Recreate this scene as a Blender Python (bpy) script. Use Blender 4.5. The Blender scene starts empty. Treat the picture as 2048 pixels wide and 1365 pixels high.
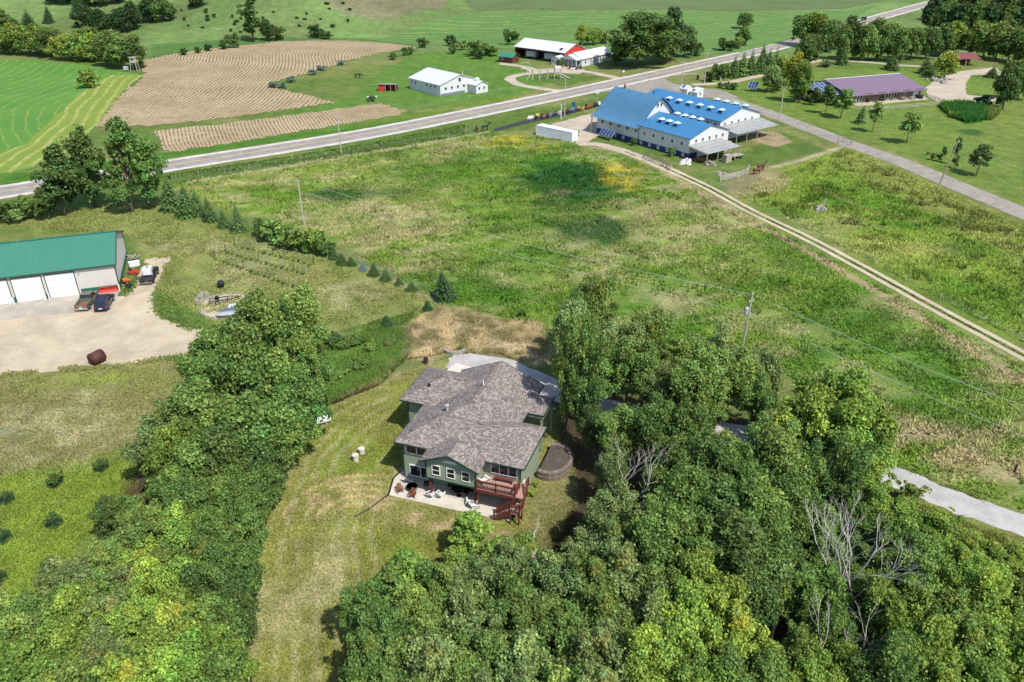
import bpy, bmesh, math, random
import numpy as np
from mathutils import Vector, Matrix, geometry
R_ = math.radians
scn = bpy.context.scene
COL = scn.collection

# ---------------------------------------------------------------- camera, sky, sun
CAM_H, PITCH, FPX = 55.0, 28.8, 1593.0          # metres, degrees below the horizon, focal length in photo pixels
cam = bpy.data.objects.new('camera', bpy.data.cameras.new('camera')); COL.objects.link(cam)
cam.location = (0, 0, CAM_H); cam.rotation_euler = (R_(90-PITCH), 0, 0)
cam.data.sensor_width = 36; cam.data.lens = 36*FPX/2048; cam.data.clip_end = 5000; cam.data.clip_start = .5
scn.camera = cam
SUN_EL = 54.0; SUN_AZ = 141.0                    # azimuth clockwise from +Y
S = Vector((math.sin(R_(SUN_AZ))*math.cos(R_(SUN_EL)), math.cos(R_(SUN_AZ))*math.cos(R_(SUN_EL)), math.sin(R_(SUN_EL))))
w = bpy.data.worlds.new('World'); scn.world = w; w.use_nodes = True
sky = w.node_tree.nodes.new('ShaderNodeTexSky'); sky.sky_type = 'NISHITA'; sky.sun_disc = False
sky.sun_elevation = R_(SUN_EL); sky.sun_rotation = R_(SUN_AZ)
bg = w.node_tree.nodes['Background']; bg.inputs[1].default_value = .15
w.node_tree.links.new(sky.outputs[0], bg.inputs[0])
sun = bpy.data.objects.new('sun', bpy.data.lights.new('sun', 'SUN')); COL.objects.link(sun)
sun.data.energy = 4.4; sun.data.angle = R_(.53); sun.data.color = (1, .955, .87)
sun.rotation_euler = S.to_track_quat('Z', 'Y').to_euler(); sun.location = (60, -60, 150)
scn.view_settings.view_transform = 'Standard'; scn.view_settings.look = 'None'
scn.view_settings.exposure = 0.47; scn.view_settings.gamma = 1
scn.render.engine = 'CYCLES'
cy = scn.cycles
cy.max_bounces = 6; cy.diffuse_bounces = 3; cy.glossy_bounces = 2; cy.transmission_bounces = 3; cy.transparent_max_bounces = 4
cy.caustics_reflective = cy.caustics_refractive = False

# ---------------------------------------------------------------- noise, terrain, pixel -> ground
def vnoise(x, y, seed=0):
    xi = np.floor(x).astype(np.int64); yi = np.floor(y).astype(np.int64); fx = x-xi; fy = y-yi
    def h(a, b):
        n = (a*374761393+b*668265263+seed*1442695041) & 0xffffffff
        n = ((n ^ (n >> 13))*1274126177) & 0xffffffff
        return ((n ^ (n >> 16)) & 0xffffff)/float(0xffffff)
    fx = fx*fx*(3-2*fx); fy = fy*fy*(3-2*fy)
    return (h(xi, yi)*(1-fx)+h(xi+1, yi)*fx)*(1-fy)+(h(xi, yi+1)*(1-fx)+h(xi+1, yi+1)*fx)*fy
def fbm(x, y, scale, octv=3, seed=0):
    t = 0; a = .5; f = 1/scale; n = 0
    for i in range(octv):
        cr, sr = math.cos(.7+1.1*i+seed), math.sin(.7+1.1*i+seed)
        t = t+a*vnoise((x*cr-y*sr)*f, (x*sr+y*cr)*f, seed+i*17); n += a; a *= .5; f *= 2.03
    return t/n
def sst(t):
    t = np.clip(t, 0, 1); return t*t*(3-2*t)
def hgt(x, y):
    x = np.asarray(x, float); y = np.asarray(y, float)
    z = 30*sst((y-345)/260)*sst((10-x)/190)+13*sst((y-400)/260)*sst((150-x)/130)
    z = z+7*sst((y-430)/200)*sst((x+330)/120)*sst((-120-x)/90)
    z = z+20*(fbm(x, y, 110, 2, 5)-.5)*sst((y-340)/120)*sst((40-x)/100)
    z = z+60*sst((y-720)/900)
    return z
_ts = np.arange(30, 1600, 2.0)
def ray(px, py):
    a = (px-1024)/FPX; b = (682.5-py)/FPX; c, s = math.cos(R_(PITCH)), math.sin(R_(PITCH))
    return np.array([a, c+b*s, -s+b*c])
def G(px, py, z=0.0):
    """world point where the sight line of a photo pixel meets the terrain (raised by z)"""
    d = ray(px, py)
    f = CAM_H+d[2]*_ts-hgt(d[0]*_ts, d[1]*_ts)-z
    i = int(np.argmax(f < 0)) if (f < 0).any() else len(_ts)-1
    lo, hi = _ts[max(i-1, 0)], _ts[i]
    for _ in range(24):
        m = (lo+hi)/2
        if CAM_H+d[2]*m-float(hgt(d[0]*m, d[1]*m))-z < 0: hi = m
        else: lo = m
    return Vector((d[0]*hi, d[1]*hi, CAM_H+d[2]*hi))
def gz(x, y): return float(hgt(x, y))
def onground(x, y, dz=0): return Vector((x, y, gz(x, y)+dz))

# ---------------------------------------------------------------- naming and object helpers
def tag(o, label=None, cat=None, group=None, kind=None):
    if label: o['label'] = label
    if cat: o['category'] = cat
    if group: o['group'] = group
    if kind: o['kind'] = kind
    return o
def thing(name, label, cat, loc=(0, 0, 0), rz=0, group=None):
    o = bpy.data.objects.new(name, None); COL.objects.link(o)
    o.location = loc; o.rotation_euler = (0, 0, rz); o.empty_display_size = .3
    return tag(o, label, cat, group)
def link(name, me, parent=None, loc=None, rz=None):
    o = bpy.data.objects.new(name, me); COL.objects.link(o)
    if parent is not None: o.parent = parent
    if loc is not None: o.location = loc
    if rz is not None: o.rotation_euler = (0, 0, rz)
    return o
def copy_tree(o, parent=None):
    c = o.copy(); COL.objects.link(c); c.parent = parent
    for ch in list(o.children): copy_tree(ch, c)
    return c
class MB:
    def __init__(s): s.v = []; s.f = []
    def poly(s, pts):
        n = len(s.v); s.v += [tuple(p) for p in pts]; s.f.append(tuple(range(n, n+len(pts)))); return s
    def box(s, u0, u1, v0, v1, z0, z1):
        n = len(s.v)
        s.v += [(u0, v0, z0), (u1, v0, z0), (u1, v1, z0), (u0, v1, z0), (u0, v0, z1), (u1, v0, z1), (u1, v1, z1), (u0, v1, z1)]
        s.f += [tuple(n+i for i in q) for q in ((0, 3, 2, 1), (4, 5, 6, 7), (0, 1, 5, 4), (1, 2, 6, 5), (2, 3, 7, 6), (3, 0, 4, 7))]; return s
    def hexa(s, b, t):
        n = len(s.v); k = len(b); s.v += [tuple(p) for p in b]+[tuple(p) for p in t]
        s.f.append(tuple(n+i for i in range(k-1, -1, -1))); s.f.append(tuple(n+k+i for i in range(k)))
        for i in range(k): s.f.append((n+i, n+(i+1) % k, n+k+(i+1) % k, n+k+i))
        return s
    def prism(s, prof, axis, a0, a1):
        """profile of (w, z) pairs extruded along u or v"""
        if axis == 'u': b = [(a0, p, z) for p, z in prof]; t = [(a1, p, z) for p, z in prof]
        else: b = [(p, a0, z) for p, z in prof]; t = [(p, a1, z) for p, z in prof]
        return s.hexa(b, t)
    def bar(s, p, q, wd, ht=None):
        ht = ht or wd; p = Vector(p); q = Vector(q); d = (q-p).normalized()
        up = Vector((0, 0, 1)) if abs(d.z) < .95 else Vector((0, 1, 0))
        a = d.cross(up).normalized()*wd/2; b = a.cross(d).normalized()*ht/2
        return s.hexa([p-a-b, p+a-b, p+a+b, p-a+b], [q-a-b, q+a-b, q+a+b, q-a+b])
    def tube(s, pts, rad, n=8, cap=True):
        pts = [Vector(p) for p in pts]; rad = rad if hasattr(rad, '__len__') else [rad]*len(pts)
        base = len(s.v); ref = None
        for i, p in enumerate(pts):
            d = (pts[min(i+1, len(pts)-1)]-pts[max(i-1, 0)]).normalized()
            if ref is None: ref = Vector((1, 0, 0)) if abs(d.x) < .8 else Vector((0, 1, 0))
            a = d.cross(ref).normalized(); b = d.cross(a); ref = b.cross(d)*-1 if False else ref
            for k in range(n):
                t = 2*math.pi*k/n; s.v.append(tuple(p+(a*math.cos(t)+b*math.sin(t))*rad[i]))
        for i in range(len(pts)-1):
            for k in range(n):
                s.f.append((base+i*n+k, base+i*n+(k+1) % n, base+(i+1)*n+(k+1) % n, base+(i+1)*n+k))
        if cap:
            s.f.append(tuple(base+k for k in range(n-1, -1, -1))); m = base+(len(pts)-1)*n
            s.f.append(tuple(m+k for k in range(n)))
        return s
    def cyl(s, c, r, h, n=12): return s.tube([c, (c[0], c[1], c[2]+h)], r, n)
    def mesh(s, name, m, smooth=False):
        me = bpy.data.meshes.new(name); me.from_pydata(s.v, [], s.f)
        bm = bmesh.new(); bm.from_mesh(me); bmesh.ops.recalc_face_normals(bm, faces=bm.faces); bm.to_mesh(me); bm.free()
        if m: me.materials.append(m)
        if smooth: me.polygons.foreach_set('use_smooth', [True]*len(me.polygons))
        return me
    def build(s, name, m, parent=None, smooth=False, loc=None, rz=None):
        return link(name, s.mesh(name, m, smooth), parent, loc, rz)
def npmesh(name, verts, faces, m, col=None, colname='tone'):
    """verts (n,3), faces (k,q) arrays"""
    me = bpy.data.meshes.new(name); nv = len(verts); nf, q = faces.shape
    me.vertices.add(nv); me.vertices.foreach_set('co', verts.astype(np.float32).ravel())
    me.loops.add(nf*q); me.loops.foreach_set('vertex_index', faces.astype(np.int32).ravel())
    me.polygons.add(nf); me.polygons.foreach_set('loop_start', np.arange(0, nf*q, q, dtype=np.int32))
    me.polygons.foreach_set('loop_total', np.full(nf, q, dtype=np.int32))
    me.update(calc_edges=True)
    if col is not None:
        at = me.color_attributes.new(colname, 'FLOAT_COLOR', 'POINT')
        c = np.ones((nv, 4), np.float32); c[:, :col.shape[1]] = col; at.data.foreach_set('color', c.ravel())
    if m: me.materials.append(m)
    return me

# ---------------------------------------------------------------- materials
class NT:
    def __init__(s, name):
        s.m = bpy.data.materials.new(name); s.m.use_nodes = True; s.t = s.m.node_tree; s.b = s.t.nodes['Principled BSDF']
    def n(s, kind, **kw):
        nd = s.t.nodes.new(kind)
        for k, v in kw.items():
            if k.startswith('i_'): nd.inputs[int(k[2:]) if k[2:].isdigit() else k[2:].replace('_', ' ')].default_value = v
            else: setattr(nd, k, v)
        return nd
    def l(s, a, b): s.t.links.new(a, b)
    def coord(s): return s.n('ShaderNodeTexCoord').outputs['Object']
    def noise(s, scale, detail=4, vec=None, rough=.6, dist=0):
        nd = s.n('ShaderNodeTexNoise'); nd.inputs['Scale'].default_value = scale; nd.inputs['Detail'].default_value = detail
        nd.inputs['Roughness'].default_value = rough; nd.inputs['Distortion'].default_value = dist
        s.l(vec or s.coord(), nd.inputs['Vector']); return nd.outputs['Fac']
    def ramp(s, fac, stops):
        r = s.n('ShaderNodeValToRGB'); e = r.color_ramp.elements
        while len(e) < len(stops): e.new(.5)
        for i, (p, c) in enumerate(stops): e[i].position = p; e[i].color = (*c, 1) if len(c) == 3 else c
        s.l(fac, r.inputs[0]); return r.outputs[0]
    def mix(s, fac, a, b, mode='MIX'):
        x = s.n('ShaderNodeMix', data_type='RGBA', blend_type=mode)
        for sock, v in ((x.inputs[0], fac), (x.inputs[6], a), (x.inputs[7], b)):
            if hasattr(v, 'is_output'): s.l(v, sock)
            elif isinstance(v, (int, float)): sock.default_value = v
            else: sock.default_value = (*v, 1)
        return x.outputs[2]
    def math(s, op, a, b=0.0):
        x = s.n('ShaderNodeMath', operation=op)
        for sock, v in ((x.inputs[0], a), (x.inputs[1], b)):
            if hasattr(v, 'is_output'): s.l(v, sock)
            else: sock.default_value = v
        return x.outputs[0]
    def bump(s, h, strength=.5, dist=.05):
        x = s.n('ShaderNodeBump'); x.inputs['Strength'].default_value = strength; x.inputs['Distance'].default_value = dist
        s.l(h, x.inputs['Height']); s.l(x.outputs[0], s.b.inputs['Normal'])
    def done(s, col, rough=.8, spec=.3, metal=0):
        if hasattr(col, 'is_output'): s.l(col, s.b.inputs['Base Color'])
        else: s.b.inputs['Base Color'].default_value = (*col, 1)
        s.b.inputs['Roughness'].default_value = rough; s.b.inputs['Specular IOR Level'].default_value = spec; s.b.inputs['Metallic'].default_value = metal
        return s.m
_cache = {}
def paint(name, c, rough=.6, var=.18, scale=3.0, spec=.3, metal=0):
    """plain coloured surface with worn, slightly blotchy colour"""
    if name in _cache: return _cache[name]
    k = NT(name); f = k.noise(scale, 5)
    a = tuple(x*(1-var) for x in c); b = tuple(min(1, x*(1+var)) for x in c)
    m = k.done(k.ramp(f, [(.3, a), (.7, b)]), rough, spec, metal); _cache[name] = m; return m
def ribbed(name, c, period, axis=0, rough=.45, depth=.03, var=.08, dark=.75):
    """metal cladding with standing ribs across the given axis"""
    if name in _cache: return _cache[name]
    k = NT(name); co = k.coord(); sep = k.n('ShaderNodeSeparateXYZ'); k.l(co, sep.inputs[0])
    t = k.math('FRACT', k.math('DIVIDE', sep.outputs[axis], period))
    rib = k.math('LESS_THAN', t, .16)
    f = k.noise(.6, 5); base = k.ramp(f, [(.3, tuple(x*(1-var) for x in c)), (.7, tuple(min(1, x*(1+var)) for x in c))])
    col = k.mix(rib, base, tuple(x*dark for x in c))
    m = k.done(col, rough, .35); _cache[name] = m; return m

M_white = paint('white_paint', (.62, .63, .64), .5, .06)
M_trim = paint('white_trim', (.72, .71, .68), .5, .05)
M_glass = NT('window_glass').done((.012, .015, .018), .08, .6)
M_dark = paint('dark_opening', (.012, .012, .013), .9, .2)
M_wood_grey = paint('weathered_wood', (.30, .27, .23), .85, .25, 6)
M_wood = paint('pole_wood', (.27, .22, .17), .9, .3, 4)
M_brownwood = paint('brown_wood', (.30, .13, .05), .7, .25, 8)
M_black = paint('black_plastic', (.016, .016, .018), .5, .3)
M_steel = paint('galvanised_steel', (.45, .46, .47), .4, .12, 3, .5, .3)
M_rust = paint('rusty_steel', (.075, .028, .02), .7, .35, 2.5)
M_red = paint('red_paint', (.42, .035, .025), .5, .2)
M_concrete = paint('concrete', (.50, .45, .385), .85, .13, 1.2)
M_stone = paint('grey_stone', (.27, .25, .23), .9, .3, 3)
M_tyre = paint('tyre_rubber', (.015, .015, .016), .85, .2)
M_chrome = paint('bright_metal', (.5, .5, .52), .3, .05, 3, .5, .7)

def obj_colour(name, rough=.5, spec=.3, var=.12):
    k = NT(name); oi = k.n('ShaderNodeObjectInfo'); f = k.noise(2.2, 4)
    v = k.ramp(f, [(.3, (1-var,)*3), (.7, (1+var,)*3)])
    return k.done(k.mix(1.0, oi.outputs['Color'], v, 'MULTIPLY'), rough, spec)
M_any = obj_colour('coloured_plastic')

def leaf_mat(name, trans=.36, var=.35):
    k = NT(name); oi = k.n('ShaderNodeObjectInfo'); at = k.n('ShaderNodeVertexColor', layer_name='tone')
    col = k.mix(1.0, oi.outputs['Color'], at.outputs['Color'], 'MULTIPLY')
    k.done(col, .5, .22)
    tr = k.n('ShaderNodeBsdfTranslucent'); k.l(k.mix(1.0, col, (1.12, 1.1, .7), 'MULTIPLY'), tr.inputs[0])
    mx = k.n('ShaderNodeMixShader'); mx.inputs[0].default_value = trans
    k.l(k.b.outputs[0], mx.inputs[1]); k.l(tr.outputs[0], mx.inputs[2]); k.l(mx.outputs[0], k.t.nodes['Material Output'].inputs[0])
    return k.m
M_leaf = leaf_mat('leaves'); M_needle = leaf_mat('needles', .12)
_k = NT('bark'); M_bark = _k.done(_k.ramp(_k.noise(5, 5), [(.3, (.07, .05, .035)), (.7, (.19, .15, .11))]), .95, .1)
_k = NT('dead_wood'); M_dead = _k.done(_k.ramp(_k.noise(3, 4), [(.3, (.36, .335, .31)), (.7, (.54, .51, .47))]), .9, .1)

# ---------------------------------------------------------------- ground
def axis_steps(segs):
    out = []
    for a, b, st in segs: out.append(np.arange(a, b, st))
    return np.concatenate(out)
gx = axis_steps([(-900, -330, 12), (-330, -140, 3.2), (-140, -48, .8), (-48, 24, .4), (24, 150, .8), (150, 330, 3), (330, 900.1, 12)])
gy = axis_steps([(-160, 25, 8), (25, 36, .8), (36, 96, .4), (96, 245, .8), (245, 420, 1.7), (420, 640, 3.5), (640, 1700.1, 20)])
X, Y = np.meshgrid(gx, gy); gxf, gyf = X.ravel(), Y.ravel()
gcol = np.zeros((len(gxf), 3))
def L3(c): return np.array(c, float)
GREEN = L3((.10, .155, .034)); LUSH = L3((.062, .155, .016)); DARK = L3((.014, .072, .016)); DRY = L3((.30, .27, .135))
LAWN = L3((.205, .220, .054)); LAWNY = L3((.165, .225, .034)); STRAW = L3((.36, .285, .17)); YEL = L3((.34, .29, .035)); SOIL = L3((.33, .25, .165))
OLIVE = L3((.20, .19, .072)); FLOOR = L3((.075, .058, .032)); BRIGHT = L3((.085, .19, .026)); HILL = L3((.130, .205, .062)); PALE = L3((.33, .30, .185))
gcol[:] = GREEN
n1 = fbm(gxf, gyf, 22, 4, 1); n2 = fbm(gxf, gyf, 7, 3, 2); n3 = fbm(gxf, gyf, 2.2, 3, 3)
def inpoly(px, py, poly):
    ins = np.zeros(len(px), bool); n = len(poly)
    for i in range(n):
        x0, y0 = poly[i]; x1, y1 = poly[(i+1) % n]
        if y0 == y1: continue
        c = (y0 > py) != (y1 > py); ins ^= c & (px < (x1-x0)*(py-y0)/(y1-y0)+x0)
    return ins
_w = [(fbm(gxf, gyf, 6, 3, 40+i)-.5, fbm(gxf, gyf, 6, 3, 60+i)-.5) for i in range(4)]
def zone(pxs, col, amp=2.5, op=1.0, mod=None):
    poly = [tuple(G(a, b))[:2] for a, b in pxs]; P = np.array(poly)
    sel = np.where((gxf > P[:, 0].min()-6) & (gxf < P[:, 0].max()+6) & (gyf > P[:, 1].min()-6) & (gyf < P[:, 1].max()+6))[0]
    if not len(sel): return
    f = np.zeros(len(sel))
    for a, b in _w: f += inpoly(gxf[sel]+a[sel]*amp*2.2, gyf[sel]+b[sel]*amp*2.2, poly)
    f = f/4*op
    if mod is not None: f = f*mod[sel]
    gcol[sel] += (col-gcol[sel])*f[:, None]
def blob(px, py, rx, ry, col, op=1.0, mod=None, rot=0):
    """soft round patch; rx, ry in photo pixels"""
    c = G(px, py); a = G(px+rx, py); b = G(px, py-ry)
    ra = (a-c).length; rb = max((b-c).length, .5)
    dx = gxf-c.x+_w[0][0]*ra*.9; dy = gyf-c.y+_w[0][1]*rb*.9
    cr, sr = math.cos(rot), math.sin(rot); ux = (dx*cr+dy*sr)/ra; uy = (-dx*sr+dy*cr)/rb
    f = sst(1.6-1.25*np.sqrt(ux*ux+uy*uy))*op
    if mod is not None: f = f*mod
    gcol[:] += (col-gcol)*f[:, None]
up = sst((n1-.36)/.24); mid = sst((n2-.4)/.25); fine = sst((n3-.42)/.2)
# broad colour of the pasture: green with dry patches and dark coarse tussocks
gcol += (OLIVE*1.05-gcol)*(.55*(1-up))[:, None]
# far hills
far = sst((gyf-330)/30)
gcol += (HILL-gcol)*far[:, None]; gcol += (L3((.12, .15, .055))-gcol)*(far*.6*(1-up))[:, None]
PASTURE = [(330, 372), (560, 335), (960, 268), (1120, 280), (1330, 340), (2048, 720), (2048, 1020), (1800, 930), (1560, 740), (1090, 660), (880, 600), (700, 500), (480, 430)]
zone(PASTURE, L3((.150, .220, .034)), 2)
_xr, _yr = gxf*math.cos(.35)+gyf*math.sin(.35), -gxf*math.sin(.35)+gyf*math.cos(.35)
streak = sst((fbm(_xr/2.6, _yr, 2.4, 4, 71)-.47)/.12); streak2 = sst((fbm(_xr/2.2, _yr, 5.5, 4, 75)-.49)/.10); broad = sst((fbm(gxf, gyf, 30, 3, 79)-.42)/.2)
zone(PASTURE, LUSH, 2, .7, (.3+.7*streak2)*up)
zone(PASTURE, DRY, 3, .55, (1-up)*(.3+.7*streak))
zone(PASTURE, DRY*1.08, 3, .5, streak*(1-.75*broad))
for b in ((760, 440, 190, 26, DRY, .8), (640, 405, 70, 14, DRY, .5), (900, 505, 60, 14, DRY, .5), (1290, 470, 90, 40, DRY, .65), (1430, 430, 90, 45, DRY, .55), (1350, 600, 110, 26, DRY, .6), (1190, 560, 60, 14, DRY, .5),
          (1560, 650, 120, 24, DRY, .7), (1690, 760, 120, 24, DRY, .6), (1840, 860, 140, 26, STRAW, .7), (1990, 930, 120, 30, STRAW, .75), (1950, 880, 60, 14, DRY, .5),
          (1148, 366, 104, 46, DARK, 1.0), (1105, 335, 40, 15, DARK, .7), (1195, 345, 36, 14, DARK, .7), (690, 392, 80, 14, DARK, .7), (860, 350, 110, 22, LUSH, .8), (800, 385, 60, 13, DARK, .5), (1010, 320, 110, 22, LUSH, .8),
          (1190, 458, 88, 32, DARK, .85), (1010, 460, 40, 12, DARK, .5), (1080, 520, 140, 30, LUSH, .6), (900, 560, 110, 30, LUSH, .7), (1010, 590, 110, 26, LUSH, .8), (1180, 600, 110, 26, LUSH, .5), (1700, 640, 110, 30, LUSH, .75), (1830, 720, 150, 50, LUSH, .85), (1600, 740, 100, 26, LUSH, .8), (1900, 830, 110, 24, LUSH, .7), (1600, 520, 80, 20, LUSH, .6),
          (1980, 640, 110, 40, BRIGHT, .6), (1900, 560, 120, 40, LUSH, .75), (1760, 420, 110, 40, LUSH, .8), (1640, 370, 90, 22, LUSH, .8), (1840, 470, 100, 26, BRIGHT, .5), (1960, 500, 70, 16, DARK, .7), (1740, 500, 90, 26, DRY, .5), (1830, 800, 90, 18, LUSH, .7), (1950, 780, 90, 20, LUSH, .7), (1650, 700, 80, 16, LUSH, .7),
          (1238, 350, 46, 26, YEL, .9), (1265, 375, 30, 9, YEL, .7), (1010, 284, 56, 14, YEL, .8), (1090, 296, 40, 8, YEL, .5), (1290, 330, 20, 9, YEL, .5), (1120, 385, 30, 6, SOIL, .45)):
    blob(*b[:5], op=b[5], mod=.82+.18*fine if b[4] is DARK else .25+.75*fine if b[4] is YEL else .68+.32*streak2 if b[4] is not DRY else .55+.45*streak)
zone([(1440, 385), (1560, 330), (1690, 294), (1830, 348), (2048, 452), (2048, 690), (1880, 606), (1620, 465), (1500, 410)], L3((.165, .215, .036)), 2, .8)
for b in ((1720, 395, 120, 26, LUSH, .75), (1850, 440, 90, 20, LUSH, .8), (1640, 450, 100, 22, DRY, .5), (1800, 500, 120, 26, L3((.22, .22, .07)), .7), (1960, 600, 120, 40, LUSH, .7), (1940, 500, 70, 16, DARK, .5), (1560, 420, 60, 18, LUSH, .6)): blob(*b[:5], op=b[5], mod=.5+.5*mid)
# verge strips along the highway
zone([(0, 402), (330, 352), (700, 295), (980, 240), (1130, 210), (1210, 192), (1210, 205), (1060, 258), (960, 268), (700, 312), (330, 372), (0, 420)], L3((.085, .140, .028)), 1)
zone([(0, 352), (330, 306), (700, 252), (820, 232), (820, 248), (700, 262), (330, 318), (0, 372)], L3((.06, .15, .02)), 1)
# grass right of the side road
zone([(1400, 170), (1620, 245), (1800, 308), (2048, 410), (2048, 180), (1860, 140), (1440, 140)], L3((.125, .185, .036)), 2)
zone([(1700, 250), (2048, 400), (2048, 250), (1900, 220)], L3((.13, .185, .038)), 2, .8, mid)
zone([(1880, 215), (1990, 200), (1990, 240), (1930, 250)], L3((.035, .12, .02)), .8)
blob(1950, 266, 32, 7, L3((.03, .085, .02)), op=.9)
zone([(1990, 170), (2048, 120), (2048, 330), (1960, 270)], L3((.14, .18, .04)), 2, .7)
zone([(1640, 300), (1680, 292), (1820, 345), (2048, 445), (2048, 520), (1800, 400)], L3((.165, .18, .05)), 2, .7)
# barn yard
zone([(1165, 275), (1240, 285), (1380, 335), (1540, 330), (1650, 300), (1560, 260), (1500, 300), (1380, 318), (1205, 262)], L3((.09, .145, .03)), 1)
zone([(1500, 262), (1560, 266), (1585, 285), (1550, 295), (1500, 280)], SOIL*.95, 1.2, .85)
zone([(1440, 370), (1500, 345), (1545, 335), (1590, 360), (1560, 385), (1470, 395)], SOIL*.8, 1.6, .6)
# fields beyond the highway
zone([(560, 225), (700, 195), (760, 145), (830, 108), (960, 95), (1030, 120), (1130, 150), (1075, 175), (1000, 205), (860, 228), (820, 235), (660, 262)], L3((.090, .175, .030)), 2)
zone([(830, 215), (1040, 190), (1060, 195), (860, 232), (720, 255), (700, 215), (740, 208)], L3((.12, .17, .03)), 2, .6)
zone([(1055, 140), (1215, 155), (1130, 172), (1070, 165)], L3((.085, .14, .03)), 1)
zone([(620, -10), (900, -10), (880, 20), (770, 42), (690, 32)], L3((.175, .155, .095)), 3, .75)
zone([(300, 90), (830, 80), (830, 106), (600, 98), (300, 118)], L3((.06, .135, .03)), 2, .8)
# lawns round the house and the left yard
zone([(470, 1365), (500, 1090), (560, 905), (640, 830), (800, 750), (900, 720), (1090, 790), (1130, 920), (1150, 1100), (1000, 1180), (760, 1290), (680, 1365)], LAWN, 1.5)
zone([(0, 700), (400, 720), (500, 780), (400, 960), (180, 1060), (30, 1240), (0, 1300)], L3((.200, .200, .074)), 2)
zone([(0, 950), (260, 900), (300, 1000), (180, 1080), (30, 1240), (0, 1300)], LAWNY, 2)
zone([(0, 430), (340, 400), (520, 480), (700, 530), (860, 590), (860, 640), (640, 680), (440, 660), (330, 580), (260, 470), (0, 455)], L3((.190, .212, .064)), 2)
for b in ((120, 860, 190, 60, PALE*.95, .65), (250, 760, 160, 20, LAWNY, .5), (60, 1080, 120, 80, LAWNY, .5), (420, 490, 130, 20, PALE, .4), (700, 590, 90, 30, PALE, .45), (600, 560, 110, 22, OLIVE, .5), (480, 545, 70, 30, PALE, .5),
          (560, 930, 50, 110, L3((.19, .17, .055)), .5), (720, 900, 100, 50, LAWNY, .7), (640, 1180, 60, 120, PALE, .55), (540, 1240, 50, 120, PALE, .45), (800, 1010, 70, 26, STRAW, .7), (860, 1042, 110, 22, STRAW*1.1, .9), (690, 985, 60, 30, STRAW, .45), (700, 1030, 90, 60, LAWN*1.1, .5), (600, 1080, 50, 120, OLIVE*1.1, .5), (780, 1090, 70, 30, LAWNY, .4),
          (820, 730, 60, 24, STRAW*.9, .8), (560, 900, 26, 20, L3((.30, .20, .13)), .7), (500, 1110, 14, 60, L3((.30, .22, .15)), .6), (1010, 1085, 60, 26, L3((.27, .19, .12)), .7), (1080, 1000, 36, 60, OLIVE*1.2, .6)):
    blob(*b[:5], op=b[5], mod=.25+.75*fine)
# curved mower swaths of dry clippings on the lawn
for k in range(5):
    c = G(715, 1040); rr = 3.2+k*1.15
    d = np.sqrt((gxf-c.x)**2+(gyf-c.y)**2); f_ = sst(1.5-np.abs(d-rr+.8*n2)/.28)*sst((gyf-c.y+.5)/1.5)*sst((c.x+3.2-gxf)/2)*sst((n3-.3)/.2)
    gcol += (STRAW*1.1-gcol)*(.8*f_)[:, None]
_le = [G(a, b) for a, b in [(440, 1500), (470, 1365), (500, 1090), (560, 905), (640, 830), (760, 765), (880, 730)]]; _ld = np.full(len(gxf), 1e9)
for a, b in zip(_le[:-1], _le[1:]):
    dx, dy = b.x-a.x, b.y-a.y; t = np.clip(((gxf-a.x)*dx+(gyf-a.y)*dy)/(dx*dx+dy*dy), 0, 1); _ld = np.minimum(_ld, np.hypot(gxf-a.x-t*dx, gyf-a.y-t*dy))
strp = sst((np.sin(_ld*3.7+fbm(gxf, gyf, 7, 3, 9)*4)-.1)/.7)*sst((fbm(gxf, gyf, 2.5, 3, 33)-.3)/.25)
zone([(470, 1365), (500, 1090), (560, 905), (640, 830), (780, 760), (800, 960), (740, 1200), (680, 1365)], PALE*1.08, .6, .42, strp)
# rough dry stalks and weeds behind the house
zone([(820, 720), (815, 650), (880, 610), (1000, 640), (1090, 640), (1110, 720), (1080, 735), (900, 708)], STRAW*1.0, 1.6, .95)
zone([(820, 720), (815, 650), (880, 610), (1000, 640), (1090, 640), (1110, 720), (1080, 735), (900, 708)], OLIVE*.8, 1.6, .75, 1-fine)
zone([(620, 800), (660, 690), (760, 655), (820, 660), (820, 700), (760, 760), (680, 800)], L3((.105, .185, .035)), 1.6)
zone([(560, 680), (820, 650), (830, 620), (640, 672)], L3((.075, .13, .025)), 1.2)
# woodland floor
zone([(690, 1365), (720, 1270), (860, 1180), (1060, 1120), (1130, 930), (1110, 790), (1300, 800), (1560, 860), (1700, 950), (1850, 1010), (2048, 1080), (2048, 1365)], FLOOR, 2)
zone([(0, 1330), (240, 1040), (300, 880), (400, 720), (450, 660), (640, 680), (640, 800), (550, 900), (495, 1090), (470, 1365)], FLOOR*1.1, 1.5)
zone([(1820, 1010), (1880, 1000), (2048, 1075), (2048, 1200), (1900, 1090)], L3((.16, .19, .04)), 1.5, .7)
zone([(1970, 1130), (2048, 1110), (2048, 1190), (1980, 1180)], STRAW*.8, 1, .8)
zone([(1090, 860), (1140, 900), (1150, 1010), (1090, 1100), (1040, 1060), (1060, 960)], OLIVE*1.1, 1, .8)
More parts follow.
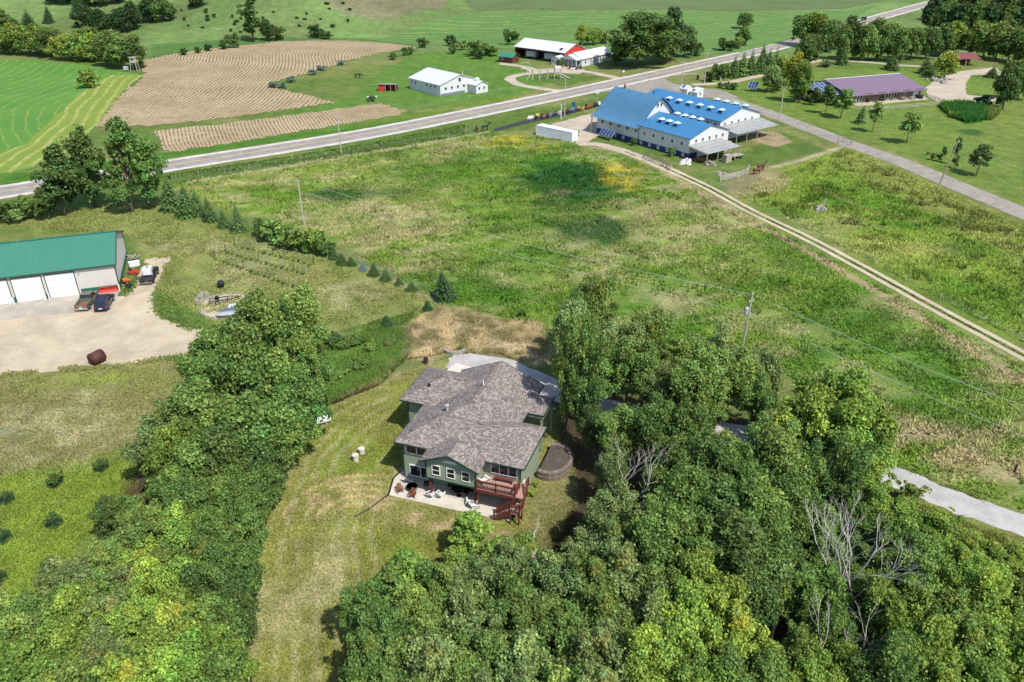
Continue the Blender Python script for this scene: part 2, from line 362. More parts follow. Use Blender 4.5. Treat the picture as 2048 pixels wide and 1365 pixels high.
# beaten tracks
def trail(pxs, width, col, op=.8):
    P = [G(a, b) for a, b in pxs]; best = np.full(len(gxf), 1e9)
    for a, b in zip(P[:-1], P[1:]):
        dx, dy = b.x-a.x, b.y-a.y; t = np.clip(((gxf-a.x)*dx+(gyf-a.y)*dy)/(dx*dx+dy*dy+1e-9), 0, 1)
        best = np.minimum(best, np.hypot(gxf-a.x-t*dx, gyf-a.y-t*dy))
    f = sst(1.5-best/width*(1+1.2*_w[1][0]))*op; gcol[:] += (col-gcol)*f[:, None]
trail([(380, 366), (500, 345), (700, 313), (860, 287), (975, 264)], .8, PALE)
trail([(1170, 292), (1250, 305), (1330, 345), (1420, 395), (1500, 440), (1620, 505), (1750, 580), (1880, 660), (2048, 765)], .7, STRAW*.95, .85)
trail([(880, 605), (780, 558), (720, 530)], .35, STRAW, .7)
trail([(640, 830), (700, 795), (800, 755)], .5, STRAW*.8, .5)
trail([(1545, 335), (1600, 322), (1690, 292)], .7, PALE, .9)
trail([(840, 222), (960, 215), (1075, 188)], .8, L3((.24, .22, .10)), .6)
trail([(1640, 380), (1760, 430), (1900, 455), (2048, 500)], .8, L3((.19, .165, .06)), .5)
trail([(1320, 60), (1345, 52), (1420, 60), (1500, 90)], 1.6, L3((.16, .18, .06)), .4)
gcol *= (1+far*(fbm(gxf, gyf, 45, 4, 55)-.5)*.7)[:, None]
gcol *= (.80+.40*n3)[:, None]*(.88+.24*n2)[:, None]
gcol = np.clip(gcol, .01, .6)
idx = np.arange(len(gxf)).reshape(len(gy), len(gx))
quads = np.stack([idx[:-1, :-1].ravel(), idx[:-1, 1:].ravel(), idx[1:, 1:].ravel(), idx[1:, :-1].ravel()], 1)
k = NT('grassland'); at = k.n('ShaderNodeVertexColor', layer_name='cover')
nz1 = k.noise(2.6, 6, rough=.75); nz2 = k.noise(.35, 5); nz3 = k.noise(9, 3)
v1 = k.ramp(nz1, [(.28, (.36, .40, .36)), (.5, (1, 1, 1)), (.72, (1.7, 1.6, 1.6))])
col = k.mix(1.0, at.outputs['Color'], v1, 'MULTIPLY'); col = k.mix(1.0, col, k.ramp(nz2, [(.35, (.78, .84, .8)), (.65, (1.2, 1.14, 1.2))]), 'MULTIPLY')
k.bump(k.math('ADD', nz1, k.math('MULTIPLY', nz3, .4)), .9, .35); M_ground = k.done(col, .95, .08)
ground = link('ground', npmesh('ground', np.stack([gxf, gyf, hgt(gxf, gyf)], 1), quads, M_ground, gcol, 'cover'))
tag(ground, kind='structure')
def gsample(x, y):
    i = np.clip(np.searchsorted(gx, x), 1, len(gx)-1); j = np.clip(np.searchsorted(gy, y), 1, len(gy)-1)
    return gcol[j*len(gx)+i]

# ---------------------------------------------------------------- draped sheets and roads
def poly_px(pxs): return [G(a, b) for a, b in pxs]
def sheet(name, pts, m, dz, step=4.0, rag=0.0, rowfn=None):
    rnd = random.Random(len(name)*7+len(pts)); B = []
    for a, b in zip(pts, pts[1:]+pts[:1]):
        L = math.hypot(b.x-a.x, b.y-a.y); n = max(1, int(L/(1.2 if rag else step)))
        nx, ny = (-(b.y-a.y)/max(L, 1e-6), (b.x-a.x)/max(L, 1e-6))
        for i in range(n):
            t = i/n; o = rnd.uniform(-rag, rag) if rag else 0
            B.append(Vector((a.x+(b.x-a.x)*t+nx*o, a.y+(b.y-a.y)*t+ny*o)))
    nb = len(B); px = np.array([p.x for p in B]); py = np.array([p.y for p in B])
    xs = np.arange(px.min(), px.max(), step); ys = np.arange(py.min(), py.max(), step)
    A, D = np.meshgrid(xs, ys); ins = inpoly(A.ravel(), D.ravel(), list(zip(px, py)))
    pts2 = B+[Vector((a, d)) for a, d in zip(A.ravel()[ins], D.ravel()[ins])]
    vs, es, fs, _, _, _ = geometry.delaunay_2d_cdt(pts2, [(i, (i+1) % nb) for i in range(nb)], [], 1, 1e-4)
    co = [(v.x, v.y, gz(v.x, v.y)+dz) for v in vs]
    me = bpy.data.meshes.new(name); me.from_pydata(co, [], fs)
    bm = bmesh.new(); bm.from_mesh(me)
    for f in bm.faces:
        if f.normal.z < 0: f.normal_flip()
    bm.to_mesh(me); bm.free(); me.materials.append(m)
    if rowfn:
        at = me.attributes.new('row', 'FLOAT', 'POINT')
        at.data.foreach_set('value', [float(rowfn(c[0], c[1])) for c in co])
    return tag(link(name, me), kind='structure')
def smooth_line(P, n=10):
    out = []
    for i in range(len(P)-1):
        p0, p1, p2, p3 = P[max(i-1, 0)], P[i], P[i+1], P[min(i+2, len(P)-1)]
        for j in range(n):
            t = j/n
            out.append(.5*((2*p1)+(p2-p0)*t+(2*p0-5*p1+4*p2-p3)*t*t+(3*p1-p0-3*p2+p3)*t**3))
    return out+[P[-1]]
def ribbon(name, line, width, m, dz, off=0.0, rag=0.0, mb=None):
    n = len(line); L = []; Rr = []; rnd = random.Random(n)
    for i, p in enumerate(line):
        d = line[min(i+1, n-1)]-line[max(i-1, 0)]; q = Vector((-d.y, d.x)).normalized()
        for side, lst in ((off+width/2, L), (off-width/2, Rr)):
            o = side+rnd.uniform(-rag, rag); x, y = p.x+q.x*o, p.y+q.y*o; lst.append((x, y, gz(x, y)+dz))
    own = mb is None; mb = mb or MB(); b = len(mb.v)
    mb.v += L+Rr; mb.f += [(b+i, b+n+i, b+n+i+1, b+i+1) for i in range(n-1)]
    return tag(mb.build(name, m), kind='structure') if own else mb
def surf(name, c, c2, scale, rough=.9, speck=0.0):
    k = NT(name); col = k.ramp(k.noise(scale, 7, rough=.7), [(.3, c), (.7, c2)]); col = k.mix(k.ramp(k.noise(scale*.35, 6, rough=.75, dist=1.5), [(.42, (0, 0, 0)), (.62, (.55,)*3)]), col, tuple(x*.72 for x in c))
    if speck:
        f = k.ramp(k.noise(scale*9, 3), [(.62, (0, 0, 0)), (.72, (1, 1, 1))]); col = k.mix(k.math('MULTIPLY', f, speck), col, tuple(x*.45 for x in c))
    k.bump(k.noise(scale*6, 4), .3, .05); return k.done(col, rough, .15)
M_asph = surf('asphalt', (.21, .19, .18), (.30, .275, .26), .35)
M_shoulder = surf('gravel_shoulder', (.42, .385, .34), (.56, .52, .47), .6)
M_gravel = surf('tan_gravel', (.37, .305, .215), (.475, .405, .30), .25, .95, .5)
M_lilac = surf('pale_gravel', (.31, .295, .285), (.425, .405, .39), .5, .95, .5)
M_yard = surf('barn_gravel', (.34, .285, .22), (.46, .395, .315), .3, .95, .4)
M_apron = surf('apron_concrete', (.30, .265, .225), (.42, .37, .32), .35, .9, .3)
M_patio = surf('patio_concrete', (.46, .41, .35), (.56, .50, .43), .8, .85, .15)
M_line = paint('road_line_yellow', (.50, .38, .12), .8, .3, 1.0)
M_old = surf('old_asphalt', (.215, .195, .165), (.305, .28, .24), .5, .9, .5)

hw = [G(a, b) for a, b in [(0, 385), (335, 332), (700, 274), (900, 236), (1090, 197), (1240, 165), (1380, 134), (1560, 92), (1733, 42), (1870, 4)]]
hw = [hw[0]+(hw[0]-hw[1])*5, hw[0]+(hw[0]-hw[1])*2]+hw+[hw[-1]+(hw[-1]-hw[-2])*1.2, hw[-1]+(hw[-1]-hw[-2])*4]
HW = smooth_line(hw, 14)
ribbon('highway_shoulder', HW, 10.6, M_shoulder, .035, 0, .18)
ribbon('highway', HW, 7.0, M_asph, .055)
ctr = MB(); ribbon('', HW, .22, None, .07, .22, 0, ctr); ribbon('', HW, .22, None, .07, -.22, 0, ctr)
tag(ctr.build('highway_centre_line', M_line), kind='structure')
sr = [G(a, b) for a, b in [(1310, 160), (1345, 172), (1400, 184), (1500, 214), (1620, 258), (1700, 289), (1800, 324), (1900, 366), (2048, 428)]]
sr += [sr[-1]+(sr[-1]-sr[-2])*2]
SR = smooth_line(sr, 10)
ribbon('side_road', SR, 6.2, M_old, .043, 0, .12)
sheet('road_junction', poly_px([(1290, 160), (1345, 146), (1400, 148), (1340, 153), (1322, 163), (1345, 172), (1440, 180), (1480, 196), (1400, 196), (1350, 196), (1290, 188), (1240, 182), (1190, 186), (1240, 172)]), M_old, .028, 6, .15)
lane = smooth_line([G(a, b) for a, b in [(1385, 170), (1450, 166), (1510, 154), (1560, 140), (1640, 122), (1720, 124), (1800, 131), (1870, 136), (1920, 150)]], 8)
ribbon('lane', lane, 3.4, M_yard, .022, 0, .15)
sheet('gravel_yard', poly_px([(1868, 163), (1905, 145), (1990, 135), (2010, 150), (1945, 150), (1932, 165), (1932, 190), (2000, 197), (1996, 204), (1930, 208), (1890, 212), (1858, 196), (1850, 176)]), M_yard, .03, 6, .3)
loop = smooth_line([G(a, b) for a, b in [(1145, 186), (1085, 178), (1040, 170), (1020, 158), (1040, 150), (1100, 144), (1140, 141), (1185, 146), (1240, 158)]], 8)
ribbon('loop_drive', loop, 3.8, M_yard, .024, 0, .2)
sheet('farmyard_gravel', poly_px([(1000, 124), (1060, 134), (1075, 140), (1130, 134), (1170, 140), (1160, 148), (1100, 146), (1060, 146), (1040, 134), (998, 130)]), M_yard, .018, 5, .4)
trk = [G(a, b) for a, b in [(1158, 288), (1200, 290), (1250, 304), (1290, 318), (1330, 336), (1420, 378), (1500, 422), (1620, 480), (1750, 550), (1880, 622), (2048, 712)]]
trk += [trk[-1]+(trk[-1]-trk[-2])*1.5]
TRK = smooth_line(trk, 10)
ribbon('barn_drive', TRK[:45], 3.4, M_yard, .02, 0, .25)
t2 = MB(); ribbon('', TRK[38:], .95, None, .032, .9, .07, t2); ribbon('', TRK[38:], .95, None, .032, -.9, .07, t2)
tag(t2.build('farm_track', M_gravel), kind='structure')
sheet('barn_forecourt', poly_px([(1100, 250), (1165, 232), (1205, 222), (1240, 225), (1240, 255), (1200, 270), (1160, 292), (1150, 286), (1160, 262)]), M_yard, .026, 4, .3)
sheet('gravel_lot', poly_px([(-200, 650), (0, 628), (200, 600), (250, 592), (272, 560), (292, 516), (340, 514), (332, 555), (314, 590), (318, 622), (342, 645), (385, 657), (460, 664), (470, 690), (375, 713), (220, 734), (120, 741), (0, 752), (-200, 775)]), M_gravel, .02, 5, .22)
sheet('concrete_apron', poly_px([(-200, 632), (0, 606), (158, 590), (242, 577), (223, 619), (0, 641), (-200, 664)]), M_apron, .036, 6)
drv = smooth_line([G(a, b) for a, b in [(900, 722), (990, 735), (1080, 765), (1150, 800), (1300, 835), (1450, 862), (1600, 900), (1720, 932), (1800, 958), (1900, 1000), (2048, 1052), (2200, 1110)]], 8)
ribbon('driveway', drv, 3.9, M_lilac, .03, 0, .25)
sheet('driveway_apron', poly_px([(896, 716), (935, 708), (1010, 716), (1075, 742), (1140, 775), (1150, 815), (1090, 800), (1010, 760), (900, 735)]), M_lilac, .022, 3, .25)
sheet('concrete_pad', poly_px([(893, 742), (912, 726), (950, 738), (930, 760)]), M_concrete, .04, 3)

def rowmat(name, soil, soil2, row, period, wid, gap=.0):
    k = NT(name); at = k.n('ShaderNodeAttribute', attribute_name='row'); n = k.noise(.5, 4)
    ph = k.math('ADD', k.math('DIVIDE', at.outputs['Fac'], period), k.math('MULTIPLY', k.noise(.05, 4), 1.6))
    t = k.math('ABSOLUTE', k.math('SUBTRACT', k.math('FRACT', ph), .5))
    f = k.math('LESS_THAN', t, wid/2); f = k.math('MULTIPLY', f, k.ramp(k.noise(.35, 6), [(.3+gap, (.05,)*3), (.62+gap, (1,)*3)]))
    col = k.mix(f, k.ramp(k.noise(.06, 6), [(.35, soil), (.65, soil2)]), row); k.bump(k.noise(3, 4), .5, .1); return k.done(col, .95, .05)
M_crop = rowmat('young_crop_rows', (.285, .215, .13), (.37, .285, .18), (.085, .09, .042), 1.3, .40)
M_hay = rowmat('mown_hay', (.070, .175, .034), (.095, .20, .040), (.20, .25, .07), 4.2, .16, .06)
M_far = rowmat('far_hay', (.070, .155, .040), (.10, .18, .050), (.25, .25, .11), 5.5, .2, .08)
M_far2 = rowmat('far_bean_field', (.075, .125, .045), (.10, .145, .055), (.14, .13, .075), 3.2, .35, .05)
def crow(x, y): return x*.93+y*.05+3.2*math.sin(y*.04+.6+x*.012)+.9*math.sin(y*.1+x*.02)
sheet('crop_field', poly_px([(192, 255), (215, 225), (240, 190), (275, 168), (288, 150), (288, 122), (330, 112), (420, 98), (560, 84), (700, 82), (790, 88), (838, 97), (770, 105), (700, 120), (640, 140), (545, 165), (560, 180), (620, 192), (672, 206), (560, 222), (430, 240), (310, 252)]), M_crop, .10, 4, 1.1, crow)
sheet('crop_strip', poly_px([(305, 262), (430, 250), (560, 234), (700, 215), (760, 207), (815, 224), (790, 232), (700, 246), (560, 270), (430, 292), (335, 305)]), M_crop, .06, 4, 1.0, lambda x, y: 1.5*(x*.8+y*.45)+3*math.sin(y*.07))
sheet('house_terrace', poly_px([(1700, 208), (1712, 203), (1850, 193), (1858, 199), (1790, 206), (1720, 213)]), M_yard, .02, 4, .2)
hl = sheet('hay_field', poly_px([(-120, 120), (60, 120), (180, 132), (225, 142), (285, 150), (238, 190), (190, 258), (140, 300), (60, 340), (0, 352), (-200, 380), (-300, 250)]), M_hay, .08, 5, .5, lambda x, y: x*.974+y*.226+7*math.sin(y*.03)+4*math.sin(y*.07+x*.02))
sheet('hay_edge', poly_px([(285, 152), (240, 190), (195, 250), (120, 318), (20, 345), (-60, 356), (-60, 330), (50, 290), (112, 232), (160, 188), (222, 150)]), rowmat('mown_edge', (.135, .20, .036), (.17, .22, .046), (.30, .30, .11), 3.4, .3, .02), .105, 5, .5, lambda x, y: x*.974+y*.226+1.5*math.sin(y*.05))
sheet('far_field', poly_px([(740, 80), (850, 45), (960, 26), (1150, 24), (1400, 24), (1700, 22), (1760, 8), (1690, 45), (1600, 76), (1480, 105), (1400, 112), (1200, 104), (1000, 98), (860, 92)]), M_far, .09, 6, .5, lambda x, y: y*.9-x*.22+10*math.sin(x*.03)+4*math.sin(y*.05))
sheet('bean_field', poly_px([(960, 22), (1150, 21), (1400, 21), (1690, 18), (1770, 2), (1850, -22), (1500, -40), (950, -40), (930, 5)]), M_far2, .09, 8, .5, lambda x, y: y*.8+x*.1)

# ---------------------------------------------------------------- buildings
_win = {}
def window(parent, u, v, z, wd, ht, rz=0.0, bars=0, cross=False, fr=.09, name='window', mframe=None):
    """framed window; centre (u, v, z) on the wall face, rz turns it (0 faces -v)"""
    key = (wd, ht, bars, cross, fr)
    if key not in _win:
        f = MB(); p = MB(); h = ht/2; a = wd/2
        f.box(-a, a, -.07, .03, h-fr, h); f.box(-a, a, -.07, .03, -h, -h+fr)
        f.box(-a, -a+fr, -.066, .026, -h+fr, h-fr); f.box(a-fr, a, -.066, .026, -h+fr, h-fr)
        for i in range(bars):
            c = -a+wd*(i+1)/(bars+1); f.box(c-fr/2, c+fr/2, -.064, .022, -h+fr, h-fr)
        if cross: f.box(-a+fr, a-fr, -.06, .018, -fr*.3, fr*.3)
        p.box(-a+fr*.5, a-fr*.5, -.03, .01, -h+fr*.5, h-fr*.5)
        _win[key] = (f.mesh('window', mframe or M_trim), p.mesh('pane', M_glass))
    o = link(name, _win[key][0], parent, (u, v, z), rz); link('pane', _win[key][1], o); return o
def gable_walls(mb, u0, u1, v0, v1, ze, zr, axis='u'):
    if axis == 'u': mb.prism([(v0, 0), (v1, 0), (v1, ze), ((v0+v1)/2, zr), (v0, ze)], 'u', u0, u1)
    else: mb.prism([(u0, 0), (u1, 0), (u1, ze), ((u0+u1)/2, zr), (u0, ze)], 'v', v0, v1)
    return mb
def gable_roof(mb, a0, a1, b0, b1, ze, zr, axis='u', th=.16, ov=.4):
    """two sloping slabs; a along the ridge, b across"""
    m = (b0+b1)/2; sl = (zr-ze)/(m-b0); e = .06
    for s in (-1, 1):
        bo = m+s*((b1-b0)/2+ov); zo = ze-sl*ov
        prof = [(bo, zo+e), (m, zr+e), (m, zr+e+th), (bo, zo+e+th)]
        mb.prism(prof, axis, a0-ov, a1+ov)
    return mb
def frame_at(o, p, origin='o'):
    a = G(*o); b = G(*p); return a, math.atan2(b.y-a.y, b.x-a.x)

# --- materials of the houses
def shingles(name, sw):
    k = NT(name); co = k.coord(); mp = k.n('ShaderNodeMapping'); k.l(co, mp.inputs[0])
    if sw: mp.inputs['Rotation'].default_value = (0, 0, R_(90))
    br = k.n('ShaderNodeTexBrick'); k.l(mp.outputs[0], br.inputs[0]); br.inputs['Scale'].default_value = 1
    br.inputs['Brick Width'].default_value = .30; br.inputs['Row Height'].default_value = .16; br.inputs['Mortar Size'].default_value = .012; br.inputs['Bias'].default_value = 0
    br.inputs[1].default_value = (0, 0, 0, 1); br.inputs[2].default_value = (1, 1, 1, 1); br.inputs[3].default_value = (.15, .15, .15, 1)
    c = k.ramp(br.outputs[0], [(0, (.115, .096, .09)), (.35, (.165, .14, .13)), (.65, (.215, .188, .175)), (1, (.30, .265, .25))])
    c = k.mix(1.0, c, k.ramp(k.noise(.5, 5), [(.3, (.86, .85, .85)), (.7, (1.14, 1.12, 1.1))]), 'MULTIPLY')
    return k.done(c, .92, .12)
M_sh_u, M_sh_v = shingles('shingle_roof', False), shingles('shingle_roof_turned', True)
def siding(name, c):
    k = NT(name); sep = k.n('ShaderNodeSeparateXYZ'); k.l(k.coord(), sep.inputs[0])
    t = k.math('FRACT', k.math('DIVIDE', sep.outputs[2], .2)); ed = k.math('LESS_THAN', t, .16)
    b = k.ramp(k.noise(1.2, 4), [(.3, tuple(x*.92 for x in c)), (.7, tuple(x*1.08 for x in c))])
    return k.done(k.mix(ed, b, tuple(x*.62 for x in c)), .7, .2)
M_green = siding('green_lap_siding', (.255, .300, .215)); M_dgreen = paint('dark_green_trim', (.02, .05, .035), .5)
M_cedar = paint('red_stained_wood', (.12, .032, .026), .6, .2, 6); M_deck = ribbed('deck_boards', (.33, .21, .165), .3, 0, .7, .02, .15, .6)

# --- the green house
HU = R_(-19.0); HO = G(811, 955)
house = thing('green_house', 'large green lap-sided house with mottled brown shingle roofs and red wooden deck', 'house', HO, HU)
def hp(u, v, z=0): return HO+Vector((u*math.cos(HU)-v*math.sin(HU), u*math.sin(HU)+v*math.cos(HU), z))
wl = MB(); wl.box(0, 13.2, 0, 6.6, -.3, 5.0); wl.build('wall', M_green, house)
wl = MB(); wl.box(-3.1, 1.5, 7.6, 14.2, -.3, 5.0); wl.build('wall', M_green, house)
wl = MB(); gable_walls(wl, 1.2, 10.3, 6.6, 14.9, 5.0, 7.0, 'v'); wl.build('wall', M_green, house)
wl = MB(); wl.prism([(3.6, 2.55), (9.15, 2.55), (9.15, 4.95), (6.38, 6.12), (3.6, 4.95)], 'v', -2.1, 0.02); wl.build('wall', M_green, house)
def hip(name, u0, u1, v0, v1, ze, pitch, ends=('h', 'h'), th=.2, axis='u'):
    """hipped or gabled roof solid over a rectangle of eaves, split into two meshes by slope direction"""
    A, B = MB(), MB()
    if axis == 'u': T = lambda a, b, z: (a, b, z)
    else: T = lambda a, b, z: (b, a, z); u0, u1, v0, v1 = v0, v1, u0, u1
    m = (v0+v1)/2; zr = ze+(m-v0)*pitch; h = m-v0
    r0 = u0+h if ends[0] == 'h' else u0; r1 = u1-h if ends[1] == 'h' else u1
    a, b, c, d = (u0, v0), (u1, v0), (u1, v1), (u0, v1)
    A.poly([T(*a, ze), T(*b, ze), T(r1, m, zr), T(r0, m, zr)]); A.poly([T(*c, ze), T(*d, ze), T(r0, m, zr), T(r1, m, zr)])
    if ends[1] == 'h': B.poly([T(*b, ze), T(*c, ze), T(r1, m, zr)])
    if ends[0] == 'h': B.poly([T(*d, ze), T(*a, ze), T(r0, m, zr)])
    gab = 'g' in ends
    for i, (p, q) in enumerate(((a, b), (b, c), (c, d), (d, a))):
        if i in (1, 3) and ends[1 if i == 1 else 0] == 'g': continue
        A.poly([T(*p, ze-th), T(*q, ze-th), T(*q, ze), T(*p, ze)])
    if not gab: A.poly([T(*a, ze-th), T(*b, ze-th), T(*c, ze-th), T(*d, ze-th)])
    mu, mv = (M_sh_u, M_sh_v) if axis == 'u' else (M_sh_v, M_sh_u)
    o = A.build(name, mu, house); me = B.mesh(name, mv)
    # join the second slope material into the same mesh
    bm = bmesh.new(); bm.from_mesh(o.data); n0 = len(bm.faces); bm.from_mesh(me)
    bm.faces.ensure_lookup_table()
    for f in bm.faces[n0:]: f.material_index = 1
    bm.to_mesh(o.data); bm.free(); o.data.materials.append(mv); return o
hip('roof', -.7, 13.8, -.6, 7.2, 5.05, .42)
hip('roof', -3.75, 5.6, 7.0, 14.8, 5.03, .42, ('h', 'g'))
mr = hip('roof', .5, 11.0, 1.0, 15.4, 5.0, .44, ('h', 'g'), axis='v')
hip('roof', 3.1, 9.65, -2.65, 3.0, 4.92, .42, ('g', 'h'), axis='v')
hip('roof', 9.8, 12.9, 9.2, 13.6, 4.75, .3, ('g', 'h'), .2)
gt = MB()
for p, q in (((-.7, -.62), (3.1, -.62)), ((9.7, -.62), (13.8, -.62)), ((-.72, -.6), (-.72, 7.0)), ((13.82, -.6), (13.82, 7.2)), ((-3.75, 6.98), (-.7, 6.98)), ((-3.77, 7), (-3.77, 14.8)), ((11.02, 7.2), (11.02, 9.2)), ((11.02, 13.6), (11.02, 15.4)), ((10.9, 9.18), (12.9, 9.18)), ((12.92, 9.2), (12.92, 13.6))):
    gt = MB(); gt.bar((*p, 4.95), (*q, 4.95), .12, .14); gt.build('gutter', M_dgreen, house)
for p in ((-.02, -.06), (-3.0, 7.5), (13.25, -.06)): gt = MB(); gt.bar((*p, 0), (*p, 4.88), .1); gt.build('downpipe', M_dgreen, house)
for s in (-1, 1):
    for a, b in (((6.375+s*.02, -2.67, 6.23), (6.375+s*3.3, -2.67, 4.84)), ((5.75+s*.02, 15.42, 7.22), (5.75+s*5.3, 15.42, 4.92))): rk = MB(); rk.bar(a, b, .06, .2); rk.build('rake_board', M_dgreen, house)
rc = MB(); rc.bar((7.4, 3.3, 6.73), (9.85, 3.3, 6.73), .28, .07); rc.bar((.1, 10.9, 6.69), (3.2, 10.9, 6.69), .28, .07); rc.bar((5.75, 5.9, 7.34), (5.75, 15.3, 7.34), .28, .07); rc.build('ridge_cap', M_sh_u, house)
vt = MB(); vt.cyl((3.0, 5.2, 5.9), .12, .85, 8); vt.cyl((3.0, 5.2, 6.72), .24, .12, 8); vt.build('roof_vent', M_steel, house)
vt = MB(); vt.cyl((5.6, 9.6, 6.9), .07, 1.0, 8); vt.build('plumbing_vent', M_white, house)
vt = MB(); vt.box(-1.2, -.9, 9.2, 9.5, 6.0, 6.25); vt.build('roof_vent', M_dark, house)
for u, wd, z, ht, bars in ((1.6, 2.5, 4.05, 1.15, 1), (1.9, 2.6, 1.25, 1.5, 1)): window(house, u, -.02, z, wd, ht, 0, bars, ht < 1)
for u in (4.75, 6.4, 8.05): window(house, u, -2.12, 3.75, .95, 1.3, 0, 0, True)
window(house, 11.45, -.02, 3.95, 2.9, 1.35, 0, 2)
sl = MB(); sl.box(5.0, 8.0, -.03, .02, .1, 2.15); sl.build('patio_door', M_glass, house)
lv = MB(); lv.hexa([(5.55, -2.16, 5.0), (7.2, -2.16, 5.0), (6.9, -2.16, 5.25), (5.85, -2.16, 5.25)], [(5.55, -2.11, 5.0), (7.2, -2.11, 5.0), (6.9, -2.11, 5.25), (5.85, -2.11, 5.25)]); lv.build('gable_vent', M_trim, house)
bt = MB(); bt.box(3.55, 9.2, -2.16, -2.1, 2.45, 2.62); bt.box(3.55, 3.68, -2.15, -2.09, 2.62, 4.9); bt.box(9.08, 9.21, -2.15, -2.09, 2.62, 4.9); bt.build('corner_trim', M_dgreen, house)
window(house, 13.21, 1.0, 1.1, .9, 1.9, R_(90))
for u in (3.9, 8.9): pb = MB(); pb.box(u-.15, u+.15, -1.9, -1.6, 0, 2.5); pb.build('porch_post', M_cedar, house)
for u, v in ((12.6, 9.4), (12.6, 13.3)): pb = MB(); pb.box(u-.12, u+.12, v-.12, v+.12, 0, 4.6); pb.build('porch_post', M_green, house)
# deck, stairs and railings
dk = MB(); dk.box(9.25, 14.2, -2.3, -.02, 2.56, 2.72); deck = dk.build('deck', M_deck, house)
def railing(mb, p, q, h=1.0, n=None):
    p = Vector(p); q = Vector(q); up = Vector((0, 0, 1)); L = (q-p).length; n = n or int(L/.17)
    mb.bar(p+up*h, q+up*h, .14, .06); mb.bar(p+up*(h-.12), q+up*(h-.12), .05, .08); mb.bar(p+up*.12, q+up*.12, .05, .08)
    for i in range(1, n): a = p+(q-p)*i/n; mb.bar(a+up*.12, a+up*(h-.1), .045)
    for a in (p, q): mb.bar(a-up*.25, a+up*(h+.1), .12)
    return mb
r = MB(); railing(r, (9.3, -2.25, 2.72), (11.35, -2.25, 2.72)); railing(r, (11.35, -2.25, 2.72), (13.35, -2.25, 2.72)); r.build('railing', M_cedar, deck)
r = MB(); railing(r, (13.4, -2.25, 2.72), (13.4, -.9, 2.72)); r.build('railing', M_cedar, deck)
r = MB(); railing(r, (14.15, -.15, 2.72), (14.15, -.8, 2.72)); r.build('railing', M_cedar, deck)
r = MB(); railing(r, (14.2, -.8, 2.72), (14.2, -2.25, 1.45), .95); railing(r, (13.42, -.8, 2.72), (13.42, -2.25, 1.45), .95); railing(r, (14.2, -2.25, 1.45), (14.2, -3.3, 1.45), .95); railing(r, (14.2, -3.3, 1.45), (13.2, -3.3, 1.45), .95)
railing(r, (13.2, -3.3, 1.45), (11.5, -3.3, .05), .95); railing(r, (13.2, -2.3, 1.45), (11.5, -2.3, .05), .95); r.build('stair_railing', M_cedar, deck)
sm = MB(); sm.box(13.2, 14.2, -3.3, -2.28, 1.3, 1.42)
for i in range(6): sm.box(13.44, 14.18, -1.02-.23*i, -.8-.23*i, 2.48-.2*i, 2.54-.2*i)
for i in range(7): sm.box(12.95-.23*i, 13.18-.23*i, -3.28, -2.32, 1.2-.19*i, 1.26-.19*i)
sm.build('stair_treads', M_deck, deck)
st = MB()
for u in (13.42, 14.2): st.bar((u, -.75, 2.6), (u, -2.3, 1.25), .06, .28)
for v in (-3.3, -2.3): st.bar((13.2, v, 1.3), (11.5, v, -.05), .06, .28)
st.box(9.2, 13.45, -2.4, -2.28, 2.38, 2.7); st.build('stringer', M_cedar, deck)
for u, v, z in ((13.25, -3.3, 1.4), (14.15, -3.3, 1.4), (14.15, -2.3, 2.6), (13.35, -2.2, 2.6), (9.4, -2.2, 2.6)):
    pb = MB(); pb.bar((u, v, -.1), (u, v, z), .14); pb.build('deck_post', M_cedar, deck)
pt = MB(); pt.poly([hp(*p, .02) for p in ((-.9, .9), (-1.1, -.5), (-.3, -3.3), (6, -3.25), (13.0, -3.0), (13.1, 0), (0, 0), (-.05, .9))]); tag(pt.build('patio', M_patio), kind='structure')
dp = MB(); dp.tube([hp(-.95, .7, .06), hp(-1.15, -.6, .06), hp(-.4, -3.3, .06), hp(-1.2, -5.8, .05), hp(-2.1, -7.6, .05)], .09, 6)
tag(dp.build('drain_pipe', M_black), 'long black drain pipe running from the patio across the lawn', 'pipe')

# --- green-roofed storage building with overhead doors
M_groof = ribbed('green_metal_roof', (.042, .165, .115), .92, 0, .5, .012, .05, .93); M_tan = ribbed('tan_metal_wall', (.50, .47, .435), .9, 0, .5, .01, .04, .96)
M_tan_lit = ribbed('tan_metal_wall_turned_lightened', (.56, .53, .495), .9, 1, .5, .01, .04, .96); M_wains = ribbed('green_metal_wainscot', (.02, .12, .075), .9, 0, .5, .02)  # turned copy is lightened in colour because the sun only grazes the gable
GO, GR = frame_at((0, 610), (158, 590))
shed = thing('storage_building', 'long tan metal shed with green roof and white overhead doors', 'shed', GO, GR)
wl = MB(); gable_walls(wl, -16, 17.3, 0, 14.9, 4.55, 7.2); wl.build('wall', M_tan, shed)
gw = MB(); gw.prism([(0.02, 1.0), (14.88, 1.0), (14.88, 4.5), (7.45, 7.12), (.02, 4.5)], 'u', 17.3, 17.34); gw.build('gable_cladding', M_tan_lit, shed)
rf = MB(); gable_roof(rf, -16, 17.3, 0, 14.9, 4.55, 7.2, 'u', .1, .32); roofo = rf.build('roof', M_groof, shed)
rc = MB(); rc.bar((-16.3, 7.45, 7.37), (17.65, 7.45, 7.37), .5, .05)
rc.build('ridge_cap', M_wains, roofo)
tr = MB(); tr.bar((-16.3, -.36, 4.42), (17.64, -.36, 4.42), .1, .16)
for v in (-.36, 15.26): tr.bar((17.66, v, 4.42), (17.66, 7.45, 7.2), .08, .2)
tr.bar((17.36, -.04, 0), (17.36, -.04, 4.4), .14); tr.bar((17.36, 14.94, 0), (17.36, 14.94, 4.4), .14); tr.build('dark_trim', M_dgreen, shed)
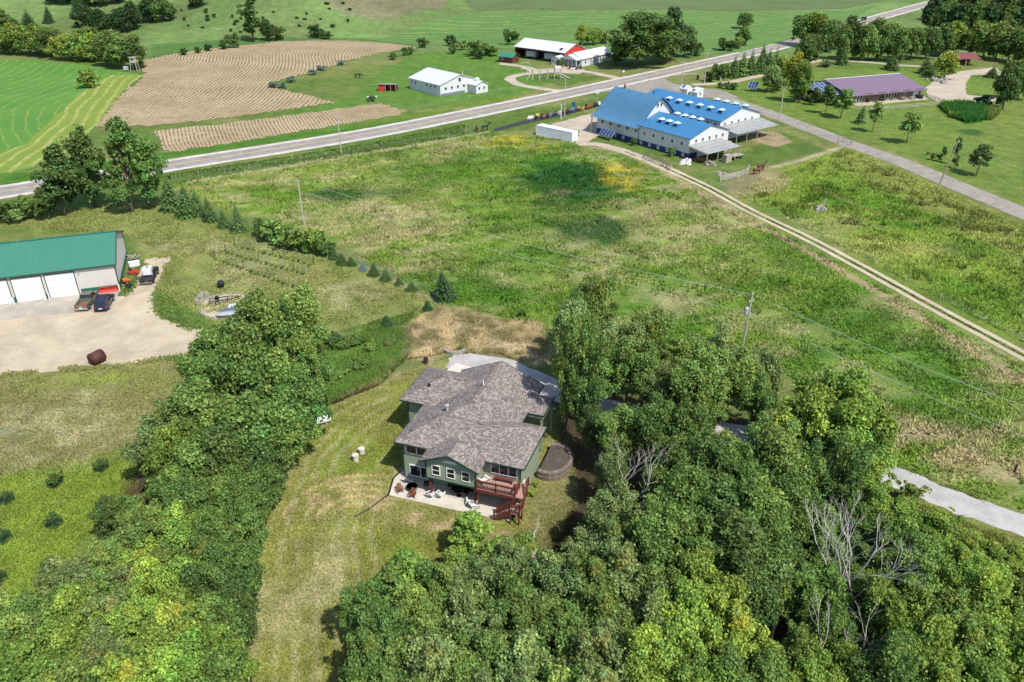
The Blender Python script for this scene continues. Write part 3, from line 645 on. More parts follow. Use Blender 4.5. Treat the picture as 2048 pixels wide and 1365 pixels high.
for q in ((11.7, 17.3, -.045, 0, 0, .95), (17.3, 17.36, 0, 14.9, 0, 1.0))+tuple((u-.42, u+.42, -.045, 0, 0, .95) for u in (-2.6, 2.05, 6.75)): ws = MB(); ws.box(*q); ws.build('wainscot', M_wains, shed)
M_door = paint('white_door_panels', (.58, .59, .60), .45, .03)
for u0 in (-7.1, -2.2, 2.5, 7.2):
    d = MB()
    for i in range(4): d.box(u0, u0+4.1, -.05, .0, .03+i*.98, .98+i*.98)
    dd = d.build('overhead_door', M_door, shed)
    f = MB(); f.box(u0-.12, u0, -.08, .0, 0, 4.1); f.box(u0+4.1, u0+4.22, -.08, 0, 0, 4.1); f.box(u0-.12, u0+4.22, -.08, 0, 3.98, 4.1); f.build('door_frame', M_dgreen, dd)
lt = MB(); lt.box(11.9, 12.1, -.2, 0, 3.6, 3.8); lt.build('wall_lamp', M_steel, shed)
GX = lambda u, v, z=0: GO+Vector((u*math.cos(GR)-v*math.sin(GR), u*math.sin(GR)+v*math.cos(GR), z))
bol = MB(); bol.cyl((0, 0, 0), .11, 1.1, 10); bol.tube([(0, 0, 1.1), (0, 0, 1.16), (0, 0, 1.18)], [.11, .08, .01], 10); bolm = bol.mesh('bollard', M_white)
for i, (u, lab) in enumerate(((2.1, 'white bollard on the right of the leftmost garage door in view'), (3.0-.7, None), (6.4, 'white bollard left of the green pier between the two full doors'), (7.1, 'white bollard right of the green pier between the two full doors'), (17.3, 'white bollard at the front corner of the tan shed'), (1.5, 'white bollard left of the first green pier from the photo edge'))):
    if lab: b = link('bollard', bolm, None, GX(u, -.55), 0); tag(b, lab, 'bollard', 'white bollards along the shed front')

# --- blue-roofed barn
M_blue = ribbed('blue_metal_roof', (.042, .160, .315), .9, 0, .45, .02, .10, .88); M_wclad = ribbed('white_metal_cladding', (.52, .53, .535), .9, 0, .5, .02, .04, .93)
M_navy = ribbed('navy_wainscot', (.018, .03, .13), .9, 0, .5, .02)
M_poly = ribbed('translucent_sheeting', (.27, .265, .25), .8, 1, .4, .02, .18, .8)
M_tar = surf('weathered_blue_roof', (.060, .165, .28), (.085, .205, .325), 2.5, .55)
BC = G(1376, 318.8); BR = R_(-52.5); Lb = 33.0
BO = BC-Vector((math.cos(BR), math.sin(BR), 0))*Lb
barn = thing('barn', 'big white barn with bright blue roofs, two rear wings and lean-to porches', 'barn', BO, BR)
def bp(u, v, z=0): return BO+Vector((u*math.cos(BR)-v*math.sin(BR), u*math.sin(BR)+v*math.cos(BR), z))
wl = MB(); gable_walls(wl, 16.0, 33, 0, 14.5, 5.0, 7.3); wl.build('wing_wall', M_wclad, barn)
rf = MB(); gable_roof(rf, 15.3, 33, 0, 14.5, 5.0, 7.3, 'u', .12, .4); rf.build('wing_roof', M_blue, barn)
bow = [(-1.5, 4.35), (.3, 5.25), (2.0, 6.7), (3.8, 8.5), (5.5, 10.0), (7.3, 11.2)]
prof = bow+[(14.6-a, b) for a, b in bow[-2::-1]]
wl = MB(); wl.prism([(0, 0), (14.6, 0)]+[(a, b-.12) for a, b in reversed(prof) if 0 <= a <= 14.6], 'u', 0, 15.6); wl.build('main_wall', M_wclad, barn)
half = smooth_line([Vector((a, b)) for a, b in bow], 4); crv = [(p.x, p.y) for p in half]; crv += [(14.6-a, b) for a, b in crv[-2::-1]]
rf = MB(); n = len(crv)
for uu in (-.9, 16.4): rf.v += [(uu, a, b+.06) for a, b in crv]
rf.f += [(i, i+1, n+i+1, n+i) for i in range(n-1)]
bro = rf.build('bow_roof', M_tar, barn, True)
for uu in (-.9, 16.4):
    ed = MB(); [ed.bar((uu, *p), (uu, *q), .1, .26) for p, q in zip(crv[:-1], crv[1:])]; ed.build('verge_trim', M_blue, bro)
wl = MB(); gable_walls(wl, -4, 26.6, 19.0, 35.5, 5.2, 7.7); wl.build('wing_wall', M_wclad, barn)
rf = MB(); gable_roof(rf, -4, 26.6, 19.0, 35.5, 5.2, 7.7, 'u', .12, .4); rf.build('wing_roof', M_blue, barn)
wl = MB(); wl.box(2, 15, 14.5, 19.1, 0, 4.6); wl.build('link_wall', M_wclad, barn)
for q in ((.2, 33.05, -.05, 0, -.2, 1.35), (33, 33.06, 0, 3.0, -.2, 1.35)): ws = MB(); ws.box(*q); ws.build('wainscot', M_navy, barn)
for i, u in enumerate(np.linspace(2.2, 30.6, 10)): window(barn, float(u), -.02, 3.35, .85, 1.0, 0, 0, False, .1, mframe=M_white)
for u in (7.5, 10.5, 14, 17, 20, 23, 26, 28.6, 31.3): window(barn, u, -.06, .75, .75, .8, 0, 1, False, .14, mframe=M_white)
for v in (2.2, 4.7, 7.2, 9.7, 12.2): window(barn, 33.02, v, 4.15, .8, 1.0, R_(90), 0, False, .1, mframe=M_white)
for v in (20.8, 23.6, 26.4, 29.2, 32): window(barn, 26.62, v, 4.3, .8, 1.0, R_(90), 0, False, .1, mframe=M_white)
for u in (17.5, 20, 22.5, 25): window(barn, u, 18.98, 4.2, .9, .8, 0, 0, False, .1, mframe=M_white)
for v in (6.6, 7.9): window(barn, 15.62, v, 9.1, .8, 1.1, R_(90), 0, False, .1, mframe=M_white)
for v in (2.7, 11.7): window(barn, 15.62, v, 5.9 if v < 5 else 6.4, .8, 1.0, R_(90), 0, False, .1, mframe=M_white)
dd = MB(); dd.box(-.05, 0, 2.0, 5.5, 0, 3.0); dd.build('end_door', M_dark, barn)
vb = MB(); vb.box(-.62, .62, -.62, .62, -.5, .42); vbm = vb.mesh('roof_ventilator', M_blue)
vc = MB(); vc.hexa([(-.78, -.78, .42), (.78, -.78, .42), (.78, .78, .42), (-.78, .78, .42)], [(-.3, -.3, .8), (.3, -.3, .8), (.3, .3, .8), (-.3, .3, .8)]); vcm = vc.mesh('ventilator_cap', paint('pale_blue_cap', (.42, .52, .64), .5))
vf = MB(); vf.box(-.5, .5, -.64, -.61, -.12, .36); vfm = vf.mesh('ventilator_louvre', M_glass)
def ventil(u, v, z):
    o = link('roof_ventilator', vbm, barn, (u, v, z)); link('ventilator_cap', vcm, o); link('ventilator_louvre', vfm, o)
for i in range(6): ventil(5.2+3.7*i, 22.6, 6.75)
for i in range(4): ventil(14.5+3.2*i, 31.8, 6.75)
for i in range(3): ventil(20.3+2.6*i, 3.4, 6.45)
for i in range(4): ventil(18.5+2.6*i, 11.2, 6.45)
ch = MB(); ch.cyl((2.6, 7.3, 11), .22, 1.3, 8); ch.build('chimney', M_rust, barn)
ch = MB(); ch.cyl((11.2, 9.5, 10), .13, 1.8, 8); ch.build('chimney', M_rust, barn)
def leanto(u0, u1, v0, v1, z0, z1, n):
    l = MB(); l.hexa([(u0, v0, z0), (u1, v0, z1), (u1, v1, z1), (u0, v1, z0)], [(u0, v0, z0+.07), (u1, v0, z1+.07), (u1, v1, z1+.07), (u0, v1, z0+.07)])
    o = l.build('lean_to_roof', M_poly, barn)
    f = MB()
    for i in range(5): a = u0+(u1-u0)*i/4; z = z0+(z1-z0)*i/4-.07; f.bar((a, v0, z+.17), (a, v1, z+.17), .22, .06)
    for i in range(n): v = v0+(v1-v0)*i/(n-1); f.bar((u0, v, z0-.12), (u1, v, z1-.12), .1, .18)
    f.build('rafter', M_steel, o)
    for i in range(n):
        v = v0+.1+(v1-v0-.2)*i/(n-1); p = MB(); p.bar((u1-.25, v, -.2), (u1-.25, v, z1-.15), .16); p.build('lean_to_post', M_wood_grey, o)
leanto(33.02, 39.4, -.6, 11.4, 3.4, 2.7, 4)
leanto(26.62, 32.9, 18.4, 35.4, 3.9, 3.1, 5)
sc_ = MB(); sc_.box(33.06, 34.5, 11.6, 14.4, 0, 2.4)
for i in range(8): sc_.box(26.9+.35*i, 27.25+.35*i, 16.0, 17.6, 2.2-.28*i, 2.3-.28*i)
sc_.build('rear_steps', M_wood, barn)

# --- white shipping container
co, ca = frame_at((1072, 270), (1146, 286))
cont = thing('shipping_container', 'long white corrugated shipping container beside the barn forecourt', 'container', co, ca)
M_cwhite = paint('container_white', (.72, .73, .74), .5, .06)
cb = MB(); cb.box(.05, 12.15, .16, 2.4, .15, 2.62); cb.build('roof_and_sides', M_cwhite, cont)
rb = MB()
for i in range(20): rb.box(.25+i*.59, .58+i*.59, .0, .158, .2, 2.5)
rb.build('corrugation', M_cwhite, cont)
cf = MB()
for u in (0, 12.05): cf.box(u, u+.15, -.03, .12, 0, 2.66); cf.box(u, u+.15, 2.32, 2.47, 0, 2.66)
cf.box(.15, 12.05, -.03, .1, 0, .2); cf.box(.15, 12.05, -.03, .1, 2.5, 2.66); cf.build('corner_frame', M_cwhite, cont)
cd = MB(); cd.box(12.15, 12.2, .1, 1.2, .15, 2.55); cd.box(12.15, 12.2, 1.24, 2.35, .15, 2.55); dd = cd.build('end_doors', M_cwhite, cont)
lr = MB(); [lr.bar((12.23, v, .2), (12.23, v, 2.5), .05) for v in (.4, .9, 1.5, 2.0)]; lr.build('lock_rod', M_steel, dd)

# --- white metal workshop beyond the highway
M_wroof = ribbed('white_metal_roof', (.50, .51, .54), .9, 1, .45, .02, .05, .9)
C1 = G(881, 194); C0 = G(820.5, 178); sr_ = math.atan2(C1.y-C0.y, C1.x-C0.x); Lw = (C1-C0).length
ws_ = thing('white_workshop', 'white metal workshop with low gable roof and small front annex', 'workshop', C0, sr_)
wl = MB(); gable_walls(wl, 0, Lw, 0, 16, 3.6, 5.9); wl.build('wall', M_wclad, ws_)
rf = MB(); gable_roof(rf, 0, Lw, 0, 16, 3.6, 5.9, 'u', .1, .4); rf.build('roof', M_wroof, ws_)
for u in (1.2, 3.0, 8.6, 10.6, 12.6): window(ws_, u*Lw/15, -.02, 2.5 if u < 5 else 2.7, .9, .95, 0, 0, False, .08, mframe=M_white)
dr = MB(); dr.box(5.6, 6.4, -.05, 0, .1, 2.1); dr.build('door', M_steel, ws_)
for v in (2.2, 4.7, 7.2, 9.7): window(ws_, Lw+.02, v, 2.3, .95, .95, R_(90), 0, False, .08, mframe=M_white)
window(ws_, Lw+.02, 8, 4.4, 1.1, 1.3, R_(90), 0, False, .08, mframe=M_white)
bs = MB(); bs.box(Lw, Lw+.05, .1, 10, 0, .8); bs.build('dark_base', paint('grey_base', (.14, .16, .2), .8), ws_)
wl = MB(); gable_walls(wl, Lw, Lw+4.2, 11.5, 16.5, 2.7, 3.7); an = wl.build('annex', M_wclad, ws_)
rf = MB(); gable_roof(rf, Lw, Lw+4.2, 11.5, 16.5, 2.7, 3.7, 'u', .1, .35); rf.build('annex_roof', M_wroof, an)
cp = MB(); cp.box(Lw+1.2, Lw+2.2, 13.5, 14.5, 3.5, 4.1); cp.hexa([(Lw+1, 13.3, 4.1), (Lw+2.4, 13.3, 4.1), (Lw+2.4, 14.7, 4.1), (Lw+1, 14.7, 4.1)], [(Lw+1.6, 13.9, 4.6), (Lw+1.8, 13.9, 4.6), (Lw+1.8, 14.1, 4.6), (Lw+1.6, 14.1, 4.6)]); cp.build('cupola', M_white, an)
for v in (12.8, 14.9): w_ = window(ws_, Lw+4.22, v, 1.6, .8, 1.0, R_(90), 0, False, .08, mframe=M_white)
fl = MB(); fl.cyl((Lw*.8, 12, 4.2), .12, 2.2, 6); fl.build('flue', M_steel, ws_)

# --- long open-fronted machine shed with red gable
M_groofl = ribbed('grey_metal_roof', (.52, .52, .55), .9, 0, .45, .02, .1, .9)
ms = thing('machine_shed', 'long open-fronted machine shed with pale grey roof and red gable end', 'shed', G(1030, 115), R_(-40))
wl = MB(); wl.prism([(5.0, 0), (13.5, 0), (13.5, 4.2), (6.75, 6.6), (5.0, 4.9)], 'u', 0, 25); wl.build('rear_wall', M_rust, ms)
rf = MB(); gable_roof(rf, 0, 25, 0, 13.5, 4.2, 6.6, 'u', .1, .4); rf.build('roof', M_groofl, ms)
rg = MB(); rg.prism([(0, 0), (13.5, 0), (13.5, 4.15), (6.75, 6.5), (0, 4.15)], 'u', 24.9, 25.05); rg.build('red_gable', M_red, ms)
lg = MB(); lg.prism([(0, 0), (13.5, 0), (13.5, 4.15), (6.75, 6.5), (0, 4.15)], 'u', 0, .1); lg.build('side_wall', M_rust, ms)
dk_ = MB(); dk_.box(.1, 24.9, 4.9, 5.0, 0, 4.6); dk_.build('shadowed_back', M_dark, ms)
for i in range(6): p = MB(); p.bar((.5+i*4.8, .1, 0), (.5+i*4.8, .1, 4.2), .22); p.build('front_post', M_rust, ms)
hd = MB(); hd.box(0, 25, .02, .12, 3.5, 4.1); hd.build('header_board', M_rust, ms)
sk = MB(); sk.hexa([(21.3, 1.0, 4.75), (22.6, 1.0, 4.75), (22.6, 2.6, 5.3), (21.3, 2.6, 5.3)], [(21.3, 1.0, 4.82), (22.6, 1.0, 4.82), (22.6, 2.6, 5.37), (21.3, 2.6, 5.37)]); sk.build('roof_hatch', M_dark, ms)

# --- farmhouse
fo, fa = frame_at((1163, 134.5), (1212, 123))
fh = thing('white_farmhouse', 'low white farmhouse with grey roof and a columned gable porch', 'house', fo, fa)
wl = MB(); gable_walls(wl, 0, 20, 0, 8.0, 2.9, 4.7); wl.build('wall', M_wclad, fh)
rf = MB(); gable_roof(rf, 0, 20, 0, 8.0, 2.9, 4.7, 'u', .1, .4); rf.build('roof', M_groofl, fh)
for u in (2.4, 6, 9, 12.5): window(fh, u, -.02, 1.6, .8, 1.5, 0, 0, False, .08, mframe=M_white)
wl = MB(); gable_walls(wl, -3.4, .0, 7.9, 12.0, 2.5, 3.3); wl.build('annex', M_wclad, fh)
rf = MB(); gable_roof(rf, -3.4, .2, 7.9, 12, 2.5, 3.3, 'u', .1, .3); rf.build('annex_roof', M_groofl, fh)
rf = MB(); gable_roof(rf, -3.2, 0, .2, 7.8, 2.8, 4.3, 'u', .1, .3); prf = rf.build('porch_roof', M_groofl, fh)
pg_ = MB(); pg_.prism([(.2, 2.8), (7.8, 2.8), (4, 4.2)], 'u', -3.2, -3.1); pg_.build('porch_gable', M_white, prf)
for v in (.3, 2.2, 4.1, 6, 7.7): p = MB(); p.bar((-3.1, v, 0), (-3.1, v, 2.8), .18); p.build('porch_column', M_white, prf)
for v in (1.5, 4, 6.2): window(fh, -.02, v, 1.5, 1.0, 1.6, R_(-90), 0, False, .1, mframe=M_white)
for v in (9.2, 11): window(fh, -3.42, v, 1.5, .9, 1.0, R_(-90), 0, False, .1, mframe=M_white)
dr = MB(); dr.box(-3.0, -.8, 7.8, 7.88, .1, .5); dr.build('porch_step', M_concrete, fh)

# --- brown cabin with green roof
cb_o, cb_a = frame_at((998, 125), (1021, 127.5))
cabin = thing('brown_cabin', 'small dark brown cabin with green metal roof beside the machine shed', 'cabin', cb_o, cb_a)
wl = MB(); gable_walls(wl, 0, 6.2, 0, 5, 2.4, 3.6); wl.build('wall', paint('brown_boards', (.10, .035, .02), .8, .2), cabin)
rf = MB(); gable_roof(rf, 0, 6.2, 0, 5, 2.4, 3.6, 'u', .1, .5); rf.build('roof', M_groof, cabin)
window(cabin, 1.5, -.02, 1.5, 1.0, .9, 0, 0, False, .1, mframe=M_white)
dr = MB(); dr.box(3.4, 4.3, -.05, 0, .05, 2); dr.build('door', M_rust, cabin)

# --- red animal shelter in the paddock
so, sa = frame_at((757, 183), (794, 183.5))
shl = thing('animal_shelter', 'small red open-fronted animal shelter with pale roof in the paddock', 'shelter', so, sa)
b = MB(); b.box(0, .1, 0, 3, 0, 2.1); b.box(0, 6, 2.9, 3, 0, 1.7); b.box(0, 2.4, 0, .08, 0, 2.0); b.build('wall', M_red, shl)
b = MB(); b.box(5.9, 6, 0, 3, 0, 2.1); b.build('side_wall', M_rust, shl)
b = MB(); b.hexa([(-.2, -.4, 2.35), (6.2, -.4, 2.35), (6.2, 3.3, 1.75), (-.2, 3.3, 1.75)], [(-.2, -.4, 2.42), (6.2, -.4, 2.42), (6.2, 3.3, 1.82), (-.2, 3.3, 1.82)]); b.build('roof', M_wroof, shl)
for u in (2.4, 4.2, 5.9): p = MB(); p.bar((u, -.2, 0), (u, -.2, 2.3), .14); p.build('post', M_wood_grey, shl)

# --- purple-roofed earth-sheltered house, its solar array, yard wall and fences
M_purp = ribbed('purple_metal_roof', (.165, .112, .155), .9, 0, .45, .03, .06, .86)
k = NT('solar_cells'); sep = k.n('ShaderNodeSeparateXYZ'); k.l(k.coord(), sep.inputs[0]); M_cell = k.done(k.ramp(k.noise(2, 3), [(.3, (.02, .04, .11)), (.7, (.035, .065, .17))]), .2, .6)
po, pa = frame_at((1712, 207), (1850, 194))
ph = thing('earth_sheltered_house', 'long low house with purple metal roof dug into the bank', 'house', po, pa)
wl = MB(); wl.prism([(0, 0), (11, 0), (11, 5.0), (0, 2.75)], 'u', -2.5, 25.5); wl.build('wall', paint('brown_stucco', (.17, .12, .10), .85), ph)
rf = MB(); rf.prism([(-1.6, 2.55), (11.4, 5.3), (11.4, 5.44), (-1.6, 2.69)], 'u', -4.0, 26.6); rfo = rf.build('roof', M_purp, ph)
sb = MB(); [sb.bar((u, -1.0, 2.9), (u+3.0, -1.0, 2.9), .06, .14) for u in (2, 7, 12, 17, 22)]; sb.build('snow_guard', M_rust, rfo)
rc = MB(); rc.bar((-4, 11.4, 5.5), (26.6, 11.4, 5.5), .5, .1); rc.build('ridge_flashing', M_wroof, rfo)
for u in (.4, 1.5, 11.7, 12.8, 13.9, 15.0, 18.0, 19.2): window(ph, u, -.02, 1.3, .95, 2.0, 0, 0, False, .12, mframe=M_white)
dr = MB(); dr.box(22.3, 24.6, -.06, 0, .05, 2.3); dr.build('white_door', M_white, ph)
def pp(u, v, z=0): return po+Vector((u*math.cos(pa)-v*math.sin(pa), u*math.sin(pa)+v*math.cos(pa), z))
yw = thing('retaining_wall', 'long dark timber retaining wall behind the purple roof', 'wall', po, pa)
b = MB(); b.box(-13, 27.5, 12.6, 13.0, 0, 4.6); b.box(-13, -12.6, 8.5, 12.6, 0, 3.2); b.build('wall_face', paint('dark_timber', (.06, .045, .04), .85), yw)
b = MB(); b.box(-13.2, 27.7, 12.45, 13.15, 4.6, 4.75); b.build('coping', M_dark, yw)
for i in range(9): b = MB(); b.box(-12+i*4.8, -11.7+i*4.8, 12.4, 12.6, 0, 5.0); b.build('pilaster', M_wood_grey, yw)
def solar(name, label, loc, rz, nx, ny, w, h, tilt, z0, group=None, post=True):
    t = thing(name, label, 'solar panel', loc, rz, group)
    ct, st = math.cos(tilt), math.sin(tilt)
    for i in range(nx):
        for j in range(ny):
            a0, a1 = i*w+.04, (i+1)*w-.04; b0, b1 = j*h+.04, (j+1)*h-.04
            p = lambda a, b, o: (a-nx*w/2, b*ct-o*st, z0+b*st+o*ct)
            m = MB(); m.hexa([p(a0, b0, 0), p(a1, b0, 0), p(a1, b1, 0), p(a0, b1, 0)], [p(a0, b0, .05), p(a1, b0, .05), p(a1, b1, .05), p(a0, b1, .05)])
            m.build('panel', M_cell, t)
    f = MB(); fw = .24 if ny > 3 else .1
    for i in range(nx+1): f.bar(p(i*w, 0, -.0), p(i*w, ny*h, -.0), fw, .12)
    for j in range(ny+1): f.bar(p(0, j*h, 0), p(nx*w, j*h, 0), fw, .12)
    f.build('frame', M_steel, t)
    if post:
        for a in ((nx*w*.5,) if nx < 5 else (1, nx*w-1)):
            q = MB(); q.bar((a-nx*w/2, ny*h*ct*.5, 0), (a-nx*w/2, ny*h*ct*.5, z0+ny*h*st*.5), .16); q.build('post', M_steel, t)
    return t
solar('roof_solar_array', 'large dark-blue solar array at the left end of the purple roof', pp(-7.8, 2.5), pa, 5, 4, 1.6, 2.2, R_(14), 2.6)
solar('solar_tracker', 'blue solar panel on a pole beside the side road', G(1503, 184), R_(-35), 3, 2, 1.0, 1.3, R_(50), 1.0)
sp = bp(7.0, -3.4); solar('yard_solar_panel', 'row of four tilted solar panels in front of the barn wall', sp, BR, 4, 1, 1.15, 2.0, R_(48), .9)
cpo = G(1917, 133); car_p = thing('open_carport', 'small red-roofed open carport among the trees', 'carport', cpo, R_(6))
b = MB(); b.hexa([(-1, -.5, 2.6), (8.5, -.5, 2.6), (8.5, 6, 3.9), (-1, 6, 3.9)], [(-1, -.5, 2.75), (8.5, -.5, 2.75), (8.5, 6, 4.05), (-1, 6, 4.05)]); b.build('roof', paint('red_brown_roof', (.17, .06, .055), .5), car_p)
b = MB(); b.box(0, 8, 5.2, 5.4, 0, 3.4); b.box(0, .2, 0, 5.2, 0, 2.7); b.build('wall', M_rust, car_p)
for u in (2.6, 8.1): p = MB(); p.bar((u, 0, 0), (u, 0, 2.7), .25); p.build('post', M_wood_grey, car_p)

# --- two small white solar sheds by the road junction
for (px, py, rz, hh, nm, lab) in ((1359, 191, -50, 3.2, 'well_shed', 'white garden shed with sunlit roof panel, left of the pair behind the barn'), (1379, 194, -50, 2.6, 'lean_shed', 'lower white shed with dark solar panels on its roof, right of the pair')):
    t = thing(nm, lab, 'shed', G(px, py), R_(rz)); b = MB()
    if hh > 3: gable_walls(b, 0, 3, 0, 3, hh-.9, hh, 'u')
    else: b.prism([(0, 0), (3, 0), (3, hh), (0, hh-.9)], 'u', 0, 3)
    b.build('wall', M_white, t); b = MB()
    if hh > 3: gable_roof(b, 0, 3, 0, 3, hh-.9, hh, 'u', .08, .25)
    else: b.prism([(-.3, hh-.93), (3.2, hh+.07), (3.2, hh+.15), (-.3, hh-.85)], 'u', -.2, 3.2)
    ro = b.build('roof', M_wroof, t); b = MB(); sl = .3 if hh < 3 else .6
    zb = hh-.9; b.hexa([(.4, .2, zb+.2*sl+.2), (1.3, .2, zb+.2*sl+.2), (1.3, 1.3, zb+1.3*sl+.2), (.4, 1.3, zb+1.3*sl+.2)], [(.4, .2, zb+.2*sl+.25), (1.3, .2, zb+.2*sl+.25), (1.3, 1.3, zb+1.3*sl+.25), (.4, 1.3, zb+1.3*sl+.25)]); b.build('solar_panel', M_cell, ro)
    window(t, 3.02, 1.5, 1.2, .8, 1.0, R_(90), 0, False, .08, mframe=M_white)
    d = MB(); d.box(1.0, 1.9, -.05, 0, .05, 1.7 if hh < 3 else 2.0); d.build('door', M_steel, t)

# --- two trailers by the machine shed
for px, py, l, lab in ((1052, 116, 4.5, 'short white box trailer parked under the machine shed eave'), (1088, 121, 5.2, 'pale blue-sided box trailer parked before the machine shed')):
    t = thing('box_trailer', lab, 'trailer', G(px, py), R_(-30)); b = MB()
    b.prism([(0, .6), (2.4, .6), (2.4, 2.5), (2.1, 2.8), (.3, 2.8), (0, 2.5)], 'u', 0, l); b.build('body', M_white if l < 5 else paint('pale_blue', (.5, .56, .62), .5), t)
    d = MB(); d.box(l, l+.04, .2, 2.2, .7, 2.5); d.build('rear_door', M_steel, t)
    for v in (.1, 2.3): q = MB(); q.tube([(l/2, v-.1, .4), (l/2, v+.1, .4)], .4, 12); q.build('wheel', M_tyre, t)
    q = MB(); q.bar((-1.2, 1.2, .6), (0, 1.2, .6), .12); q.build('drawbar', M_steel, t)

# ---------------------------------------------------------------- trees and plants
def crown(name, seed, R, h, z0, ncl, nleaf, L, rc=(.22, .36), prof='round', gap=0.0, m=None, warm=.12):
    """leaf-by-leaf crown: clumps of foliage set through an uneven envelope between z0 and h"""
    g = np.random.default_rng(seed); zc = (z0+h)/2; hz = (h-z0)/2
    C_ = []
    while len(C_) < ncl:
        d = g.normal(size=3); d /= np.linalg.norm(d); r = g.random()**.42*.86
        p = d*r
        lob = 1+.22*math.sin(3*math.atan2(p[1], p[0])+seed)+.12*math.sin(5*math.atan2(p[1], p[0])+2*seed)
        t = (p[2]+1)/2
        pr = {'round': 1.0, 'egg': 1.12-.55*t, 'vase': .6+.6*t, 'column': .95, 'cone': 1.25-1.05*t}[prof]
        C_.append((p[0]*R*lob*pr, p[1]*R*lob*pr, zc+p[2]*hz*(1+.1*g.normal())))
    C_ = np.array(C_); rcs = (rc[0]*.6+(rc[1]*1.15-rc[0]*.6)*g.random(ncl)**1.3)*R*(.8 if prof == 'column' else 1)
    wt = rcs**2; wt /= wt.sum(); own = g.choice(ncl, nleaf, p=wt)
    d = g.normal(size=(nleaf, 3)); d /= np.linalg.norm(d, axis=1)[:, None]
    fl = (d[:, 2] < -.25) & (g.random(nleaf) < .75); d[fl, 2] *= -1
    rr = rcs[own]*(.45+.72*g.random(nleaf)**.8)
    sq = g.uniform(.55, 1.35, (ncl, 3)); P = C_[own]+d*rr[:, None]*np.array([1, 1, .8])*sq[own]; fr = g.random(nleaf) < .16; P[fr] += g.normal(size=(int(fr.sum()), 3))*R*.07
    P[:, 2] = np.maximum(P[:, 2], .15)
    n = d*.55+np.array([0, 0, .45])+g.normal(size=(nleaf, 3))*.55; n /= np.linalg.norm(n, axis=1)[:, None]
    t = np.cross(n, g.normal(size=(nleaf, 3))); t /= np.linalg.norm(t, axis=1)[:, None]; b = np.cross(n, t)
    s = (L*(.65+.7*g.random(nleaf)))[:, None]
    V = np.stack([P-t*s*.5, P-b*s*.34+n*s*.05, P+t*s*.55-n*s*.08, P+b*s*.34+n*s*.05], 1).reshape(-1, 3)
    F = np.arange(nleaf*4).reshape(-1, 4)
    ct = 1+g.normal(size=ncl)*.13; lt = ct[own]*(.6+1.0*g.random(nleaf)**1.1); wm = g.random(nleaf)*warm+(g.normal(size=ncl)*.09)[own]
    colr = np.stack([lt*(1+wm), lt, lt*(1-wm*.5)], 1); colr = np.repeat(colr, 4, 0)
    return npmesh(name, V, F, m or M_leaf, colr), C_
def trunk(name, seed, h, r, C_, nl=9, top=.8):
    g = random.Random(seed); mb = MB(); pts = [(0, 0, -.3)]; n = 5
    for i in range(1, n+1): pts.append((g.uniform(-.03, .03)*h*i/n, g.uniform(-.03, .03)*h*i/n, h*top*i/n))
    mb.tube(pts, [r*1.25]+[r*(1-.8*i/n) for i in range(1, n+1)], 7)
    for c in g.sample(list(map(tuple, C_)), min(nl, len(C_))):
        z = max(min(c[2]*.55, h*top*.85), h*.12); f = z/(h*top); q = Vector(pts[min(n, max(1, int(f*n)))]); q.z = z
        c = Vector(c); md = q.lerp(c, .5)+Vector((0, 0, -.06*h)); mb.tube([q, md, c], [r*(.5-.25*f), r*.26, r*.06], 5)
    return mb.mesh(name, M_bark, True)
def spruce(name, seed, R, h, nt, per, L):
    g = np.random.default_rng(seed); V = []; T = []
    for i in range(nt):
        t = i/(nt-1); z = .12*h+.86*h*t; rr = R*(1-t)**.85*(.85+.3*g.random())+.06
        nb = max(4, int(per*(1-t*.65)))
        for k_ in range(nb):
            a = 2*math.pi*(k_+g.random()*.8)/nb+i; l = rr*(.8+.35*g.random()); tn = .7+.6*g.random()
            for s_ in range(3):
                f0 = .15+.3*s_; c = np.array([math.cos(a)*l*f0, math.sin(a)*l*f0, z-.18*l*f0]); e = np.array([math.cos(a)*l*(f0+.38), math.sin(a)*l*(f0+.38), z-.30*l*(f0+.3)])
                sd = np.array([-math.sin(a), math.cos(a), 0])*L*(1-.22*s_)+np.array([0, 0, g.normal()*.06*L])
                V += [c-sd*.3, c*.5+e*.5-sd*.8+np.array([0, 0, -.1*L]), e, c*.5+e*.5+sd*.8+np.array([0, 0, -.1*L])]; T += [[tn*(1+.1*s_)]*3]*4
    V = np.array(V); return npmesh(name, V, np.arange(len(V)).reshape(-1, 4), M_needle, np.array(T))
PROTO = {}
def proto(key, kind, seeds, **kw):
    lst = []
    for s_ in seeds:
        if kind == 'spruce':
            me = spruce('crown', s_, kw['R'], kw['h'], kw['nt'], kw['per'], kw['L']); tb = MB(); tb.tube([(0, 0, -.2), (0, 0, kw['h']*.9)], [kw['R']*.07, .02], 6); tr_ = tb.mesh('trunk', M_bark)
        else:
            me, C_ = crown('crown', s_, kw['R'], kw['h'], kw['z0'], kw['ncl'], kw['n'], kw['L'], kw.get('rc', (.22, .36)), kw.get('prof', 'round'))
            tr_ = trunk('trunk', s_, kw['h'], kw['r'], C_, kw.get('nl', 9))
        lst.append((me, tr_))
    PROTO[key] = (lst, kw['R'], kw['h'])
proto('maple', 'b', (1, 2, 3), R=5, h=12, z0=1.6, ncl=110, n=30000, L=.36, r=.28, rc=(.15, .27), prof='egg')
proto('ash', 'b', (11, 12), R=5, h=12, z0=3.2, ncl=60, n=15000, L=.34, r=.26, rc=(.15, .27), prof='vase', nl=16)
proto('thicket', 'b', (21, 22, 23), R=4, h=9, z0=.7, ncl=95, n=26000, L=.28, r=.16, rc=(.15, .27))
proto('bush', 'b', (31, 32), R=1.5, h=2.6, z0=.1, ncl=24, n=1500, L=.26, r=.06, nl=4)
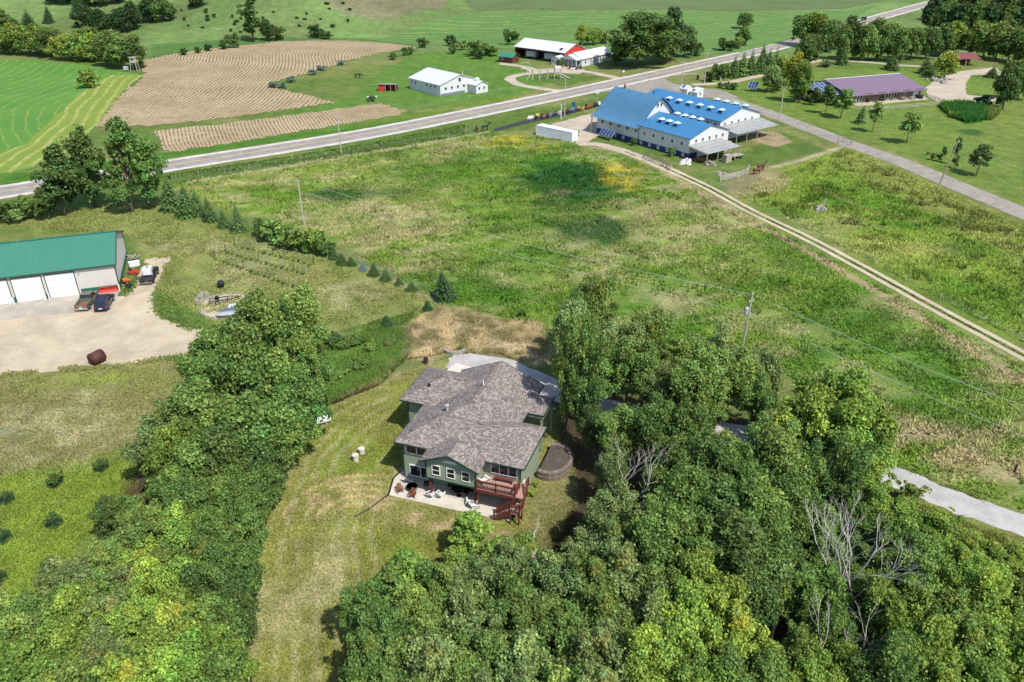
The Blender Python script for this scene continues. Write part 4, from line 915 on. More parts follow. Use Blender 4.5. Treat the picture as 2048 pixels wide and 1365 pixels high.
proto('young', 'b', (41, 42), R=2.2, h=7, z0=1.5, ncl=34, n=3000, L=.42, r=.1, prof='egg')
proto('fartree', 'b', (51, 52, 53), R=6, h=12, z0=.2, ncl=60, n=7500, L=.75, prof='egg', r=.3, nl=5)
proto('farbush', 'b', (61, 62), R=3, h=4.5, z0=.1, ncl=22, n=900, L=.8, r=.1, nl=3)
proto('poplar', 'b', (71,), R=3, h=17, z0=.8, ncl=50, n=3200, L=.75, r=.25, prof='column', rc=(.3, .5))
proto('roadtree', 'b', (81, 82, 83), R=5, h=17, z0=1.2, ncl=58, n=9000, L=.62, r=.35, prof='egg', rc=(.17, .30), nl=14)
proto('spruce', 'spruce', (5, 6), R=1.9, h=6, nt=17, per=20, L=.42)
proto('cedar', 'spruce', (7, 8), R=2.6, h=8, nt=18, per=24, L=.8)
TON = {'bright green': (.178, .292, .056), 'mid green': (.150, .244, .060), 'dark green': (.086, .154, .042), 'yellow-green': (.220, .315, .058), 'grey-green': (.170, .248, .086), 'deep green': (.116, .204, .050), 'olive green': (.140, .215, .042), 'blue-grey': (.16, .22, .20), 'golden': (.27, .31, .036), 'blackish green': (.044, .092, .030)}
ORD = 'first second third fourth fifth sixth seventh eighth ninth tenth eleventh twelfth thirteenth fourteenth fifteenth'.split()
rt = random.Random(4)
def plant(key, x, y, R, h, tone, label, cat, group, name, tilt=0, dz=0):
    lst, R0, h0 = PROTO[key]; me, tr_ = lst[rt.randrange(len(lst))]
    o = thing(name, label, cat, onground(x, y, dz), rt.uniform(0, 6.28), group); o.rotation_euler = (rt.gauss(0, .05), rt.gauss(0, .05), rt.uniform(0, 6.28)); h *= rt.uniform(.88, 1.12); q = .9 if key in ('thicket', 'maple', 'ash') else 1; o.scale = (q*R/R0, q*R/R0, h/h0)
    c = TON[tone]; c = tuple(q*.72 for q in c) if key in ('spruce', 'cedar') else c; j = rt.uniform(.82, 1.2)
    cr = link('crown', me, o); cr.color = (c[0]*j*rt.uniform(.93, 1.07), c[1]*j, c[2]*j, 1); link('trunk', tr_, o); return o
def row(where, group, items, kind='broadleaf tree', cat='tree', name='broadleaf_tree', mode='c'):
    """items: (px, py, R, h, proto, tone); py is the crown's centre ('c') or its foot ('b')"""
    items = sorted(items); n = len(items)
    for i, (px, py, R, h, key, tone) in enumerate(items):
        p = G(px, py, h*.55 if mode == 'c' else 0)
        od = '' if n == 1 else ('rightmost ' if i == n-1 else 'leftmost ' if i == 0 else '')
        lab = f'{tone} {kind} {where}' if n == 1 else (f'{od}{tone} {kind} {where}' if od else f'{tone} {kind}, {ORD[i]} from left, {where}')
        plant(key, p.x, p.y, R, h, tone, lab, cat, group, name)
B_, Mg, D, Yg, Gg, Dp, Ol, Go, Bk = 'bright green', 'mid green', 'dark green', 'yellow-green', 'grey-green', 'deep green', 'olive green', 'golden', 'blackish green'
LC = 'trees of the copse left of the lawn'; RW = 'trees of the wood right of the house'
row('at the top of the left copse', LC, [(452, 705, 4.5, 12, 'maple', Mg), (530, 660, 5.2, 15, 'maple', Mg), (592, 672, 4.6, 15, 'maple', Mg), (615, 745, 3.6, 10, 'ash', Mg)])
row('in the big crown cluster by the gravel', LC, [(420, 775, 4.6, 11, 'maple', Dp), (500, 765, 5.4, 14, 'maple', Mg), (575, 790, 4.8, 12, 'maple', Dp), (585, 825, 3.0, 9, 'maple', D)])
row('level with the white gas tank', LC, [(335, 870, 4.0, 9.5, 'thicket', Gg), (410, 860, 4.8, 11, 'maple', Mg), (485, 860, 4.8, 13, 'maple', Dp), (555, 865, 4.4, 10, 'maple', Dp)])
row('across the waist of the left copse', LC, [(345, 940, 3.8, 9, 'thicket', Ol), (405, 940, 4.2, 10, 'maple', Mg), (465, 935, 4.4, 10, 'maple', D), (510, 950, 3.2, 8, 'thicket', Dp), (535, 915, 2.8, 8, 'maple', D)])
row('just below the waist of the left copse', LC, [(240, 1045, 2.6, 5.5, 'thicket', D), (275, 1035, 2.4, 6, 'thicket', Mg), (345, 1015, 3.4, 8, 'thicket', Dp), (400, 1010, 3.4, 8, 'thicket', Dp), (455, 1020, 3.4, 8, 'thicket', Mg), (495, 1005, 2.6, 6.5, 'thicket', Mg)])
row('in the sunlit thicket beside the lawn strip', LC, [(300, 1075, 3.0, 7, 'thicket', Mg), (360, 1070, 3.2, 7, 'thicket', B_), (415, 1085, 3.2, 7, 'thicket', Dp), (470, 1075, 3.0, 7, 'thicket', Mg)])
row('below the lowest wire cages', LC, [(215, 1120, 3.0, 6.5, 'thicket', Mg), (275, 1125, 3.2, 7, 'thicket', Yg), (335, 1130, 3.2, 7, 'thicket', Mg), (395, 1140, 3.2, 7, 'thicket', Mg), (455, 1140, 3.2, 8, 'thicket', Dp)])
row('in the third thicket row from the bottom', LC, [(140, 1175, 3.0, 6.5, 'thicket', Gg), (200, 1185, 3.0, 7, 'thicket', Mg), (260, 1185, 3.2, 7, 'thicket', Gg), (320, 1190, 3.2, 8, 'thicket', Yg), (385, 1195, 3.2, 8, 'thicket', Yg), (450, 1195, 3.2, 9, 'thicket', D)])
row('in the second thicket row from the bottom', LC, [(35, 1250, 3.2, 6, 'thicket', Mg), (95, 1240, 3.0, 6.5, 'thicket', Mg), (160, 1245, 3.2, 7, 'thicket', B_), (225, 1250, 3.2, 7, 'thicket', Gg), (290, 1255, 3.2, 8, 'thicket', B_), (355, 1260, 3.2, 8, 'thicket', Yg), (420, 1255, 3.2, 9, 'thicket', Dp), (460, 1250, 2.6, 8, 'thicket', D)])
row('along the bottom edge left of the lawn', LC, [(20, 1320, 3.2, 7, 'thicket', Mg), (85, 1315, 3.2, 7, 'thicket', B_), (150, 1325, 3.2, 8, 'thicket', B_), (220, 1330, 3.2, 8, 'thicket', Gg), (285, 1330, 3.2, 8, 'thicket', Mg), (350, 1330, 3.2, 9, 'thicket', Yg), (410, 1335, 3.0, 9, 'thicket', B_), (445, 1320, 2.4, 8, 'thicket', Dp)])
row('cut by the photo bottom, far left', LC, [(30, 1390, 3.4, 8, 'thicket', B_), (110, 1390, 3.4, 8, 'thicket', Mg), (190, 1395, 3.4, 8, 'thicket', Mg), (270, 1395, 3.4, 9, 'thicket', Yg), (350, 1395, 3.4, 9, 'thicket', B_), (420, 1390, 2.8, 9, 'thicket', Mg)])
row('at the drive behind the house', RW, [(1130, 752, 3.6, 16, 'ash', Mg), (1172, 800, 2.8, 12, 'ash', Dp), (1145, 690, 3.8, 12, 'ash', Gg), (1180, 650, 3.6, 13.5, 'ash', Mg), (1235, 700, 4.6, 13, 'ash', Gg), (1300, 705, 4.2, 12, 'ash', Mg)])
row('leaning over the pale drive', RW, [(1190, 760, 4.2, 11, 'ash', Mg), (1255, 745, 4.0, 11, 'ash', Dp), (1330, 778, 3.2, 9.5, 'ash', Gg), (1395, 735, 4.0, 10, 'ash', Mg), (1440, 720, 3.6, 9, 'ash', Gg)])
row('below the transformer pole', RW, [(1400, 795, 4.0, 10, 'ash', Mg), (1465, 765, 4.0, 10, 'ash', Mg), (1525, 745, 3.4, 8.5, 'thicket', Gg), (1510, 800, 3.0, 9, 'ash', Dp), (1425, 815, 2.8, 8, 'ash', Mg)])
row('in the bright crown beside the field edge', RW, [(1620, 850, 4.6, 12, 'maple', Yg), (1680, 810, 5.0, 14, 'maple', B_), (1735, 865, 4.0, 12, 'maple', B_), (1685, 890, 4.2, 11, 'maple', B_)])
row('in the shade east of the house', RW, [(1190, 860, 2.4, 8, 'ash', D), (1245, 862, 3.6, 10, 'ash', Dp), (1310, 880, 3.4, 10, 'ash', Dp), (1375, 895, 3.8, 10, 'maple', Dp), (1450, 925, 3.8, 9, 'maple', Mg), (1545, 915, 3.6, 9, 'ash', Mg)])
row('level with the house deck', RW, [(1222, 955, 2.3, 8, 'ash', Gg), (1345, 930, 4.2, 11, 'maple', Dp), (1410, 945, 4.2, 12, 'maple', D), (1475, 960, 4.0, 11, 'maple', Dp), (1545, 960, 4.0, 11, 'maple', Mg), (1610, 950, 3.6, 10, 'maple', Dp), (1670, 965, 3.4, 10, 'ash', D), (1735, 955, 3.0, 8, 'ash', B_)])
row('above the bare grey tree', RW, [(1195, 1025, 2.4, 7, 'ash', Mg), (1240, 1040, 3.2, 9, 'ash', Gg), (1370, 1020, 4.2, 11, 'maple', Dp), (1440, 1035, 4.0, 11, 'maple', D), (1510, 1045, 4.0, 11, 'maple', Mg), (1580, 1020, 3.6, 10, 'maple', Dp), (1770, 1020, 2.8, 7, 'thicket', B_)])
row('beside the small lawn maple', RW, [(1168, 1112, 2.8, 7, 'ash', Gg), (1220, 1110, 3.4, 9, 'thicket', Gg), (1300, 1110, 3.8, 10, 'ash', Mg), (1390, 1110, 4.0, 10, 'maple', Dp), (1470, 1120, 4.0, 10, 'maple', D), (1550, 1100, 3.6, 9, 'maple', Dp), (1800, 1095, 3.0, 8, 'thicket', Mg), (1870, 1065, 2.8, 6.5, 'thicket', B_), (1940, 1090, 2.4, 4, 'thicket', Yg), (2010, 1115, 2.4, 3.6, 'thicket', Yg)])
row('in the broad belt below the patio', RW, [(1030, 1160, 3.0, 8, 'ash', Gg), (1100, 1170, 3.4, 9, 'thicket', Gg), (1170, 1180, 3.4, 9, 'thicket', Mg), (1250, 1180, 3.6, 9, 'thicket', Gg), (1320, 1190, 3.6, 10, 'maple', Mg), (1420, 1180, 3.8, 10, 'thicket', Yg), (1500, 1190, 3.6, 9, 'maple', D), (1570, 1170, 3.4, 9, 'maple', Dp), (1640, 1200, 2.8, 8, 'thicket', Mg), (1840, 1150, 3.2, 8, 'thicket', Mg), (1900, 1140, 3.0, 7, 'thicket', B_)])
row('at the lawn corner right of the strip', RW, [(720, 1245, 2.6, 6.5, 'ash', Dp), (775, 1275, 2.8, 7, 'ash', Dp), (830, 1230, 2.8, 7, 'thicket', Mg), (890, 1200, 2.8, 7, 'thicket', Dp), (950, 1190, 2.8, 8, 'thicket', Gg), (1000, 1220, 3.2, 9, 'thicket', Mg)])
row('in the second tree row from the bottom', RW, [(865, 1290, 3.2, 8, 'thicket', Mg), (935, 1275, 3.2, 9, 'thicket', Gg), (1070, 1255, 3.4, 9, 'thicket', Mg), (1140, 1260, 3.4, 9, 'thicket', Dp), (1215, 1260, 3.4, 9, 'thicket', Mg), (1290, 1270, 3.4, 9, 'thicket', Gg), (1370, 1270, 3.6, 10, 'thicket', Yg), (1450, 1270, 3.6, 10, 'thicket', Yg), (1600, 1320, 2.6, 8, 'thicket', Mg), (1650, 1270, 2.8, 8, 'maple', Dp), (1800, 1240, 3.4, 9, 'thicket', B_), (1870, 1230, 3.4, 9, 'thicket', Mg), (1950, 1220, 3.2, 8, 'thicket', Yg), (2025, 1230, 3.2, 8, 'thicket', Ol)])
row('along the bottom edge right of the lawn', RW, [(740, 1350, 3.0, 8, 'thicket', Dp), (810, 1350, 3.2, 8, 'thicket', Mg), (890, 1355, 3.4, 9, 'thicket', Gg), (970, 1350, 3.4, 9, 'thicket', Mg), (1050, 1345, 3.4, 9, 'thicket', Gg), (1130, 1345, 3.4, 10, 'thicket', Mg), (1215, 1350, 3.4, 10, 'thicket', Gg), (1300, 1350, 3.4, 10, 'thicket', Yg), (1390, 1355, 3.4, 10, 'thicket', B_), (1480, 1355, 3.4, 10, 'thicket', Mg), (1570, 1360, 3.2, 9, 'thicket', B_), (1640, 1345, 2.8, 8, 'thicket', Yg), (1840, 1330, 3.4, 9, 'thicket', B_), (1920, 1320, 3.4, 9, 'thicket', Mg), (2010, 1320, 3.4, 9, 'thicket', B_)])
row('cut by the photo bottom, right', RW, [(760, 1430, 3.2, 8, 'thicket', Mg), (880, 1430, 3.4, 9, 'thicket', Mg), (1000, 1430, 3.4, 9, 'thicket', Gg), (1110, 1430, 3.4, 9, 'thicket', Mg), (1220, 1430, 3.4, 9, 'thicket', Gg), (1340, 1430, 3.4, 9, 'thicket', Yg), (1460, 1430, 3.4, 9, 'thicket', Mg), (1760, 1400, 3.4, 9, 'thicket', Dp), (1880, 1410, 3.4, 9, 'thicket', B_), (1990, 1400, 3.4, 9, 'thicket', B_)])
row('on the lawn below the patio', RW, [(945, 1075, 2.1, 5.5, 'young', B_), (985, 1125, 2.3, 5.5, 'young', B_), (915, 1125, 1.6, 4, 'young', B_), (1050, 1100, 1.3, 4, 'young', B_)], 'small maple', name='young_maple')
row('in the drift of saplings across the lawn', RW, [(815, 1135, 1.9, 4.5, 'young', B_), (785, 1165, 1.6, 3.5, 'young', Mg), (850, 1180, 2.0, 5, 'young', B_), (805, 1195, 1.8, 4.5, 'young', Mg)], 'sapling', name='sapling')
row('at the hedge bottom right of the pale drive', RW, [(1822, 985, 1.5, 2.6, 'bush', Ol), (1882, 1040, 1.8, 3, 'bush', B_), (1960, 1110, 2.2, 3.5, 'bush', Yg), (1930, 1170, 2.2, 4, 'bush', Ol), (2020, 1190, 2.2, 4, 'bush', Yg), (2040, 1130, 1.6, 3, 'bush', Yg)], 'shrub', 'bush', 'shrub')
row('under the tall bare grey tree', RW, [(1650, 1120, 2.6, 5, 'thicket', Dp), (1715, 1130, 2.8, 5, 'thicket', Dp), (1690, 1185, 2.4, 4, 'thicket', D), (1635, 1060, 2.6, 5.5, 'thicket', Dp), (1715, 1060, 2.8, 5.5, 'thicket', Dp), (1745, 1190, 2.4, 5, 'thicket', Mg), (1700, 1265, 2.4, 5, 'thicket', D), (1720, 1330, 2.4, 5, 'thicket', Dp), (1690, 1010, 2.6, 5.5, 'thicket', D)], 'undergrowth tree')
# trees by the highway, conifer row and hedge
row('in the clump beside the highway', 'trees beside the highway', [(130, 432, 4.6, 17, 'roadtree', D), (190, 415, 4.4, 17.5, 'roadtree', D), (265, 425, 4.2, 18, 'roadtree', Dp), (298, 420, 4.2, 18, 'roadtree', Dp), (100, 440, 2.2, 7, 'roadtree', D)], 'tall tree', mode='b')
row('at the left edge by the highway', 'trees beside the highway', [(10, 448, 2.6, 4.5, 'farbush', D), (52, 440, 2.0, 4.5, 'farbush', Mg), (32, 446, 1.6, 3, 'farbush', Gg)], 'bush', 'bush', 'bush', 'b')
row('between the tall clump and the hedge', 'conifers beside the paddock', [(345, 420, 2.6, 6.5, 'spruce', D), (375, 433, 2.4, 7.5, 'spruce', D), (397, 432, 2.0, 5.5, 'spruce', D), (424, 443, 1.7, 6, 'spruce', D), (451, 455, 1.4, 4.2, 'spruce', D), (479, 464, 1.6, 5.4, 'spruce', D)], 'spruce', 'conifer', 'spruce', 'b')
row('in the hedge along the paddock fence', 'hedge shrubs along the paddock', [(530, 478, 2.2, 4, 'farbush', D), (552, 485, 2.4, 4.5, 'farbush', Mg), (580, 494, 2.4, 4.2, 'farbush', Dp), (608, 500, 2.4, 4.5, 'farbush', Ol), (632, 508, 2.2, 4.2, 'farbush', Ol), (652, 513, 1.6, 3, 'farbush', D)], 'shrub', 'bush', 'hedge_shrub', 'b')
row('in the row beyond the hedge', 'small conifers along the paddock', [(668, 518, 1.0, 2.4, 'spruce', D), (684, 529, 1.2, 2.4, 'spruce', D), (704, 531, .9, 1.7, 'spruce', D), (748, 551, 1.1, 2.1, 'spruce', D), (772, 561, 1.1, 1.9, 'spruce', D), (798, 570, .8, 1.4, 'spruce', D), (824, 582, 1.15, 1.6, 'spruce', D)], 'small conifer', 'conifer', 'young_conifer', 'b')
row('in the row of small dark conifers', 'small conifers along the paddock', [(726, 541, .75, 1.4, 'spruce', 'blue-grey')], 'tiny spruce', 'conifer', 'young_conifer', 'b')
row('at the paddock corner above the dry weeds', 'small conifers along the paddock', [(890, 598, 1.9, 4.4, 'spruce', Bk), (856, 622, .9, 1.8, 'spruce', Bk), (775, 655, 1.2, 2.2, 'spruce', Bk)], 'conifer', 'conifer', 'conifer', 'b')
row('in the weed bed behind the house', 'shrubs in the weed bed', [(1045, 634, .8, 1.5, 'bush', D), (660, 690, 1.5, 2.2, 'bush', D), (740, 700, 1.3, 1.6, 'bush', Mg), (700, 690, 1.8, 1.6, 'bush', Dp), (720, 740, 1.6, 1.5, 'bush', Dp), (680, 760, 1.4, 1.4, 'bush', Mg), (780, 690, 1.2, 1.4, 'bush', Gg), (640, 790, 1.3, 1.5, 'bush', B_), (921, 700, .5, .9, 'bush', B_)], 'bush', 'bush', 'bush', 'b')
# far left: belt of trees, dark cedars, hillside scrub
row('in the belt behind the hayfield', 'tree belt behind the hayfield', [(10, 108, 7, 12, 'fartree', Mg), (45, 110, 6.5, 11, 'fartree', Ol), (80, 111, 6.5, 11, 'fartree', Ol), (110, 113, 6, 11, 'fartree', D), (140, 120, 6, 11, 'fartree', Yg), (165, 122, 6, 11, 'fartree', Mg), (192, 124, 5.5, 11, 'fartree', Yg), (215, 132, 6, 12, 'fartree', D), (245, 138, 6, 13, 'fartree', Dp), (270, 138, 5.5, 13, 'fartree', D), (180, 108, 7, 11, 'fartree', Dp), (95, 100, 6, 10, 'fartree', Mg), (230, 112, 6, 11, 'fartree', Mg)], 'tree', mode='b')
row('in the dark cedar clump on the hill', 'dark cedars on the hill', [(165, 55, 5, 11, 'fartree', Bk), (185, 60, 5, 10, 'fartree', Bk), (205, 62, 5, 11, 'fartree', Bk), (225, 66, 5, 10, 'fartree', Bk), (250, 65, 5.5, 11, 'fartree', Bk), (270, 58, 5, 11, 'fartree', Bk), (300, 45, 6, 12, 'fartree', Bk), (325, 44, 6, 12, 'fartree', D), (340, 40, 4, 9, 'fartree', Bk), (160, 35, 4.5, 16, 'cedar', Bk), (175, 15, 5, 10, 'fartree', Bk), (200, 12, 5, 10, 'fartree', Bk)], 'tree', mode='b')
row('at the very top left of the hill', 'dark cedars on the hill', [(110, 8, 4.5, 9, 'fartree', Bk), (135, 8, 5, 9, 'fartree', Bk), (235, 6, 5, 8, 'fartree', Bk), (325, 14, 5, 12, 'fartree', D), (395, 14, 5, 9, 'fartree', Bk), (10, 62, 6, 10, 'fartree', D), (30, 66, 4, 7, 'fartree', D)], 'tree', mode='b')
row('standing alone on the left hillside', 'hillside trees', [(58, 54, 3.6, 8, 'cedar', Bk), (98, 46, 2.6, 9, 'cedar', Bk), (507, 84, 4.2, 19, 'poplar', D), (535, 82, 3.6, 9, 'fartree', Bk), (558, 80, 3.6, 6, 'farbush', D), (466, 96, 3, 5.5, 'farbush', D), (630, 76, 4, 6, 'farbush', Bk), (655, 79, 3, 4, 'farbush', D), (448, 99, 2, 4, 'farbush', D), (418, 103, 1.8, 3, 'farbush', Bk), (367, 111, 1.8, 3, 'farbush', Bk), (395, 107, 1.6, 2.6, 'farbush', D)], 'tree', mode='b')
row('in the middle of the hayfield', 'hillside trees', [(184, 176, 3.8, 6, 'farbush', Ol)], 'round bush', 'bush', 'bush', 'b')
sb = random.Random(8)
for i in range(46):
    px, py = sb.uniform(330, 700), sb.uniform(8, 72)
    if inpoly(np.array([px]), np.array([py]), [(330, 0), (700, 0), (700, 60), (560, 70), (480, 72), (380, 60)])[0]:
        p = G(px, py); plant('farbush', p.x, p.y, sb.uniform(.7, 1.5), sb.uniform(.8, 1.8), Bk, 'tiny dark shrub dotted over the far hillside pasture', 'bush', 'shrubs dotted over the hillside pasture', 'pasture_shrub')
row('along the fence behind the white workshop', 'shrubs by the far fence', [(845, 96, 3, 4, 'farbush', D), (900, 92, 3, 5, 'farbush', Bk), (905, 108, 2, 4, 'farbush', D), (950, 112, 4, 6, 'farbush', D), (975, 112, 4, 5, 'farbush', Dp), (955, 118, 2.4, 3, 'farbush', Bk), (785, 120, 1.8, 3, 'farbush', D), (810, 112, 1.8, 3.5, 'farbush', D), (822, 110, 1.8, 3, 'farbush', D), (925, 100, 2.6, 3.5, 'farbush', Gg), (1020, 90, 3.5, 6, 'farbush', D)], 'shrub', 'bush', 'shrub', 'b')
row('in the white-blossomed hedge by the cropland', 'blossoming hedge', [(545, 176, 1.8, 2, 'farbush', 'blue-grey'), (565, 177, 1.8, 2, 'farbush', 'blue-grey'), (582, 165, 1.6, 2, 'farbush', 'blue-grey'), (625, 150, 1.8, 2.2, 'farbush', 'blue-grey'), (645, 142, 1.8, 2.2, 'farbush', 'blue-grey'), (683, 131, 1.8, 2.2, 'farbush', 'blue-grey'), (745, 203, 1.6, 2, 'farbush', D)], 'shrub', 'bush', 'hedge_shrub', 'b')
row('round the white farmhouse', 'farmhouse trees', [(1165, 92, 4, 9, 'fartree', Yg), (1185, 90, 4, 8, 'fartree', B_), (1122, 138, 1.8, 3.5, 'farbush', D), (1205, 88, 3, 5, 'farbush', Mg)], 'tree', mode='b')
row('at the big shade tree beside the highway', 'farmhouse trees', [(1272, 134, 15, 21, 'thicket', D), (1340, 122, 7, 18, 'fartree', Bk), (1368, 115, 5, 13, 'fartree', D), (1390, 112, 3.5, 6, 'farbush', D), (1230, 128, 4, 7, 'farbush', D), (1320, 128, 6, 14, 'fartree', D)], 'tree', mode='b')
row('out in the far hayfield', 'far field trees', [(1485, 58, 4, 9, 'fartree', D), (1450, 102, 4, 5, 'farbush', D), (1485, 92, 4, 8, 'fartree', Dp), (1475, 98, 3, 5, 'farbush', Mg)], 'tree', mode='b')
# right: avenue along the highway, woods and garden trees
row('in the evergreen screen along the highway', 'evergreens along the highway', [(1416, 164, 2.2, 4, 'farbush', Bk), (1432, 160, 2.6, 5, 'farbush', D), (1448, 158, 2.6, 5, 'farbush', D), (1465, 155, 2.4, 8, 'cedar', D), (1482, 152, 2.6, 10, 'cedar', Dp), (1500, 149, 2.6, 9, 'cedar', D), (1518, 147, 2.4, 9, 'cedar', D), (1535, 143, 2.4, 8, 'cedar', D), (1550, 139, 2.4, 9, 'cedar', Dp), (1526, 132, 2.6, 9, 'cedar', D)], 'evergreen', 'conifer', 'evergreen', 'b')
row('in front of the evergreen screen', 'garden trees at the lane', [(1583, 172, 4, 12, 'fartree', Go), (1598, 205, 3.8, 15, 'fartree', Ol), (1540, 185, 3.4, 9, 'fartree', Gg), (1562, 165, 3, 9, 'fartree', Yg), (1610, 130, 5, 12, 'fartree', D), (1555, 182, 2.4, 5, 'farbush', D)], 'tree', mode='b')
row('beside the lane to the purple house', 'garden shrubs at the lane', [(1440, 176, 1.2, 2, 'farbush', D), (1452, 178, 1.2, 2.4, 'farbush', D), (1468, 180, 1.8, 2.4, 'farbush', D), (1650, 134, 2.6, 3, 'farbush', Gg), (1625, 205, 1.6, 3, 'farbush', D)], 'shrub', 'bush', 'shrub', 'b')
row('in the wood edge behind the purple house', 'wood behind the purple house', [(1600, 92, 6, 13, 'fartree', Dp), (1625, 95, 6, 14, 'fartree', Ol), (1650, 104, 6, 14, 'fartree', D), (1680, 120, 4.5, 12, 'fartree', Dp), (1705, 120, 5, 13, 'fartree', D), (1735, 122, 5, 14, 'fartree', Mg), (1760, 122, 5, 13, 'fartree', D), (1790, 124, 5, 13, 'fartree', Dp), (1820, 120, 5, 12, 'fartree', Mg), (1850, 118, 5, 12, 'fartree', D), (1690, 100, 5, 13, 'fartree', D), (1745, 100, 6, 14, 'fartree', D), (1620, 120, 5, 10, 'fartree', D), (1775, 105, 5, 12, 'fartree', Mg), (1720, 104, 4, 15, 'cedar', D)], 'tree', mode='b')
row('in the belt round the open carport', 'wood behind the purple house', [(1880, 112, 6, 13, 'fartree', D), (1905, 108, 6, 13, 'fartree', Yg), (1935, 112, 6, 13, 'fartree', Ol), (1965, 116, 6, 13, 'fartree', Mg), (1990, 120, 6, 13, 'fartree', Mg), (2015, 124, 6, 13, 'fartree', D), (2045, 130, 6, 13, 'fartree', Mg), (1950, 100, 6, 11, 'fartree', Yg), (2000, 102, 6, 12, 'fartree', D), (2035, 108, 6, 12, 'fartree', Dp)], 'tree', mode='b')
row('in the dark wood at the top right', 'dark wood at the top right', [(1860, 62, 7, 15, 'fartree', Bk), (1885, 70, 7, 16, 'fartree', D), (1915, 74, 7, 16, 'fartree', Bk), (1945, 80, 7, 16, 'fartree', D), (1975, 84, 7, 16, 'fartree', Bk), (2005, 88, 7, 16, 'fartree', D), (2040, 90, 7, 16, 'fartree', Bk), (1890, 42, 8, 16, 'fartree', Bk), (1930, 48, 8, 16, 'fartree', D), (1970, 54, 8, 16, 'fartree', Bk), (2010, 58, 8, 16, 'fartree', D), (2045, 62, 8, 16, 'fartree', Bk)], 'tree', mode='b')
row('along the top edge of the dark wood', 'dark wood at the top right', [(1900, 20, 8, 15, 'fartree', Bk), (1940, 24, 8, 15, 'fartree', Bk), (1980, 28, 8, 15, 'fartree', D), (2020, 32, 8, 15, 'fartree', Bk), (2055, 36, 8, 15, 'fartree', Bk), (1930, 2, 8, 15, 'fartree', Bk), (1975, 4, 8, 15, 'fartree', D), (2020, 8, 8, 15, 'fartree', Bk), (2055, 10, 8, 15, 'fartree', D)], 'tree', mode='b')
row('on the lawn round the purple house', 'lawn trees at the purple house', [(1632, 212, 1.8, 5, 'young', D), (1650, 228, 2.2, 8, 'young', D), (1681, 237, 3.4, 9.5, 'young', Dp), (1720, 247, 1.6, 5.5, 'cedar', D), (1744, 265, 2.2, 7.5, 'young', Mg), (1812, 287, 3.0, 8.2, 'young', Mg), (1952, 352, 2.8, 8.5, 'young', D), (1906, 330, 1.0, 7, 'young', D), (2005, 218, 4.2, 13, 'fartree', D), (2035, 200, 4.2, 13, 'fartree', Dp)], 'tree', mode='b')
row('at the gravel yard of the purple house', 'garden trees at the yard', [(1888, 158, 4.2, 9.5, 'fartree', Yg), (1852, 148, 3, 7, 'cedar', D), (1782, 140, 3, 7, 'cedar', D), (1683, 130, 2.6, 7, 'cedar', D), (1983, 155, 2.4, 4.5, 'cedar', D), (1962, 212, 3, 3, 'farbush', 'blackish green'), (1672, 212, 2, 4, 'farbush', D)], 'tree', mode='b')
row('in a line of small saplings below the pole', 'saplings by the side road', [(1863, 320, .9, 2.2, 'bush', D), (1878, 323, .8, 2.2, 'bush', Dp), (1888, 312, .8, 3.0, 'bush', D), (1910, 337, .9, 3.4, 'bush', D), (1855, 311, .5, 1, 'bush', D)], 'sapling', 'sapling', 'sapling', 'b')
row('at the foot of the barn wall', 'barn shrubs', [(1267, 292, .9, 2.4, 'bush', D), (1342, 314, 1.0, 3.2, 'bush', Mg)], 'small tree', 'tree', 'small_tree', 'b')
row('against the front of the purple house', 'shrubs at the purple house', [(1735, 205, 1.0, 1.3, 'bush', D), (1762, 201, 1.6, 1.8, 'farbush', D), (1776, 200, 1.6, 1.9, 'farbush', Dp), (1787, 199, 1.2, 1.5, 'farbush', D), (1752, 206, .7, 1.0, 'bush', Mg)], 'shrub', 'bush', 'shrub', 'b')
# dead and bare trees
def bare(seed, h, r, forks, spread=.55, depth=5, stems=1):
    g = random.Random(seed); mb = MB()
    def br(p, d, l, r, n):
        q = p+d*l*.5+Vector((g.uniform(-1, 1), g.uniform(-1, 1), 0))*l*.04; e = q+(d+Vector((g.uniform(-1, 1), g.uniform(-1, 1), g.uniform(-.2, .4)))*.12).normalized()*l*.5
        mb.tube([p, q, e], [r, r*.82, r*.62], 5 if n > 2 else 3, False)
        if n == 0: return
        for i in range(forks if n > 1 else forks+1):
            dd = (d+Vector((g.gauss(0, 1), g.gauss(0, 1), g.gauss(.25, .5)))*spread).normalized()
            s = e if i == 0 else p.lerp(e, g.uniform(.45, 1)); br(s, dd, l*g.uniform(.58, .82), r*.58, n-1)
    for i in range(stems):
        a = 6.283*i/stems+g.uniform(-.4, .4); f = g.uniform(.12, .42) if stems > 1 else .08
        br(Vector((math.cos(a)*.12, math.sin(a)*.12, -.3)), Vector((math.cos(a)*f, math.sin(a)*f, 1)).normalized(), h*g.uniform(.24, .31), r*(.75 if stems > 1 else 1), depth)
    return mb
def deadtree(px, py, h, seed, lab, n=3, lean=(0, 0), r=.17, depth=5, sp=.5, stems=1):
    p = G(px, py, 2.5); t = thing('dead_tree', lab, 'tree', onground(p.x, p.y), 0, 'bare dead trees in the wood')
    t.rotation_euler = (lean[0], lean[1], 0); return bare(seed, h, r, n, sp, depth, stems).build('trunk_and_branches', M_dead, t)
deadtree(1680, 1195, 17, 4, 'tall bare grey tree with many upright branches, right side of wood', 2, (-.05, .02), .17, 6, .33, 5)
deadtree(1668, 1345, 13, 9, 'leafless grey tree leaning right near the bottom edge', 2, (-.1, .3), .14, 6, .36, 2)
deadtree(1745, 1385, 10, 14, 'low bare grey tree at the bottom right corner of wood', 2, (0, .45), .12, 5, .5, 2)
deadtree(1240, 1020, 13, 21, 'spreading bare grey tree right of the house deck', 2, (-.1, .25), .14, 6, .42, 3)
